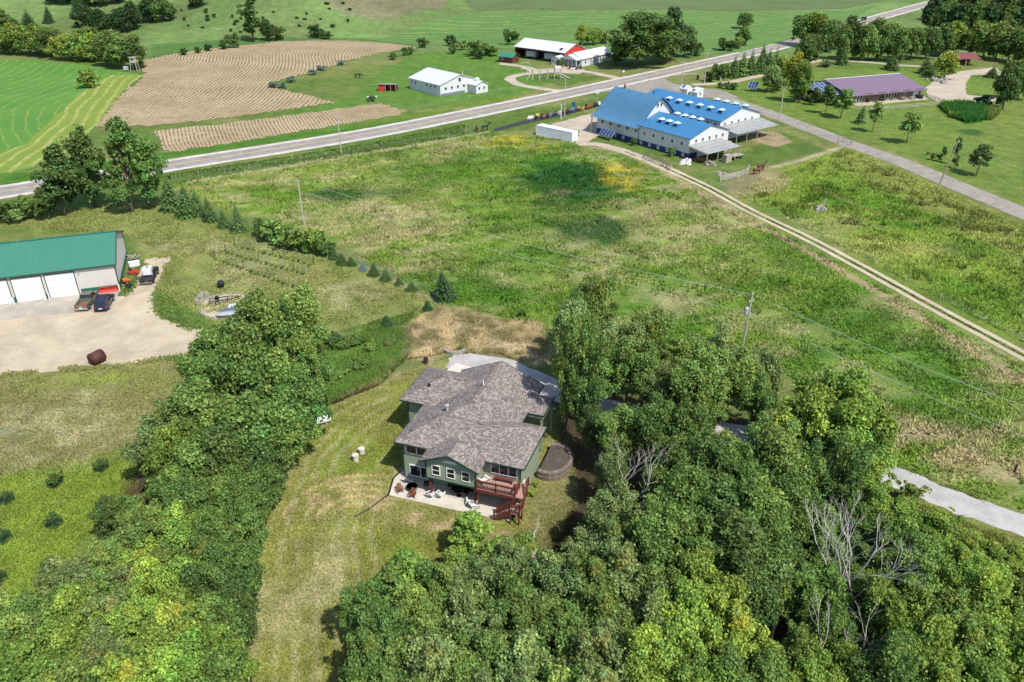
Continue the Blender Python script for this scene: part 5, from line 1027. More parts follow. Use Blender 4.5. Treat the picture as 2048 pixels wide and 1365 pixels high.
deadtree(1352, 1190, 10, 25, 'thin bare tree amid the middle of the wood', 2, (.02, -.12), .08, 4, .45, 2)
p = G(1543, 1275); t = thing('forked_snag', 'pale forked dead stem standing alone among dark trees', 'tree', p, .3)
b = MB(); b.tube([(0, 0, 0), (.05, 0, 2.5), (0, 0, 4.6)], [.13, .11, .1], 7); b.tube([(0, 0, 4.5), (-.35, 0, 5.3)], [.09, .05], 6); b.tube([(0, 0, 4.5), (.35, .1, 5.2)], [.09, .06], 6); b.build('stem', M_dead, t); t.scale = (1.1, 1.1, 1.6)
p = G(1066, 1112); t = thing('dead_stump', 'tall broken grey stump on the lawn below the deck stairs', 'stump', p, 0)
b = MB(); b.tube([(0, 0, -.1), (.05, .1, 1.6), (0, .2, 2.6)], [.24, .19, .13], 8); b.tube([(.0, .2, 2.5), (.4, .3, 3.4), (.5, .5, 4.6)], [.1, .06, .02], 6); b.tube([(0, .2, 2.3), (-.4, .2, 3.0)], [.08, .03], 6); b.build('stem', M_dead, t)
# caged saplings on the left lawn
cg = MB()
for i in range(4):
    a = [(-.8, -.8), (.8, -.8), (.8, .8), (-.8, .8)]; p, q = a[i], a[(i+1) % 4]; cg.bar((*p, 0), (*p, 1.35), .07)
    for z in (.15, .45, .75, 1.05, 1.3): cg.bar((*p, z), (*q, z), .035)
    for k_ in range(1, 7): f = k_/7; c = (p[0]+(q[0]-p[0])*f, p[1]+(q[1]-p[1])*f); cg.bar((*c, 0), (*c, 1.3), .03)
cgm = cg.mesh('wire_cage', paint('green_wire', (.012, .05, .032), .7))
for i, (px, py, s_, lab) in enumerate(((204, 940, 1.15, 'top right, nearest the copse'), (112, 972, 1.5, 'largest, bushy, left of the copse'), (14, 1005, .9, 'at the left edge, upper of two'), (210, 1014, .75, 'small, just above the copse corner'), (110, 1052, 1.15, 'middle of the left lawn'), (8, 1082, .9, 'at the left edge, level with the copse waist'), (104, 1138, .5, 'lowest and emptiest, above the thicket'), (-2, 1165, .8, 'cut by the photo edge at lower left'))):
    p = G(px, py); t = thing('tree_cage', 'dark wire cage round a sapling, '+lab, 'tree cage', p, R_(-12), 'wire cages round saplings'); link('wire_cage', cgm, t); t.scale = (.66, .66, .8)
    plant('bush', p.x, p.y, s_*.6, s_*1.5, [D, D][i % 2], 'leafy sapling inside its wire cage, '+lab, 'sapling', 'caged saplings', 'caged_sapling')
# young vines on trellis posts
for r_, (a, b_, n) in enumerate((((470, 492), (628, 530), 7), ((452, 505), (612, 548), 8), ((430, 517), (592, 575), 9))):
    A, B2 = G(*a), G(*b_); nm = ('upper', 'middle', 'lower')[r_]
    t = thing('trellis_row', f'{nm} line of thin dark posts and wire in the young vineyard', 'trellis', A, math.atan2(B2.y-A.y, B2.x-A.x), 'vineyard trellis rows'); L = math.hypot(B2.x-A.x, B2.y-A.y); wr = MB()
    for i in range(n): q = MB(); q.bar((L*i/(n-1), 0, 0), (L*i/(n-1), 0, 1.6), .075); q.build('post', M_wood_grey if i % 3 else M_dark, t)
    wr.bar((0, 0, 1.5), (L, 0, 1.5), .02); wr.bar((0, 0, .9), (L, 0, .9), .02); wr.build('wire', M_steel, t)
    for i in range(n*2):
        q = A.lerp(B2, (i+.5)/(n*2)); plant('bush', q.x, q.y-.5, rt.uniform(.22, .48), rt.uniform(.3, .7), [Mg, B_, D][i % 3], f'small young vine in the {nm} vineyard row', 'vine', f'{nm} vineyard row plants', 'young_vine')
# reeds, and rough grass as leaf-sized blades
def tufts(name, pxs, n, hgt_, wid, seed, mulc=1.0, edge=None, lean=.5, keep=None, blade=3, mat=None):
    poly = [tuple(G(a, b))[:2] for a, b in pxs]; P = np.array(poly); g = np.random.default_rng(seed)
    x = g.uniform(P[:, 0].min(), P[:, 0].max(), n*3); y = g.uniform(P[:, 1].min(), P[:, 1].max(), n*3)
    if edge:                                   # a ragged fringe along the outline instead of a filled patch
        sl = [math.dist(a, b) for a, b in zip(poly[:-1], poly[1:])]; sg = g.choice(len(sl), n*3, p=np.array(sl)/sum(sl)); tt = g.random(n*3)[:, None]
        q = P[sg]*(1-tt)+P[sg+1]*tt+g.normal(size=(n*3, 2))*edge; x, y = q[:, 0], q[:, 1]
    ok = np.ones(n*3, bool) if edge else inpoly(x, y, poly); cl = fbm(x, y, 4.5, 3, seed+3)
    ok &= g.random(n*3) < sst((cl-.28)/.3)
    if keep is not None: ok &= keep(x, y)
    x, y = x[ok][:n], y[ok][:n]; n = len(x); c = gsample(x, y)*mulc*(.78+.44*g.random((n, 1)))*(.80+.40*fbm(x, y, 1.3, 2, seed+9)[:, None])
    z = hgt(x, y); V = []; Cc = []
    for k_ in range(blade):
        a = g.uniform(0, 6.283, n); h = hgt_*(.5+.9*g.random(n)); w_ = wid*(.6+.8*g.random(n)); l = lean*h*(g.random(n)+.2); b = g.uniform(0, 6.283, n)
        dx, dy = np.cos(a)*w_/2, np.sin(a)*w_/2; ox, oy = np.cos(b)*l, np.sin(b)*l
        V.append(np.stack([np.stack([x-dx, y-dy, z-.02], 1), np.stack([x+dx, y+dy, z-.02], 1), np.stack([x+ox, y+oy, z+h], 1)], 1)); Cc.append(np.repeat(c[:, None, :], 3, 1))
    V = np.concatenate(V).reshape(-1, 3); Cc = np.concatenate(Cc).reshape(-1, 3)
    me = npmesh(name, V, np.arange(len(V)).reshape(-1, 3), mat or M_grass, Cc, 'cover'); return tag(link(name, me), kind='stuff')
k = NT('grass_blades'); at = k.n('ShaderNodeVertexColor', layer_name='cover'); k.l(at.outputs['Color'], k.b.inputs['Base Color']); k.b.inputs['Roughness'].default_value = .75; k.b.inputs['Specular IOR Level'].default_value = .15
tr_ = k.n('ShaderNodeBsdfTranslucent'); k.l(at.outputs['Color'], tr_.inputs[0]); mx = k.n('ShaderNodeMixShader'); mx.inputs[0].default_value = .3
k.l(k.b.outputs[0], mx.inputs[1]); k.l(tr_.outputs[0], mx.inputs[2]); k.l(mx.outputs[0], k.t.nodes['Material Output'].inputs[0]); M_grass = k.m
def clear_of(lines, wd):
    def f(x, y):
        ok = np.ones(len(x), bool)
        for P in lines:
            for a, b in zip(P[:-1], P[1:]):
                dx, dy = b.x-a.x, b.y-a.y; t = np.clip(((x-a.x)*dx+(y-a.y)*dy)/(dx*dx+dy*dy+1e-9), 0, 1); ok &= np.hypot(x-a.x-t*dx, y-a.y-t*dy) > wd
        return ok
    return f
def off_house(x, y):
    dx, dy = x-HO.x, y-HO.y; u = dx*math.cos(HU)+dy*math.sin(HU); v = -dx*math.sin(HU)+dy*math.cos(HU)
    return ~((u > -1.4) & (u < 13.4) & (v > -3.7) & (v < 16)) & ~((u > -2) & (u < 13) & (v > 15) & (v < 23))
tufts('pasture_grass', PASTURE, 110000, .36, .24, 1, 1.6, lean=1.1, keep=clear_of([TRK[::3], drv[::3]], 2.6))
tufts('weed_clumps', PASTURE, 9000, .75, .34, 12, 1.05, lean=.8, keep=lambda x, y: clear_of([TRK[::3], drv[::3]], 3)(x, y) & (fbm(x, y, 3.2, 3, 90) > .56))
tufts('meadow_weeds', [(1500, 385), (1690, 300), (2048, 460), (2048, 680), (1620, 462)], 6000, .75, .34, 13, 1.05, lean=.8, keep=lambda x, y: clear_of([TRK[::3], SR[::3]], 4)(x, y) & (fbm(x, y, 3.2, 3, 91) > .55))
tufts('meadow_grass', [(1450, 390), (1700, 295), (2048, 455), (2048, 690), (1880, 610), (1620, 465)], 36000, .36, .26, 2, 2.1, lean=1.1, keep=clear_of([TRK[::3], SR[::3]], 3.4))
tufts('lawn_grass', [(470, 1365), (500, 1090), (560, 905), (640, 830), (800, 750), (860, 735), (800, 860), (800, 960), (985, 1050), (1150, 1000), (1150, 1100), (1000, 1180), (760, 1290), (680, 1365)], 70000, .12, .16, 3, 1.45, lean=1.3, keep=off_house)
tufts('left_lawn_grass', [(0, 760), (400, 720), (500, 780), (400, 960), (180, 1060), (30, 1240), (0, 1300)], 60000, .14, .2, 4, 1.45, lean=1.3)
tufts('yard_grass', [(0, 430), (340, 400), (520, 480), (860, 590), (860, 650), (440, 655), (345, 640), (320, 590), (345, 520), (260, 470), (0, 455)], 45000, .18, .26, 5, 1.45, lean=1.2)
tufts('dry_stalks', [(815, 720), (815, 650), (880, 610), (1000, 640), (1090, 640), (1130, 720), (1075, 738), (1000, 708), (890, 708)], 26000, .28, .14, 6, 1.6, lean=1.2, keep=off_house)
tufts('weeds', [(580, 800), (640, 690), (760, 655), (820, 660), (820, 710), (760, 770), (650, 815)], 22000, .5, .3, 7, 1.3, lean=1)
tufts('roadside_grass', [(330, 352), (700, 295), (930, 250), (925, 272), (700, 312), (330, 372)], 14000, .45, .5, 8, 1.5, lean=1.1)
tufts('lot_edge_grass', [(200, 600), (250, 592), (272, 560), (292, 516), (340, 514), (332, 555), (314, 590), (318, 622), (342, 645), (385, 657), (460, 664), (470, 690), (375, 713), (220, 734), (120, 741), (0, 752)], 5000, .2, .25, 21, 1.4, edge=.45, lean=1.0)
tufts('drive_edge_grass', [(1720, 908), (1800, 934), (1900, 974), (2048, 1026)], 500, .12, .2, 22, 1.4, edge=.25, lean=1.0)
tufts('track_edge_grass', [(1250, 304), (1330, 336), (1420, 378), (1500, 422), (1620, 480), (1750, 550), (1880, 622), (2048, 712)], 1200, .15, .25, 23, 1.3, edge=.15, lean=1.0)
tufts('track_weeds', [(1820, 1000), (1880, 990), (2048, 1060), (2048, 1365), (1800, 1365), (1820, 1150)], 26000, .5, .3, 9, 1.6, lean=1, keep=clear_of([drv], 3.2))
tufts('reeds', [(1880, 212), (1925, 207), (1995, 228), (1985, 240), (1935, 246), (1900, 235)], 7000, 1.4, .5, 10, 1.5, lean=.8)

# ---------------------------------------------------------------- vehicles
k = NT('camouflage'); M_camo = k.done(k.ramp(k.noise(2.6, 2), [(.35, (.04, .045, .03)), (.46, (.17, .14, .10)), (.56, (.08, .085, .05)), (.68, (.30, .27, .22))]), .5, .4)
M_navyp = paint('dark_blue_paint', (.014, .018, .05), .22, .05, 3, .6); M_blackp = paint('black_paint', (.012, .012, .014), .22, .05, 3, .6)
M_tail = paint('red_lens', (.35, .02, .015), .3); M_head = paint('clear_lens', (.7, .72, .75), .2)
def bev(o, wd=.05):
    bm = bmesh.new(); bm.from_mesh(o.data); bmesh.ops.bevel(bm, geom=list(bm.edges), offset=wd, segments=2, affect='EDGES', clamp_overlap=True); bm.to_mesh(o.data); bm.free(); return o
def wheels(t, xs, y, r=.38):
    for x in xs:
        for s in (-1, 1):
            m = MB(); m.tube([(x, s*y-.13, r), (x, s*y+.13, r)], r, 16); wl = m.build('wheel', M_tyre, t)
            m = MB(); m.tube([(x, s*(y+.10), r), (x, s*(y+.145), r)], r*.6, 12); m.build('rim', M_chrome, wl)
def vehicle(name, label, cat, loc, rz, kind, paintm, group=None):
    t = thing(name, label, cat, loc, rz, group); b = MB()
    if kind in ('van', 'suv'):
        L, W, H = (5.0, .97, 1.78) if kind == 'van' else (4.7, .93, 1.7); x0, x1 = -L/2, L/2
        b.prism([(x0, .35), (x1, .35), (x1, .75), (x1-.12, .95), (x1-1.25, 1.06), (x0+.03, 1.06), (x0, .9)], 'u', -W, W); b.v = [(z, x, y) if False else (y, x, z) for x, y, z in b.v]
        body = bev(b.build('body', paintm, t), .06)
        g = MB(); g.hexa([(x0+.1, -W+.04, 1.05), (x1-1.1, -W+.04, 1.05), (x1-1.1, W-.04, 1.05), (x0+.1, W-.04, 1.05)], [(x0+.42, -W+.2, H-.05), (x1-2.0, -W+.2, H-.05), (x1-2.0, W-.2, H-.05), (x0+.42, W-.2, H-.05)]); g.build('windows', M_glass, t)
        r = MB(); r.hexa([(x0+.36, -W+.17, H-.08), (x1-1.95, -W+.17, H-.08), (x1-1.95, W-.17, H-.08), (x0+.36, W-.17, H-.08)], [(x0+.46, -W+.25, H), (x1-2.05, -W+.25, H), (x1-2.05, W-.25, H), (x0+.46, W-.25, H)]); ro = r.build('roof', paintm, t)
        q = MB(); [q.bar((x, s*(W-.1), 1.05), (x+(.28 if x < 0 else -.2), s*(W-.19), H-.06), .1) for s in (-1, 1) for x in (x0+.14, -.9, .3)]; q.build('pillars', paintm, t)
        q = MB(); [q.bar((x0+.7, s*.6, H+.05), (x1-2.3, s*.6, H+.05), .05) for s in (-1, 1)]; q.build('roof_rail', M_black, ro)
    else:
        L, W, H = 5.5, .96, 1.82; x0, x1 = -L/2, L/2
        b.prism([(x0+2.35, .4), (x1, .4), (x1, .95), (x1-.1, 1.08), (x1-1.35, 1.16), (x0+2.35, 1.16)], 'u', -W, W); b.v = [(y, x, z) for x, y, z in b.v]
        bev(b.build('body', paintm, t), .06)
        g = MB(); g.hexa([(x0+2.4, -W+.04, 1.15), (x1-1.2, -W+.04, 1.15), (x1-1.2, W-.04, 1.15), (x0+2.4, W-.04, 1.15)], [(x0+2.6, -W+.18, H-.05), (x1-1.95, -W+.18, H-.05), (x1-1.95, W-.18, H-.05), (x0+2.6, W-.18, H-.05)]); g.build('windows', M_glass, t)
        r = MB(); r.hexa([(x0+2.55, -W+.15, H-.07), (x1-1.9, -W+.15, H-.07), (x1-1.9, W-.15, H-.07), (x0+2.55, W-.15, H-.07)], [(x0+2.65, -W+.25, H), (x1-2.0, -W+.25, H), (x1-2.0, W-.25, H), (x0+2.65, W-.25, H)]); r.build('roof', paintm, t)
        q = MB()
        if kind == 'pickup': q.box(x0, x0+2.35, -W, W, .45, .62); q.box(x0, x0+2.35, -W, -W+.12, .62, 1.15); q.box(x0, x0+2.35, W-.12, W, .62, 1.15); q.box(x0, x0+.1, -W+.12, W-.12, .5, 1.12); q.build('cargo_bed', paintm, t)
        else: q.box(x0-.4, x0+2.3, -W-.12, W+.12, .85, .98); q.box(x0+2.2, x0+2.3, -W, W, .98, 1.75); q.build('flatbed', M_black, t)
    q = MB(); q.box(x1-.02, x1+.08, -W*.92, W*.92, .38, .6); q.build('bumper', M_chrome, t)
    q = MB(); q.box(x0-.1, x0+.0, -W*.95, W*.95, .38, .58); q.build('bumper', M_chrome if kind != 'van' else paintm, t)
    for s in (-1, 1):
        q = MB(); q.box(x1-.06, x1+.03, s*W*.72-.16, s*W*.72+.16, .68, .86); q.build('headlight', M_head, t)
        q = MB(); q.box(x0-.03, x0+.06, s*W*.86-.09, s*W*.86+.09, .65, 1.0); q.build('tail_light', M_tail, t)
        q = MB(); q.box(x1-1.75, x1-1.6, s*(W+.1)-.1, s*(W+.1)+.1, 1.08, 1.24); q.build('mirror', M_black, t)
    q = MB(); q.box(x0-.13, x0-.1, -.26, .26, .62, .76); q.build('number_plate', M_white, t)
    wheels(t, (x0+.95, x1-.95), W-.06); return t
vehicle('pickup_truck', 'camouflage-painted pickup truck parked in front of the tan shed', 'pickup', GX(13.0, -4.2), GR+R_(79), 'pickup', M_camo)
rb_ = MB(); rb_.tube([(-2.3, -.35, .62), (-2.3, -.35, 1.1)], [.24, .24], 10); tag(rb_.build('fuel_can', M_red, None, loc=GX(13.0, -4.2)+Vector((-.0, 0, .02)), rz=GR+R_(79)), 'red can standing in the bed of the camouflage pickup', 'can')
vehicle('parked_van', 'dark blue passenger van parked beside the camouflage pickup', 'van', GX(15.6, -5.6), GR+R_(83), 'van', M_navyp)
vehicle('flatbed_truck', 'black flatbed truck carrying a white tank beside the shed gable', 'truck', GX(21.75, 3.0), GR+R_(82), 'flatbed', M_blackp)
t = thing('water_tank', 'white caged liquid tank on the black flatbed truck', 'tank', GX(21.65, 2.6, .98), GR+R_(82)); b = MB(); b.box(-.75, .75, -.7, .7, .1, 1.25); bev(b.build('tank_body', M_white, t), .1)
b = MB(); [b.bar((x, s*.74, 0), (x, s*.74, 1.28), .05) for x in (-.7, -.25, .25, .7) for s in (-1, 1)]; [b.bar((-.75, s*.74, z), (.75, s*.74, z), .05) for z in (.1, .6, 1.2) for s in (-1, 1)]; b.build('cage', M_steel, t)
b = MB(); b.cyl((0, 0, 1.24), .2, .1, 10); b.build('lid', M_black, t)
cd = HW[1]-HW[0]; i0 = min(range(len(HW)), key=lambda i: (HW[i]-G(1733, 42)).length); cd = HW[i0+1]-HW[i0-1]; nrm = Vector((cd.y, -cd.x, 0)).normalized()
p = HW[i0]-nrm*1.7; vehicle('passing_car', 'small dark car driving on the far stretch of highway', 'car', onground(p.x, p.y, .07), math.atan2(cd.y, cd.x)+math.pi, 'suv', paint('dark_grey_paint', (.03, .035, .04), .3))

# ---------------------------------------------------------------- things round the storage building
t = thing('plough_blade', 'red snow-plough blade leaning on the shed wall behind the van', 'plough blade', GX(15.7, -.5), GR); b = MB()
b.prism([(-.25, 0), (-.05, 0), (.12, .35), (.1, .8), (-.12, 1.0), (-.2, .95), (-.02, .75), (0, .4)], 'u', -1.35, 1.35); b.build('blade', M_red, t); b = MB(); [b.bar((x, .1, .1), (x, .4, .5), .12) for x in (-.7, .7)]; b.build('brace', M_dark, t)
M_orange = paint('orange_paint', (.62, .14, .02), .45)
t = thing('garden_tractor', 'orange walk-behind tiller by the shed gable wall', 'tiller', G(253, 567), GR+.5); b = MB(); b.box(-.5, .4, -.35, .35, .35, .85); b.box(.1, .7, -.25, .25, .3, .6); bev(b.build('engine', M_orange, t), .08)
wheels(t, (-.1,), .45, .3); b = MB(); [b.bar((-.4, s*.25, .7), (-1.3, s*.35, 1.1), .06) for s in (-1, 1)]; b.build('handlebar', M_black, t)
t = thing('red_mower', 'red mower standing behind the orange tiller', 'mower', G(267, 548), GR-.4); b = MB(); b.hexa([(-.9, -.5, .25), (.9, -.5, .25), (.9, .5, .25), (-.9, .5, .25)], [(-.7, -.4, .55), (.6, -.35, .75), (.6, .35, .75), (-.7, .4, .55)]); b.build('deck', M_red, t); wheels(t, (-.6, .6), .5, .25)
b = MB(); b.box(-.5, -.1, -.25, .25, .55, .7); b.box(-.55, -.45, -.25, .25, .7, 1.1); b.build('seat', M_black, t)
t = thing('wheelbarrow', 'dark wheelbarrow beside the white corner bollard', 'wheelbarrow', G(259, 577), GR+1.2); b = MB(); b.hexa([(-.4, -.25, .3), (.4, -.2, .3), (.4, .2, .3), (-.4, .25, .3)], [(-.6, -.4, .7), (.7, -.35, .7), (.7, .35, .7), (-.6, .4, .7)]); b.build('tray', M_black, t)
b = MB(); b.tube([(.7, -.06, .22), (.7, .06, .22)], .22, 12); b.build('wheel', M_tyre, t); b = MB(); [b.bar((.7, 0, .22), (-1.1, s*.32, .65), .05) for s in (-1, 1)]; b.build('handle', M_wood, t)
t = thing('appliance', 'white chest freezer standing against the shed gable', 'freezer', G(270, 533), GR+.1); b = MB(); b.box(-.85, .85, -.4, .4, .05, .8); bev(b.build('cabinet', M_white, t), .04); b = MB(); b.box(-.87, .87, -.42, .42, .82, .92); b.build('lid', M_white, t)
t = thing('scrap_heap', 'grey scrap timber heap at the rear of the shed gable', 'scrap pile', G(265, 521), 0); g = random.Random(2); b = MB()
for i in range(16): a = g.uniform(0, 3.14); x, y = g.uniform(-.7, .7), g.uniform(-1.2, 1.2); b.bar((x, y, .08+.04*i), (x+math.cos(a)*1.2, y+math.sin(a)*1.2, .1+.04*i+g.uniform(0, .2)), .12, .06)
b.build('boards', M_wood_grey, t)
g = random.Random(21)
def drum(name, lab, cat, p, rz, r, l, m, caps=True):
    t = thing(name, lab, cat, p, rz); b = MB()
    pr = [(-l/2-.3*r, r*.3), (-l/2-.18*r, r*.75), (-l/2, r)]+[(l/2, r), (l/2+.18*r, r*.75), (l/2+.3*r, r*.3)] if caps else [(-l/2, r), (l/2, r)]
    b.tube([(x, 0, r+.12) for x, _ in pr], [q for _, q in pr], 20); b.build('shell', m, t, True)
    b = MB(); [b.box(x-.08, x+.08, -r*.6, r*.6, 0, .3) for x in (-l*.3, l*.3)]; b.build('cradle', M_concrete if caps else M_rust, t); return t
drum('rusty_tank', 'large rusty steel cylinder lying at the edge of the gravel lot', 'tank', G(197, 727), R_(62), .85, 1.7, M_rust, False)
t = drum('gas_tank', 'white rounded propane tank beside the copse', 'gas tank', G(641, 849), R_(28), .52, 2.3, M_white)
b = MB(); b.cyl((0, 0, 1.1), .16, .22, 10); b.build('valve_cover', M_steel, t)
for px, py, h, lab in ((712, 922, .75, 'nearer of two pale concrete well caps on the lawn'), (724, 907, .6, 'farther of two pale concrete well caps on the lawn')):
    t = thing('drain_riser', lab, 'riser', G(px, py), 0, 'concrete well caps'); b = MB(); b.cyl((0, 0, 0), .34, h, 16); b.build('concrete_ring', M_concrete, t); b = MB(); b.cyl((0, 0, h), .38, .09, 16); b.build('lid', M_concrete, t)
t = thing('burn_barrel', 'small rusty barrel at the edge of the dry weeds', 'barrel', G(852, 727), 0); b = MB(); b.tube([(0, 0, 0), (0, 0, .8)], [.32, .32], 14, False); b.cyl((0, 0, .02), .3, .1, 14); b.build('shell', M_rust, t)

# round gravel bed with trailer and boats
ring = [G(470+72*math.cos(a)*1.0, 615-26*math.sin(a)) for a in np.linspace(0, 6.283, 28)[:-1]]
sheet('gravel_ring', ring, M_gravel, .03, 3, .1)
t = thing('stone_edging', 'ring of grey stones round the small gravel bed', 'edging', G(470, 615), 0); o0 = t.location.copy(); g = random.Random(5); b = MB()
for i in range(90):
    a = 6.283*i/90; q = G(470+75*math.cos(a), 615-27.5*math.sin(a))-o0; s_ = g.uniform(.1, .2); b.hexa([(q.x-s_, q.y-s_*.7, -.02), (q.x+s_, q.y-s_*.7, -.02), (q.x+s_, q.y+s_*.7, -.02), (q.x-s_, q.y+s_*.7, -.02)], [(q.x-s_*.6, q.y-s_*.5, s_*1.1), (q.x+s_*.7, q.y-s_*.4, s_), (q.x+s_*.5, q.y+s_*.5, s_*1.2), (q.x-s_*.6, q.y+s_*.4, s_)])
b.build('stones', M_stone, t)
def boat(name, lab, p, rz, L, W, m, inv=False):
    t = thing(name, lab, 'boat', p, rz, 'boats on the gravel bed'); b = MB(); n = 9; top = []; bot = []
    for i in range(n): f = i/(n-1); x = -L/2+L*f; w_ = W/2*math.sin(math.pi*min(1, max(.06, .12+.88*f)))**.7; top.append((x, w_)); bot.append((x, w_*.55))
    zt, zb = (.12, .6) if inv else (.65, .15)
    for s in (-1, 1):
        for i in range(n-1): b.poly([(top[i][0], s*top[i][1], zt), (top[i+1][0], s*top[i+1][1], zt), (bot[i+1][0]*.94, s*bot[i+1][1], zb), (bot[i][0]*.94, s*bot[i][1], zb)])
    for i in range(n-1): b.poly([(bot[i][0]*.94, -bot[i][1], zb), (bot[i+1][0]*.94, -bot[i+1][1], zb), (bot[i+1][0]*.94, bot[i+1][1], zb), (bot[i][0]*.94, bot[i][1], zb)])
    b.build('hull', m, t); r = MB()
    for s in (-1, 1): [r.bar((*[top[i][0], s*top[i][1]], zt), (*[top[i+1][0], s*top[i+1][1]], zt), .07) for i in range(n-1)]
    r.build('gunwale', M_steel, t); return t
boat('rowing_boat', 'pale upturned boat at the right of the stone ring', G(490, 613), R_(18), 5.0, 1.3, paint('pale_hull', (.42, .43, .45), .5), True)
boat('canoe', 'slim dark-blue canoe beside the upturned boat', G(472, 622), R_(22), 4.6, .9, paint('slate_hull', (.09, .11, .17), .5), True)
boat('jon_boat', 'grey open boat at the front of the stone ring', G(462, 634), R_(14), 4.4, 1.3, paint('grey_hull', (.30, .31, .32), .5))
t = thing('boat_trailer', 'bare boat trailer with white-hubbed wheel at the ring edge', 'trailer', G(443, 604), R_(20)); b = MB(); [b.bar((-1.8, s*.7, .5), (1.4, s*.6, .5), .12) for s in (-1, 1)]; b.bar((1.4, -.6, .5), (3, 0, .5), .1); b.bar((1.4, .6, .5), (3, 0, .5), .1); [b.bar((x, -.7, .5), (x, .7, .5), .1) for x in (-1.7, -.4, 1)]; b.build('chassis', M_dark, t); wheels(t, (-.6,), .9, .34)
t = thing('black_kettle', 'big black kettle standing on the lawn above the stone ring', 'kettle', G(443, 576), 0); b = MB(); b.tube([(0, 0, .2), (0, 0, .4), (0, 0, .8), (0, 0, 1.1), (0, 0, 1.2)], [.2, .5, .6, .48, .42], 16); b.build('bowl', M_black, t, True); b = MB(); [b.bar((.3*math.cos(a), .3*math.sin(a), .35), (.42*math.cos(a), .42*math.sin(a), 0), .07) for a in (0, 2.1, 4.2)]; b.build('legs', M_black, t)
g = random.Random(11)
def rocks(name, lab, cat, pxs, n, s0, s1, m, group=None, spread=(1, 1)):
    for (px, py) in pxs:
        t = thing(name, lab, cat, G(px, py), g.uniform(0, 3), group)
        b = MB()
        for i in range(n):
            s_ = g.uniform(s0, s1); x, y, z = g.uniform(-1, 1)*spread[0], g.uniform(-1, 1)*spread[1], g.uniform(0, s_*.6)
            b.hexa([(x-s_, y-s_*.8, z-.1), (x+s_*.9, y-s_, z-.1), (x+s_, y+s_*.8, z-.1), (x-s_*.8, y+s_, z-.1)], [(x-s_*.5, y-s_*.5, z+s_), (x+s_*.6, y-s_*.4, z+s_*1.2), (x+s_*.4, y+s_*.5, z+s_*.9), (x-s_*.5, y+s_*.5, z+s_*1.1)])
        b.build('stones', m, t)
rocks('stone_row', 'row of low grey stones and plants on the lawn above the ring', 'stones', [(400, 594)], 14, .12, .3, M_stone, None, (1.8, .9))
rocks('rock_pile', 'heap of pale rocks and boards alone in the right meadow', 'rock pile', [(1636, 421)], 26, .25, .6, M_stone, None, (1.3, 1.0))
t = thing('leaning_plank', 'weathered plank sticking out of the meadow rock pile', 'plank', G(1646, 424), .6); b = MB(); b.bar((-.4, 0, .1), (.5, .2, 2.6), .3, .1); b.build('board', M_wood_grey, t)
rocks('boulder_cluster', 'scatter of white boulders at the front corner of the barn', 'boulders', [(1372, 326)], 12, .25, .55, paint('pale_stone', (.55, .53, .5), .9), None, (2.4, 1.2))
rocks('stone_bank', 'curved bank of grey stones beside the purple house yard', 'stones', [(1878, 163)], 26, .3, .8, M_stone, None, (4, 2.5))
rocks('rubble_pile', 'grey rubble heap below the barn beside the corral gate', 'rubble', [(1452, 352)], 20, .2, .5, M_stone, None, (2.2, 1.0))
for px, py, n, lab in ((1402, 322, 60, 'brown firewood heap under the front lean-to'), (1422, 330, 46, 'grey firewood heap spilling out by the front lean-to')):
    t = thing('firewood_heap', lab, 'firewood', G(px, py), R_(20)); b = MB()
    for i in range(n): a = g.uniform(0, 3.14); x, y = g.gauss(0, .8), g.gauss(0, .6); z = max(0, .9-.45*math.hypot(x, y))*g.random(); b.bar((x, y, z+.1), (x+math.cos(a)*.7, y+math.sin(a)*.7, z+.15), .18, .16)
    b.build('logs', M_brownwood if n > 50 else M_wood_grey, t)
for px, py, lab in ((1470, 325, 'dark hay wagon under the rear lean-to'), (1452, 332, 'grey wooden crate stack at the lean-to corner')):
    t = thing('farm_wagon' if 'wagon' in lab else 'crate_stack', lab, 'wagon' if 'wagon' in lab else 'crates', G(px, py-8), BR+1.5); b = MB()
    if 'wagon' in lab: b.box(-2, 2, -1, 1, .8, .95); [b.bar((x, y, .9), (x, y, 1.9), .1) for x in (-2, 0, 2) for y in (-.95, .95)]; b.build('bed', M_wood_grey, t); wheels(t, (-1.3, 1.3), 1.0, .4)
    else:
        for i in range(3): b.box(-1+.1*i, 1, -.8, .8-.1*i, .02+i*.6, .55+i*.6)
        b.build('crates', M_wood_grey, t)

# ---------------------------------------------------------------- patio and deck furniture
def chair_parts():
    P = {}; b = MB()
    for i in range(5): b.box(-.3, .3, -.28+i*.125, -.18+i*.125, .38-.025*i, .41-.025*i)
    P['seat'] = b.mesh('seat', M_any); b = MB()
    for i in range(5): x = -.24+.12*i; h = .98-.05*abs(i-2); b.hexa([(x-.05, .27, .28), (x+.05, .27, .28), (x+.05, .31, .28), (x-.05, .31, .28)], [(x-.055, .62, h), (x+.055, .62, h), (x+.055, .66, h), (x-.055, .66, h)])
    P['backrest'] = b.mesh('backrest', M_any)
    for s in (-1, 1): b = MB(); b.box(s*.38-.07, s*.38+.07, -.38, .45, .58, .61); P['armrest', s] = b.mesh('armrest', M_any)
    for s in (-1, 1):
        b = MB(); b.box(s*.33-.03, s*.33+.03, -.32, -.22, 0, .58); P['leg', s, 0] = b.mesh('leg', M_any)
        b = MB(); b.bar((s*.31, -.3, .36), (s*.31, .65, .03), .04, .1); P['leg', s, 1] = b.mesh('leg', M_any)
    return P
CH = chair_parts()
def chair(p, rz, colour, lab, group, name='garden_chair', s=1.0):
    t = thing(name, lab, 'chair', p, rz, group); t.scale = (s, s, s)
    for k_, me in CH.items(): link(k_ if isinstance(k_, str) else k_[0], me, t).color = (*colour, 1)
    return t
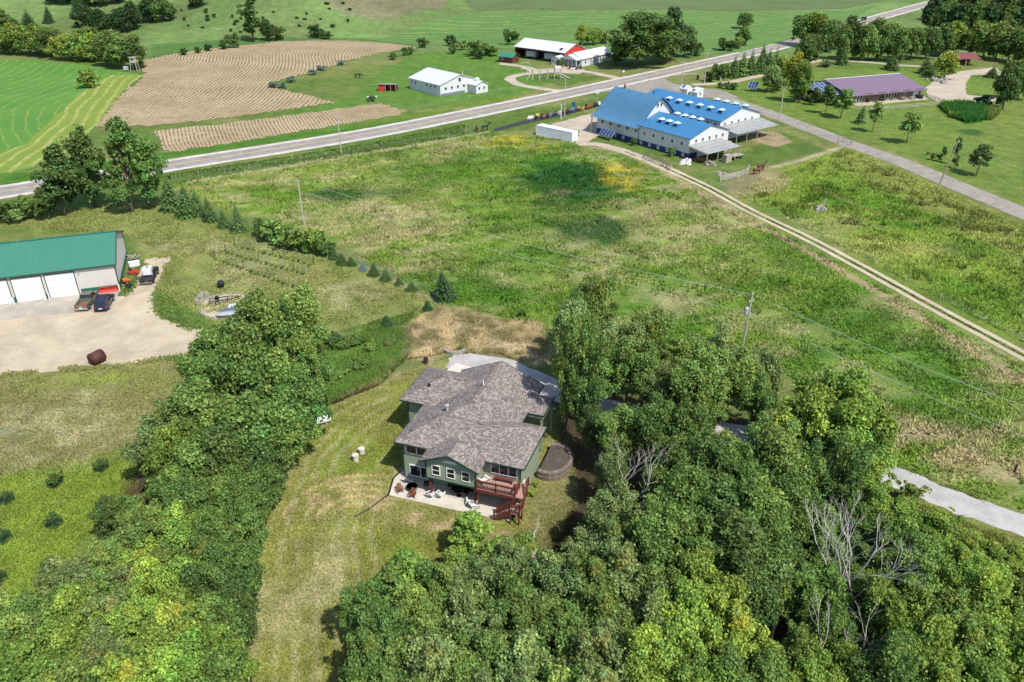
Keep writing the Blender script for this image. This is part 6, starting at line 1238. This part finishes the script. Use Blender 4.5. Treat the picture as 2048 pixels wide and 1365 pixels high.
WHT, BRN, BLK = (.62, .62, .60), (.13, .05, .022), (.02, .02, .022)
PF = 'slatted chairs round the patio and deck'
for u, v, rz, c, lab in ((4.15, -2.0, 150, WHT, 'left of two pale slatted chairs beside the left patio post'), (4.95, -1.75, 165, WHT, 'right of two pale slatted chairs beside the left patio post'), (8.35, -1.75, 205, WHT, 'left of two white slatted chairs near the deck underside'), (9.0, -2.2, 120, WHT, 'right of two white slatted chairs near the deck underside'),
                         (.55, -2.45, 40, BRN, 'brown wooden chair left of the patio fire pit'), (2.15, -2.75, 10, BRN, 'brown wooden chair in front of the patio fire pit')):
    chair(hp(u, v, .02), HU+R_(rz), c, lab, PF, s=.85 if c == BRN else 1.0)
chair(hp(9.75, -1.3, 2.72), HU+R_(-120), WHT, 'white slatted chair up on the wooden deck', PF, s=1.1)
for u, v, rz, lab in ((.9, -.6, 150, 'grey reclining chair by the left patio door'), (2.9, -.75, 200, 'black lounge chair beside the left patio post'), (6.0, -.9, 180, 'dark chair in shade under the overhang, left of the table'), (7.4, -.9, 180, 'dark chair in shade under the overhang, right of the table')):
    t = thing('lounge_chair', lab, 'chair', hp(u, v, .02), HU+R_(rz), 'dark lounge chairs on the patio'); m = paint('grey_sling', (.25, .24, .24), .8) if 'grey' in lab else M_black
    b = MB(); b.hexa([(-.34, -.5, .4), (.34, -.5, .4), (.34, .2, .36), (-.34, .2, .36)], [(-.34, -.5, .45), (.34, -.5, .45), (.34, .2, .41), (-.34, .2, .41)]); b.build('seat', m, t)
    b = MB(); b.hexa([(-.34, .2, .38), (.34, .2, .38), (.34, .25, .38), (-.34, .25, .38)], [(-.34, .65, 1.05), (.34, .65, 1.05), (.34, .7, 1.05), (-.34, .7, 1.05)]); b.build('backrest', m, t)
    for x in (-.36, .36): b = MB(); b.bar((x, -.5, .0), (x, .35, .55), .04); b.bar((x, .4, 0), (x, -.45, .55), .04); b.build('leg', M_steel, t)
t = thing('patio_table', 'small dark table in shade under the overhang', 'table', hp(6.7, -1.0, .02), HU); b = MB(); b.cyl((0, 0, .66), .45, .05, 16); b.build('tabletop', M_black, t); b = MB(); b.cyl((0, 0, .03), .06, .64, 8); b.cyl((0, 0, 0), .28, .04, 12); b.build('pedestal', M_black, t)
t = thing('fire_pit', 'round black fire pit on the left of the patio', 'fire pit', hp(1.6, -1.7, .02), 0); b = MB(); b.tube([(0, 0, .12), (0, 0, .3), (0, 0, .5), (0, 0, .5), (0, 0, .32)], [.3, .55, .62, .54, .3], 18); b.build('bowl', M_black, t, True); b = MB(); [b.bar((.4*math.cos(a), .4*math.sin(a), .3), (.5*math.cos(a), .5*math.sin(a), 0), .06) for a in (0, 1.57, 3.14, 4.71)]; b.build('legs', M_black, t)
b = MB(); [b.bar((.2*math.cos(a), .2*math.sin(a), .36), (-.2*math.cos(a+.4), -.2*math.sin(a+.4), .42), .08) for a in (0, 1, 2)]; b.build('ash', paint('ash', (.4, .38, .36), .9), t)
t = thing('deck_bench', 'long low red-brown bench against the wall on the deck', 'bench', hp(11.6, -.45, 2.72), HU); b = MB(); b.box(-1, 1, -.2, .2, .4, .46); b.build('seat', M_cedar, t)
for x in (-.85, .85): b = MB(); b.box(x-.05, x+.05, -.18, .18, 0, .4); b.build('leg', M_cedar, t)
t = thing('raised_bed', 'curved stone raised bed of dark mulch at the right house wall', 'raised bed', hp(14.5, 7.2), HU); b = MB(); n = 14
for i in range(n):
    a0, a1 = [-math.pi*.62+math.pi*1.24*(i+o)/n for o in (.02, .98)]
    for j in range(4): r0, r1, z = 1.95, 2.3+.03*(j % 2), j*.28; b.hexa([(r*math.cos(a), r*math.sin(a)*1.25, z) for r, a in ((r0, a0), (r1, a0), (r1, a1), (r0, a1))], [(r*math.cos(a), r*math.sin(a)*1.25, z+.26) for r, a in ((r0, a0), (r1, a0), (r1, a1), (r0, a1))])
b.build('stone_wall', paint('brown_stone', (.17, .135, .115), .9, .35, 3), t); b = MB(); b.hexa([(1.96*math.cos(a), 1.96*math.sin(a)*1.25, 0) for a in np.linspace(-math.pi*.62, math.pi*.62, 16)], [(1.96*math.cos(a), 1.96*math.sin(a)*1.25, .95) for a in np.linspace(-math.pi*.62, math.pi*.62, 16)]); b.build('mulch', surf('mulch', (.05, .04, .035), (.14, .115, .095), 4), t)
t = thing('stone_planter', 'low crescent stone planter with green plants behind the house', 'planter', G(910, 702), 0); b = MB()
for i in range(12): a0, a1 = 3.2+2.9*i/12, 3.2+2.9*(i+.95)/12; b.hexa([(r*math.cos(a)*1.2, r*math.sin(a), 0) for r, a in ((1.0, a0), (1.3, a0), (1.3, a1), (1.0, a1))], [(r*math.cos(a)*1.2, r*math.sin(a), .5) for r, a in ((1.0, a0), (1.3, a0), (1.3, a1), (1.0, a1))])
b.build('stone_wall', M_stone, t)
for i, (u, v, s_, lab) in enumerate(((13.9, 1.6, .6, 'yellow-green shrub at the right house wall, nearer'), (14.0, 3.2, .5, 'yellow-green shrub at the right house wall, farther'))):
    q = hp(u, v); plant('bush', q.x, q.y, s_, s_*1.3, 'yellow-green', lab, 'bush', 'shrubs at the house wall', 'shrub')

# ---------------------------------------------------------------- poles, wires, fences, signs
def pole(base, h, lab, arms=(), lean=0, trans=False, lamp=False, m=None, r=.16, name='utility_pole'):
    p = G(*base); t = thing(name, lab, 'pole', p, 0, None); t.rotation_euler = (0, lean, 0); b = MB(); b.tube([(0, 0, -.3), (0, 0, h)], [r, r*.68], 9); b.build('shaft', m or M_wood_p, t)
    for z, L, a in arms:
        b = MB(); b.bar((-L*math.cos(a)/2, -L*math.sin(a)/2-.14, z), (L*math.cos(a)/2, L*math.sin(a)/2-.14, z), .1, .12); ca = b.build('crossarm', M_wood_p, t); b = MB()
        for f in (-.45, 0, .45): b.cyl((L*math.cos(a)*f, L*math.sin(a)*f-.14, z+.06), .05, .18, 6)
        b.build('insulator', M_steel, ca)
    if trans: b = MB(); b.tube([(-.42, -.1, h-3.3), (-.42, -.1, h-3.2), (-.42, -.1, h-2.3), (-.42, -.1, h-2.2)], [.2, .27, .27, .2], 14); b.build('transformer', M_steel, t)
    if lamp: b = MB(); b.bar((0, 0, h-.3), (-.9, .8, h), .07); b.tube([(-.9, .8, h-.12), (-.9, .8, h+.1)], [.22, .12], 8); b.build('lamp_arm', M_steel, t)
    return p, h
M_wood_p = paint('grey_pole_wood', (.36, .33, .29), .9, .25, 3)
P1 = pole((1482, 713), 9.8, 'grey utility pole with transformer above the wood', ((8.6, 1.0, .5),), .02, True)
P2 = pole((609, 452), 9.5, 'grey utility pole behind the hedge on the paddock corner', ((9.0, .8, .4),), -.02)
P3 = pole((683, 310), 10, 'utility pole on the verge in front of the crop strip', ((9.5, 1.6, .5),))
P4 = pole((1873, 383), 11.5, 'tall brown utility pole leaning right by the side road', ((11, .6, .4),), .16, m=M_wood, r=.17)
P5 = pole((1559, 236), 9, 'utility pole on the side road verge behind the barn', ((8.8, 2.0, -.6),))
P6 = pole((1409, 166), 10.5, 'wooden utility pole between junction and evergreen screen', ((9.6, 1.2, .5),))
P7 = pole((1361, 184), 9.5, 'utility pole with flat crossarm at the road junction', ((9.3, 2.4, .1),))
pole((1129, 234), 11, 'tall grey yard-light pole beside the chair display', (), 0, False, True)
pole((1122, 238), 4.2, 'short white post beside the yard-light pole', (), 0, m=M_white, r=.14, name='post')
pole((1182, 266), 6.2, 'dark wooden post at the barn forecourt by the container', (), .02, m=M_wood, r=.2, name='post')
def wire(name, a, b, sag, lab, m=M_steel, r=.019):
    n = 16; mb = MB(); mb.tube([a.lerp(b, i/n)-Vector((0, 0, sag*4*(i/n)*(1-i/n))) for i in range(n+1)], r, 4)
    return tag(mb.build(name, m), lab, 'power line')
M_wire = paint('weathered_cable', (.42, .44, .42), .5)
tp = lambda P, dz=0, dx=0: P[0]+Vector((dx, 0, P[1]-dz))
E1 = G(2300, 900, 9); wire('power_line', tp(P1, .3, .3), E1, .8, 'upper power line running right from the transformer pole', M_wire)
E2 = G(2300, 970, 7); wire('power_line', tp(P1, 3.0, .1), E2, .8, 'lower power line running right from the transformer pole', M_wire)
wire('power_line', tp(P2, .4), tp(P1, .3), 1.2, 'upper power line crossing the pasture between two poles', M_wire)
wire('power_line', tp(P2, 2.4), tp(P1, 3.0), 1.2, 'lower power line crossing the pasture between two poles', M_wire)
E4 = G(2300, 430, 8.5); q4 = P4[0]+Vector((1.7, 0, 10.8)); wire('power_line', q4, E4, .5, 'upper power line running right from the leaning pole', M_wire); wire('power_line', q4-Vector((.3, 0, 2)), G(2300, 520, 6), .5, 'lower power line running right from the leaning pole', M_wire)
def fence(name, lab, pxs, h, m, step, rails=3, rw=.1, pw=.14, board=False):
    P = [G(*q) for q in pxs]; t = thing(name, lab, 'fence', P[0], 0); o = P[0]; rl = MB()
    for a, b in zip(P[:-1], P[1:]):
        n = max(1, round((b-a).length/step))
        for i in range(n+(b is P[-1])): q = a.lerp(b, i/n)-o; pb = MB(); pb.bar(q, q+Vector((0, 0, h*1.08)), pw); pb.build('post', m, t)
        for j in range(rails): z = Vector((0, 0, h*(j+1)/rails-.06)); rl.bar(a-o+z, b-o+z, .04 if rw > .04 else .012, rw)
    rl.build('rail' if rw > .04 else 'wire', m if rw > .04 else M_steel, t); return t
fence('rail_fence', 'grey wooden rail fence below the purple house', [(1707, 220), (1740, 224), (1800, 218), (1882, 212)], 1.2, M_wood_p, 2.8)
fence('picket_fence', 'dark picket fence from the purple house to the reed bed', [(1850, 196), (1875, 204), (1895, 210)], 1.2, M_wood, 1.2, 2)
fence('pasture_gate', 'wooden plank fence and gate beside the barn track', [(1287, 316), (1303, 324), (1326, 331), (1340, 342)], 1.5, M_wood, 2.6, 4, .14, .2)
fence('corral_fence', 'weathered plank corral fence beside the brown horses', [(1440, 364), (1476, 356), (1494, 349), (1497, 341)], 1.4, M_wood_p, 2.2, 4, .16, .16)
fence('rail_fence', 'dark two-rail fence in the straw at the right photo edge', [(1965, 1108), (2010, 1140), (2060, 1165), (2120, 1190)], 1.2, M_dark, 2.6, 3, .1, .12)
fence('wire_fence', 'thin wire fence beside the cattle path along the highway', [(345, 362), (500, 338), (700, 306), (860, 280), (965, 255)], 1.1, M_wood_p, 7, 3, .015, .08)
fence('wire_fence', 'wire fence along the row of small conifers', [(500, 455), (610, 492), (720, 525), (830, 572), (880, 600)], 1.1, M_wood_p, 5, 3, .015, .08)
fence('wire_fence', 'wire fence between the farm track and right meadow', [(1420, 368), (1500, 408), (1620, 462), (1750, 530), (1880, 600), (2048, 685)], 1.1, M_wood_p, 9, 3, .015, .08)
fence('road_gate', 'dark gate bar at the end of the meadow path', [(1676, 288), (1686, 284), (1702, 292)], 1.3, M_wood, 4, 2, .12, .18)
fence('paddock_fence', 'post and wire fence in front of the white workshop', [(740, 208), (820, 222), (905, 205), (970, 190), (1030, 178)], 1.1, M_wood_p, 8, 3, .015, .09)
t = thing('fence_post', 'single dark post in the dry field strip, left', 'post', G(1797, 868), 0, 'lone field posts'); b = MB(); b.bar((0, 0, 0), (.05, 0, 1.2), .14); b.build('shaft', M_dark, t)
t = thing('fence_post', 'single dark post near the right edge above the drive', 'post', G(2027, 947), 0, 'lone field posts'); b = MB(); b.bar((0, 0, 0), (.05, 0, 1.2), .14); b.build('shaft', M_dark, t)
t = thing('roadside_sign', 'white square sign on a post beside the highway verge', 'sign', G(1194, 207), R_(-10)); b = MB(); b.box(-.55, .55, -.04, .04, 3.0, 4.2); b.build('panel', M_white, t); b = MB(); b.bar((0, .05, 0), (0, .05, 3.4), .12); b.build('post', M_wood_p, t)
t = thing('information_board', 'blue notice board standing among the displayed chairs', 'sign', G(1147, 220), R_(-30)); b = MB(); b.box(-.6, .6, -.08, .08, .9, 2.4); b.build('panel', paint('teal_panel', (.03, .14, .25), .5), t); b = MB(); [b.bar((x, .1, 0), (x, .1, 2.5), .1) for x in (-.5, .5)]; b.build('post', M_wood_p, t)
t = thing('mail_box', 'small grey roadside mailbox opposite the farmhouse drive', 'mailbox', G(1246, 150), .6); b = MB(); b.box(-.4, .4, -.25, .25, .9, 1.2); b.tube([(-.4, 0, 1.2), (.4, 0, 1.2)], .25, 10); b.build('box', M_white, t); b = MB(); b.bar((0, 0, 0), (0, 0, .9), .12); b.build('post', M_wood_p, t)
t = thing('entrance_sign', 'small dark upright sign at the lane entrance', 'sign', G(1395, 160), .4); b = MB(); b.box(-.4, .4, -.15, .15, 0, 1.7); b.build('slab', M_dark, t); b = MB(); b.box(-.5, .5, -.2, .2, 1.7, 1.8); b.build('cap', M_wood, t)
t = thing('stone_marker', 'pale upright marker among the lane-side bushes', 'marker', G(1441, 162), 0); b = MB(); b.hexa([(-.35, -.15, 0), (.35, -.15, 0), (.35, .15, 0), (-.35, .15, 0)], [(-.25, -.1, 1.7), (.2, -.1, 1.9), (.2, .1, 1.9), (-.25, .1, 1.7)]); b.build('slab', M_stone, t)
t = thing('hunting_blind', 'grey raised hunting blind on legs at the tree belt', 'hunting blind', G(271, 142), 0); b = MB(); b.box(-1, 1, -1, 1, 3, 4.8); b.build('cabin', M_wood_p, t); b = MB(); b.box(-1.2, 1.2, -1.2, 1.2, 4.8, 4.95); b.build('roof', M_steel, t); b = MB(); b.box(-.6, .6, -1.03, -.98, 3.9, 4.4); b.build('window', M_dark, t)
for x in (-1, 1):
    for y in (-1, 1): b = MB(); b.bar((x*1.25, y*1.25, 0), (x*.9, y*.9, 3), .16); b.build('leg', M_wood_p, t)
t = thing('bale_wrap', 'small white-topped box at the field corner below the hunting blind', 'box', G(253, 143), 0); b = MB(); b.box(-.7, .7, -.6, .6, .5, 1.5); b.build('case', M_steel, t); b = MB(); b.box(-.8, .8, -.7, .7, 1.5, 1.6); b.build('lid', M_white, t)

# wooden playground in the loop drive
t = thing('play_frame', 'weathered wooden playground with tower and ramp in the grass loop', 'play frame', G(1098, 158), R_(10))
b = MB()
for x in (-6, -3.5, -.5, 2.0, 4.2):
    for y in (-1.2, 1.2): b.bar((x+.3*y, y, 0), (x, y*.8, 3.4), .2)
b.build('post', M_wood_p, t); b = MB(); b.bar((-6, 0, 3.4), (4.2, 0, 3.4), .2); [b.bar((x, -1.1, 3.3), (x, 1.1, 3.3), .16) for x in (-6, -3.5, -.5, 2, 4.2)]; b.build('beam', M_wood_p, t)
b = MB(); b.box(2, 4.2, -1, 1, 1.7, 1.85); b.hexa([(1.8, -1.2, 3.5), (4.4, -1.2, 3.5), (4.4, 1.2, 3.5), (1.8, 1.2, 3.5)], [(1.9, -.1, 4.4), (4.3, -.1, 4.4), (4.3, .1, 4.4), (1.9, .1, 4.4)]); b.build('tower', M_wood_p, t)
b = MB(); b.bar((4.2, 0, 1.7), (7.4, -1.6, .1), .9, .08); b.build('slide', M_wood_grey, t); b = MB(); b.bar((-6, 0, 3), (-8.6, -2.2, .1), .35, .1); b.build('ramp', M_wood_grey, t)
for x in (-2.6, -1.6, .6): b = MB(); b.bar((x-.2, 0, 3.3), (x-.2, -.3, .7), .03); b.bar((x+.2, 0, 3.3), (x+.2, -.3, .7), .03); b.box(x-.28, x+.28, -.45, -.15, .62, .68); b.build('swing', M_wood, t)
t = thing('swing_arch', 'small pale wooden swing arch beside the playground', 'swing', G(1051, 142), .2); b = MB(); [b.bar((x, 0, 0), (x, 0, 3), .16) for x in (-1.6, 1.6)]; b.bar((-1.8, 0, 3), (1.8, 0, 3), .16); b.build('arch', M_wood_p, t); b = MB(); [b.bar((x, 0, 3), (x, -.1, .8), .04) for x in (-.9, .9)]; b.box(-1, 1, -.35, .25, .7, .78); b.build('bench_swing', M_wood_p, t)
t = thing('field_table', 'white folding table at the paddock edge', 'table', G(744, 199), .3); b = MB(); b.box(-1.6, 1.6, -.5, .5, .8, .88); b.build('tabletop', M_white, t); b = MB(); [b.bar((x, y, 0), (x, y, .8), .07) for x in (-1.4, 1.4) for y in (-.4, .4)]; b.build('legs', M_steel, t)
# outdoor furniture displayed along a black mat beside the highway
sheet('black_mat', poly_px([(985, 259), (1060, 238), (1130, 225), (1205, 207), (1207, 211), (1135, 230), (1070, 244), (995, 262)]), paint('black_sheeting', (.03, .03, .034), .7), .03, 4)
rd = random.Random(3); names = {(.55, .55, .53): 'white', (.025, .025, .028): 'black', (.5, .33, .03): 'yellow', (.22, .09, .05): 'brown', (.06, .10, .2): 'blue', (.33, .05, .04): 'red', (.2, .2, .2): 'grey'}
ks = list(names); seq = [0, 0, 1, 2, 1, 3, 1, 6, 1, 1, 0, 1, 3, 1, 1, 4, 1, 3, 2, 1, 5, 3, 1, 1, 0, 1]; cnt = {}
for i, c in enumerate(seq):
    px = 1058+i*5.9; py = 242-(px-1058)*.215+rd.uniform(-1.5, 2.5); nm = names[ks[c]]; cnt[nm] = cnt.get(nm, 0)+1
    single = seq.count(c) == 1
    chair(G(px, py), R_(rd.uniform(-50, 20)), ks[c], f'{nm} garden chair in the roadside display on the black mat' if c != 1 else 'black garden chair in the roadside display on the black mat', f'{nm} chairs in the roadside display', 'display_chair', 1.25)

for px, py, lab in ((1806, 200, 'dark picnic table on the purple house terrace, left of two'), (1824, 199, 'dark picnic table on the purple house terrace, right of two')):
    t = thing('picnic_table', lab, 'table', G(px, py), .3); b = MB(); b.box(-1, 1, -.4, .4, .72, .78); b.build('tabletop', M_wood, t)
    for y in (-.75, .75): b = MB(); b.box(-1, 1, y-.14, y+.14, .42, .47); b.build('bench', M_wood, t)
    for x in (-.7, .7): b = MB(); b.bar((x, -.7, 0), (x, .3, .72), .08); b.bar((x, .7, 0), (x, -.3, .72), .08); b.build('leg', M_wood, t)
t = thing('round_spa', 'dark round tub at the right end of the purple house terrace', 'tub', G(1838, 197), 0); b = MB(); b.cyl((0, 0, 0), 1.1, .9, 18); b.build('shell', M_black, t); b = MB(); b.cyl((0, 0, .9), 1.15, .1, 18); b.build('lid', M_dark, t)
for px, py, c, lab in ((1152, 140, BLK, 'black chair in front of the farmhouse porch, left'), (1160, 139, BLK, 'black chair in front of the farmhouse porch, right'), (1146, 142, WHT, 'white chair before the farmhouse porch'), (1138, 139, BRN, 'brown chair before the farmhouse annex')): chair(G(px, py), R_(-40), c, lab, 'chairs before the farmhouse porch', 'porch_chair', 1.2)

# ---------------------------------------------------------------- horses
def horse(p, rz, colour, lab, graze=True, s=1.0):
    t = thing('horse', lab, 'horse', p, rz, 'horses in the pastures'); t.scale = (s, s, s)
    J = {'pel': (-.62, 0, 1.28, .27), 'rump': (-.8, 0, 1.25, .22), 'belly': (-.1, 0, 1.12, .31), 'chest': (.5, 0, 1.18, .29), 'with': (.62, 0, 1.38, .2)}
    if graze: J.update({'n1': (.95, 0, 1.2, .16), 'n2': (1.22, 0, .8, .12), 'hd': (1.38, 0, .5, .11), 'mz': (1.34, 0, .2, .07)})
    else: J.update({'n1': (.9, 0, 1.62, .16), 'n2': (1.1, 0, 1.85, .12), 'hd': (1.3, 0, 1.88, .11), 'mz': (1.6, 0, 1.68, .07)})
    J.update({'t1': (-.98, 0, 1.15, .05), 't2': (-1.08, 0, .7, .06)}); E = [('pel', 'rump'), ('pel', 'belly'), ('belly', 'chest'), ('chest', 'with'), ('with', 'n1'), ('n1', 'n2'), ('n2', 'hd'), ('hd', 'mz'), ('rump', 't1'), ('t1', 't2')]
    for sd, yy in (('l', .2), ('r', -.2)):
        o = .1 if sd == 'l' else -.1
        J.update({'fs'+sd: (.5, yy, .95, .12), 'fk'+sd: (.52+o, yy, .52, .07), 'ff'+sd: (.5+o, yy, .06, .06), 'hs'+sd: (-.66, yy, .95, .15), 'hk'+sd: (-.58+o, yy, .72, .1), 'hh'+sd: (-.78+o, yy, .46, .07), 'hf'+sd: (-.74+o, yy, .06, .06)})
        E += [('chest', 'fs'+sd), ('fs'+sd, 'fk'+sd), ('fk'+sd, 'ff'+sd), ('pel', 'hs'+sd), ('hs'+sd, 'hk'+sd), ('hk'+sd, 'hh'+sd), ('hh'+sd, 'hf'+sd)]
    ky = list(J); bm = bmesh.new(); lay = bm.verts.layers.skin.verify(); vs = [bm.verts.new(J[k_][:3]) for k_ in ky]; [bm.edges.new((vs[ky.index(a)], vs[ky.index(b)])) for a, b in E]
    for v_, k_ in zip(vs, ky): v_[lay].radius = (J[k_][3],)*2
    vs[0][lay].use_root = True; me = bpy.data.meshes.new('tmp'); bm.to_mesh(me); bm.free(); tmp = link('tmp', me); tmp.modifiers.new('s', 'SKIN'); tmp.modifiers.new('u', 'SUBSURF').levels = 1
    dg = bpy.context.evaluated_depsgraph_get(); nm = bpy.data.meshes.new_from_object(tmp.evaluated_get(dg)); nm.name = 'body'; bpy.data.objects.remove(tmp); nm.materials.clear(); nm.materials.append(M_any); nm.polygons.foreach_set('use_smooth', [True]*len(nm.polygons))
    link('body', nm, t).color = (*colour, 1); b = MB(); h0, h1 = J['with'][:3], J['n2'][:3]; b.bar((h0[0], 0, h0[2]+.18), (h1[0]+.05, 0, h1[2]+.14), .06, .2); b.build('mane', M_black, t)
    b = MB(); hd = J['hd'][:3]; [b.hexa([(hd[0]-.1, y-.03, hd[2]+.05), (hd[0]-.02, y-.03, hd[2]+.05), (hd[0]-.02, y+.03, hd[2]+.05), (hd[0]-.1, y+.03, hd[2]+.05)], [(hd[0]-.1, y-.01, hd[2]+.22), (hd[0]-.07, y-.01, hd[2]+.22), (hd[0]-.07, y+.01, hd[2]+.22), (hd[0]-.1, y+.01, hd[2]+.22)]) for y in (-.07, .07)]; b.build('ears', M_any, t).color = (*colour, 1)
horse(G(954, 264), R_(100), (.13, .04, .02), 'brown horse grazing on the bare dirt beside a black one', True, 1.1)
horse(G(971, 262), R_(15), (.012, .010, .010), 'black horse standing beside the brown one near the container', False, 1.1)
horse(G(716, 157), R_(20), (.012, .012, .012), 'lone black horse grazing in the paddock beyond the highway', True, 1.15)
horse(G(1513, 350), R_(15), (.105, .036, .018), 'reddish brown horse at the corral fence, nearer the camera', False, 1.15)
horse(G(1521, 343), R_(25), (.075, .026, .015), 'dark brown horse behind its reddish companion at the corral', False, 1.15)
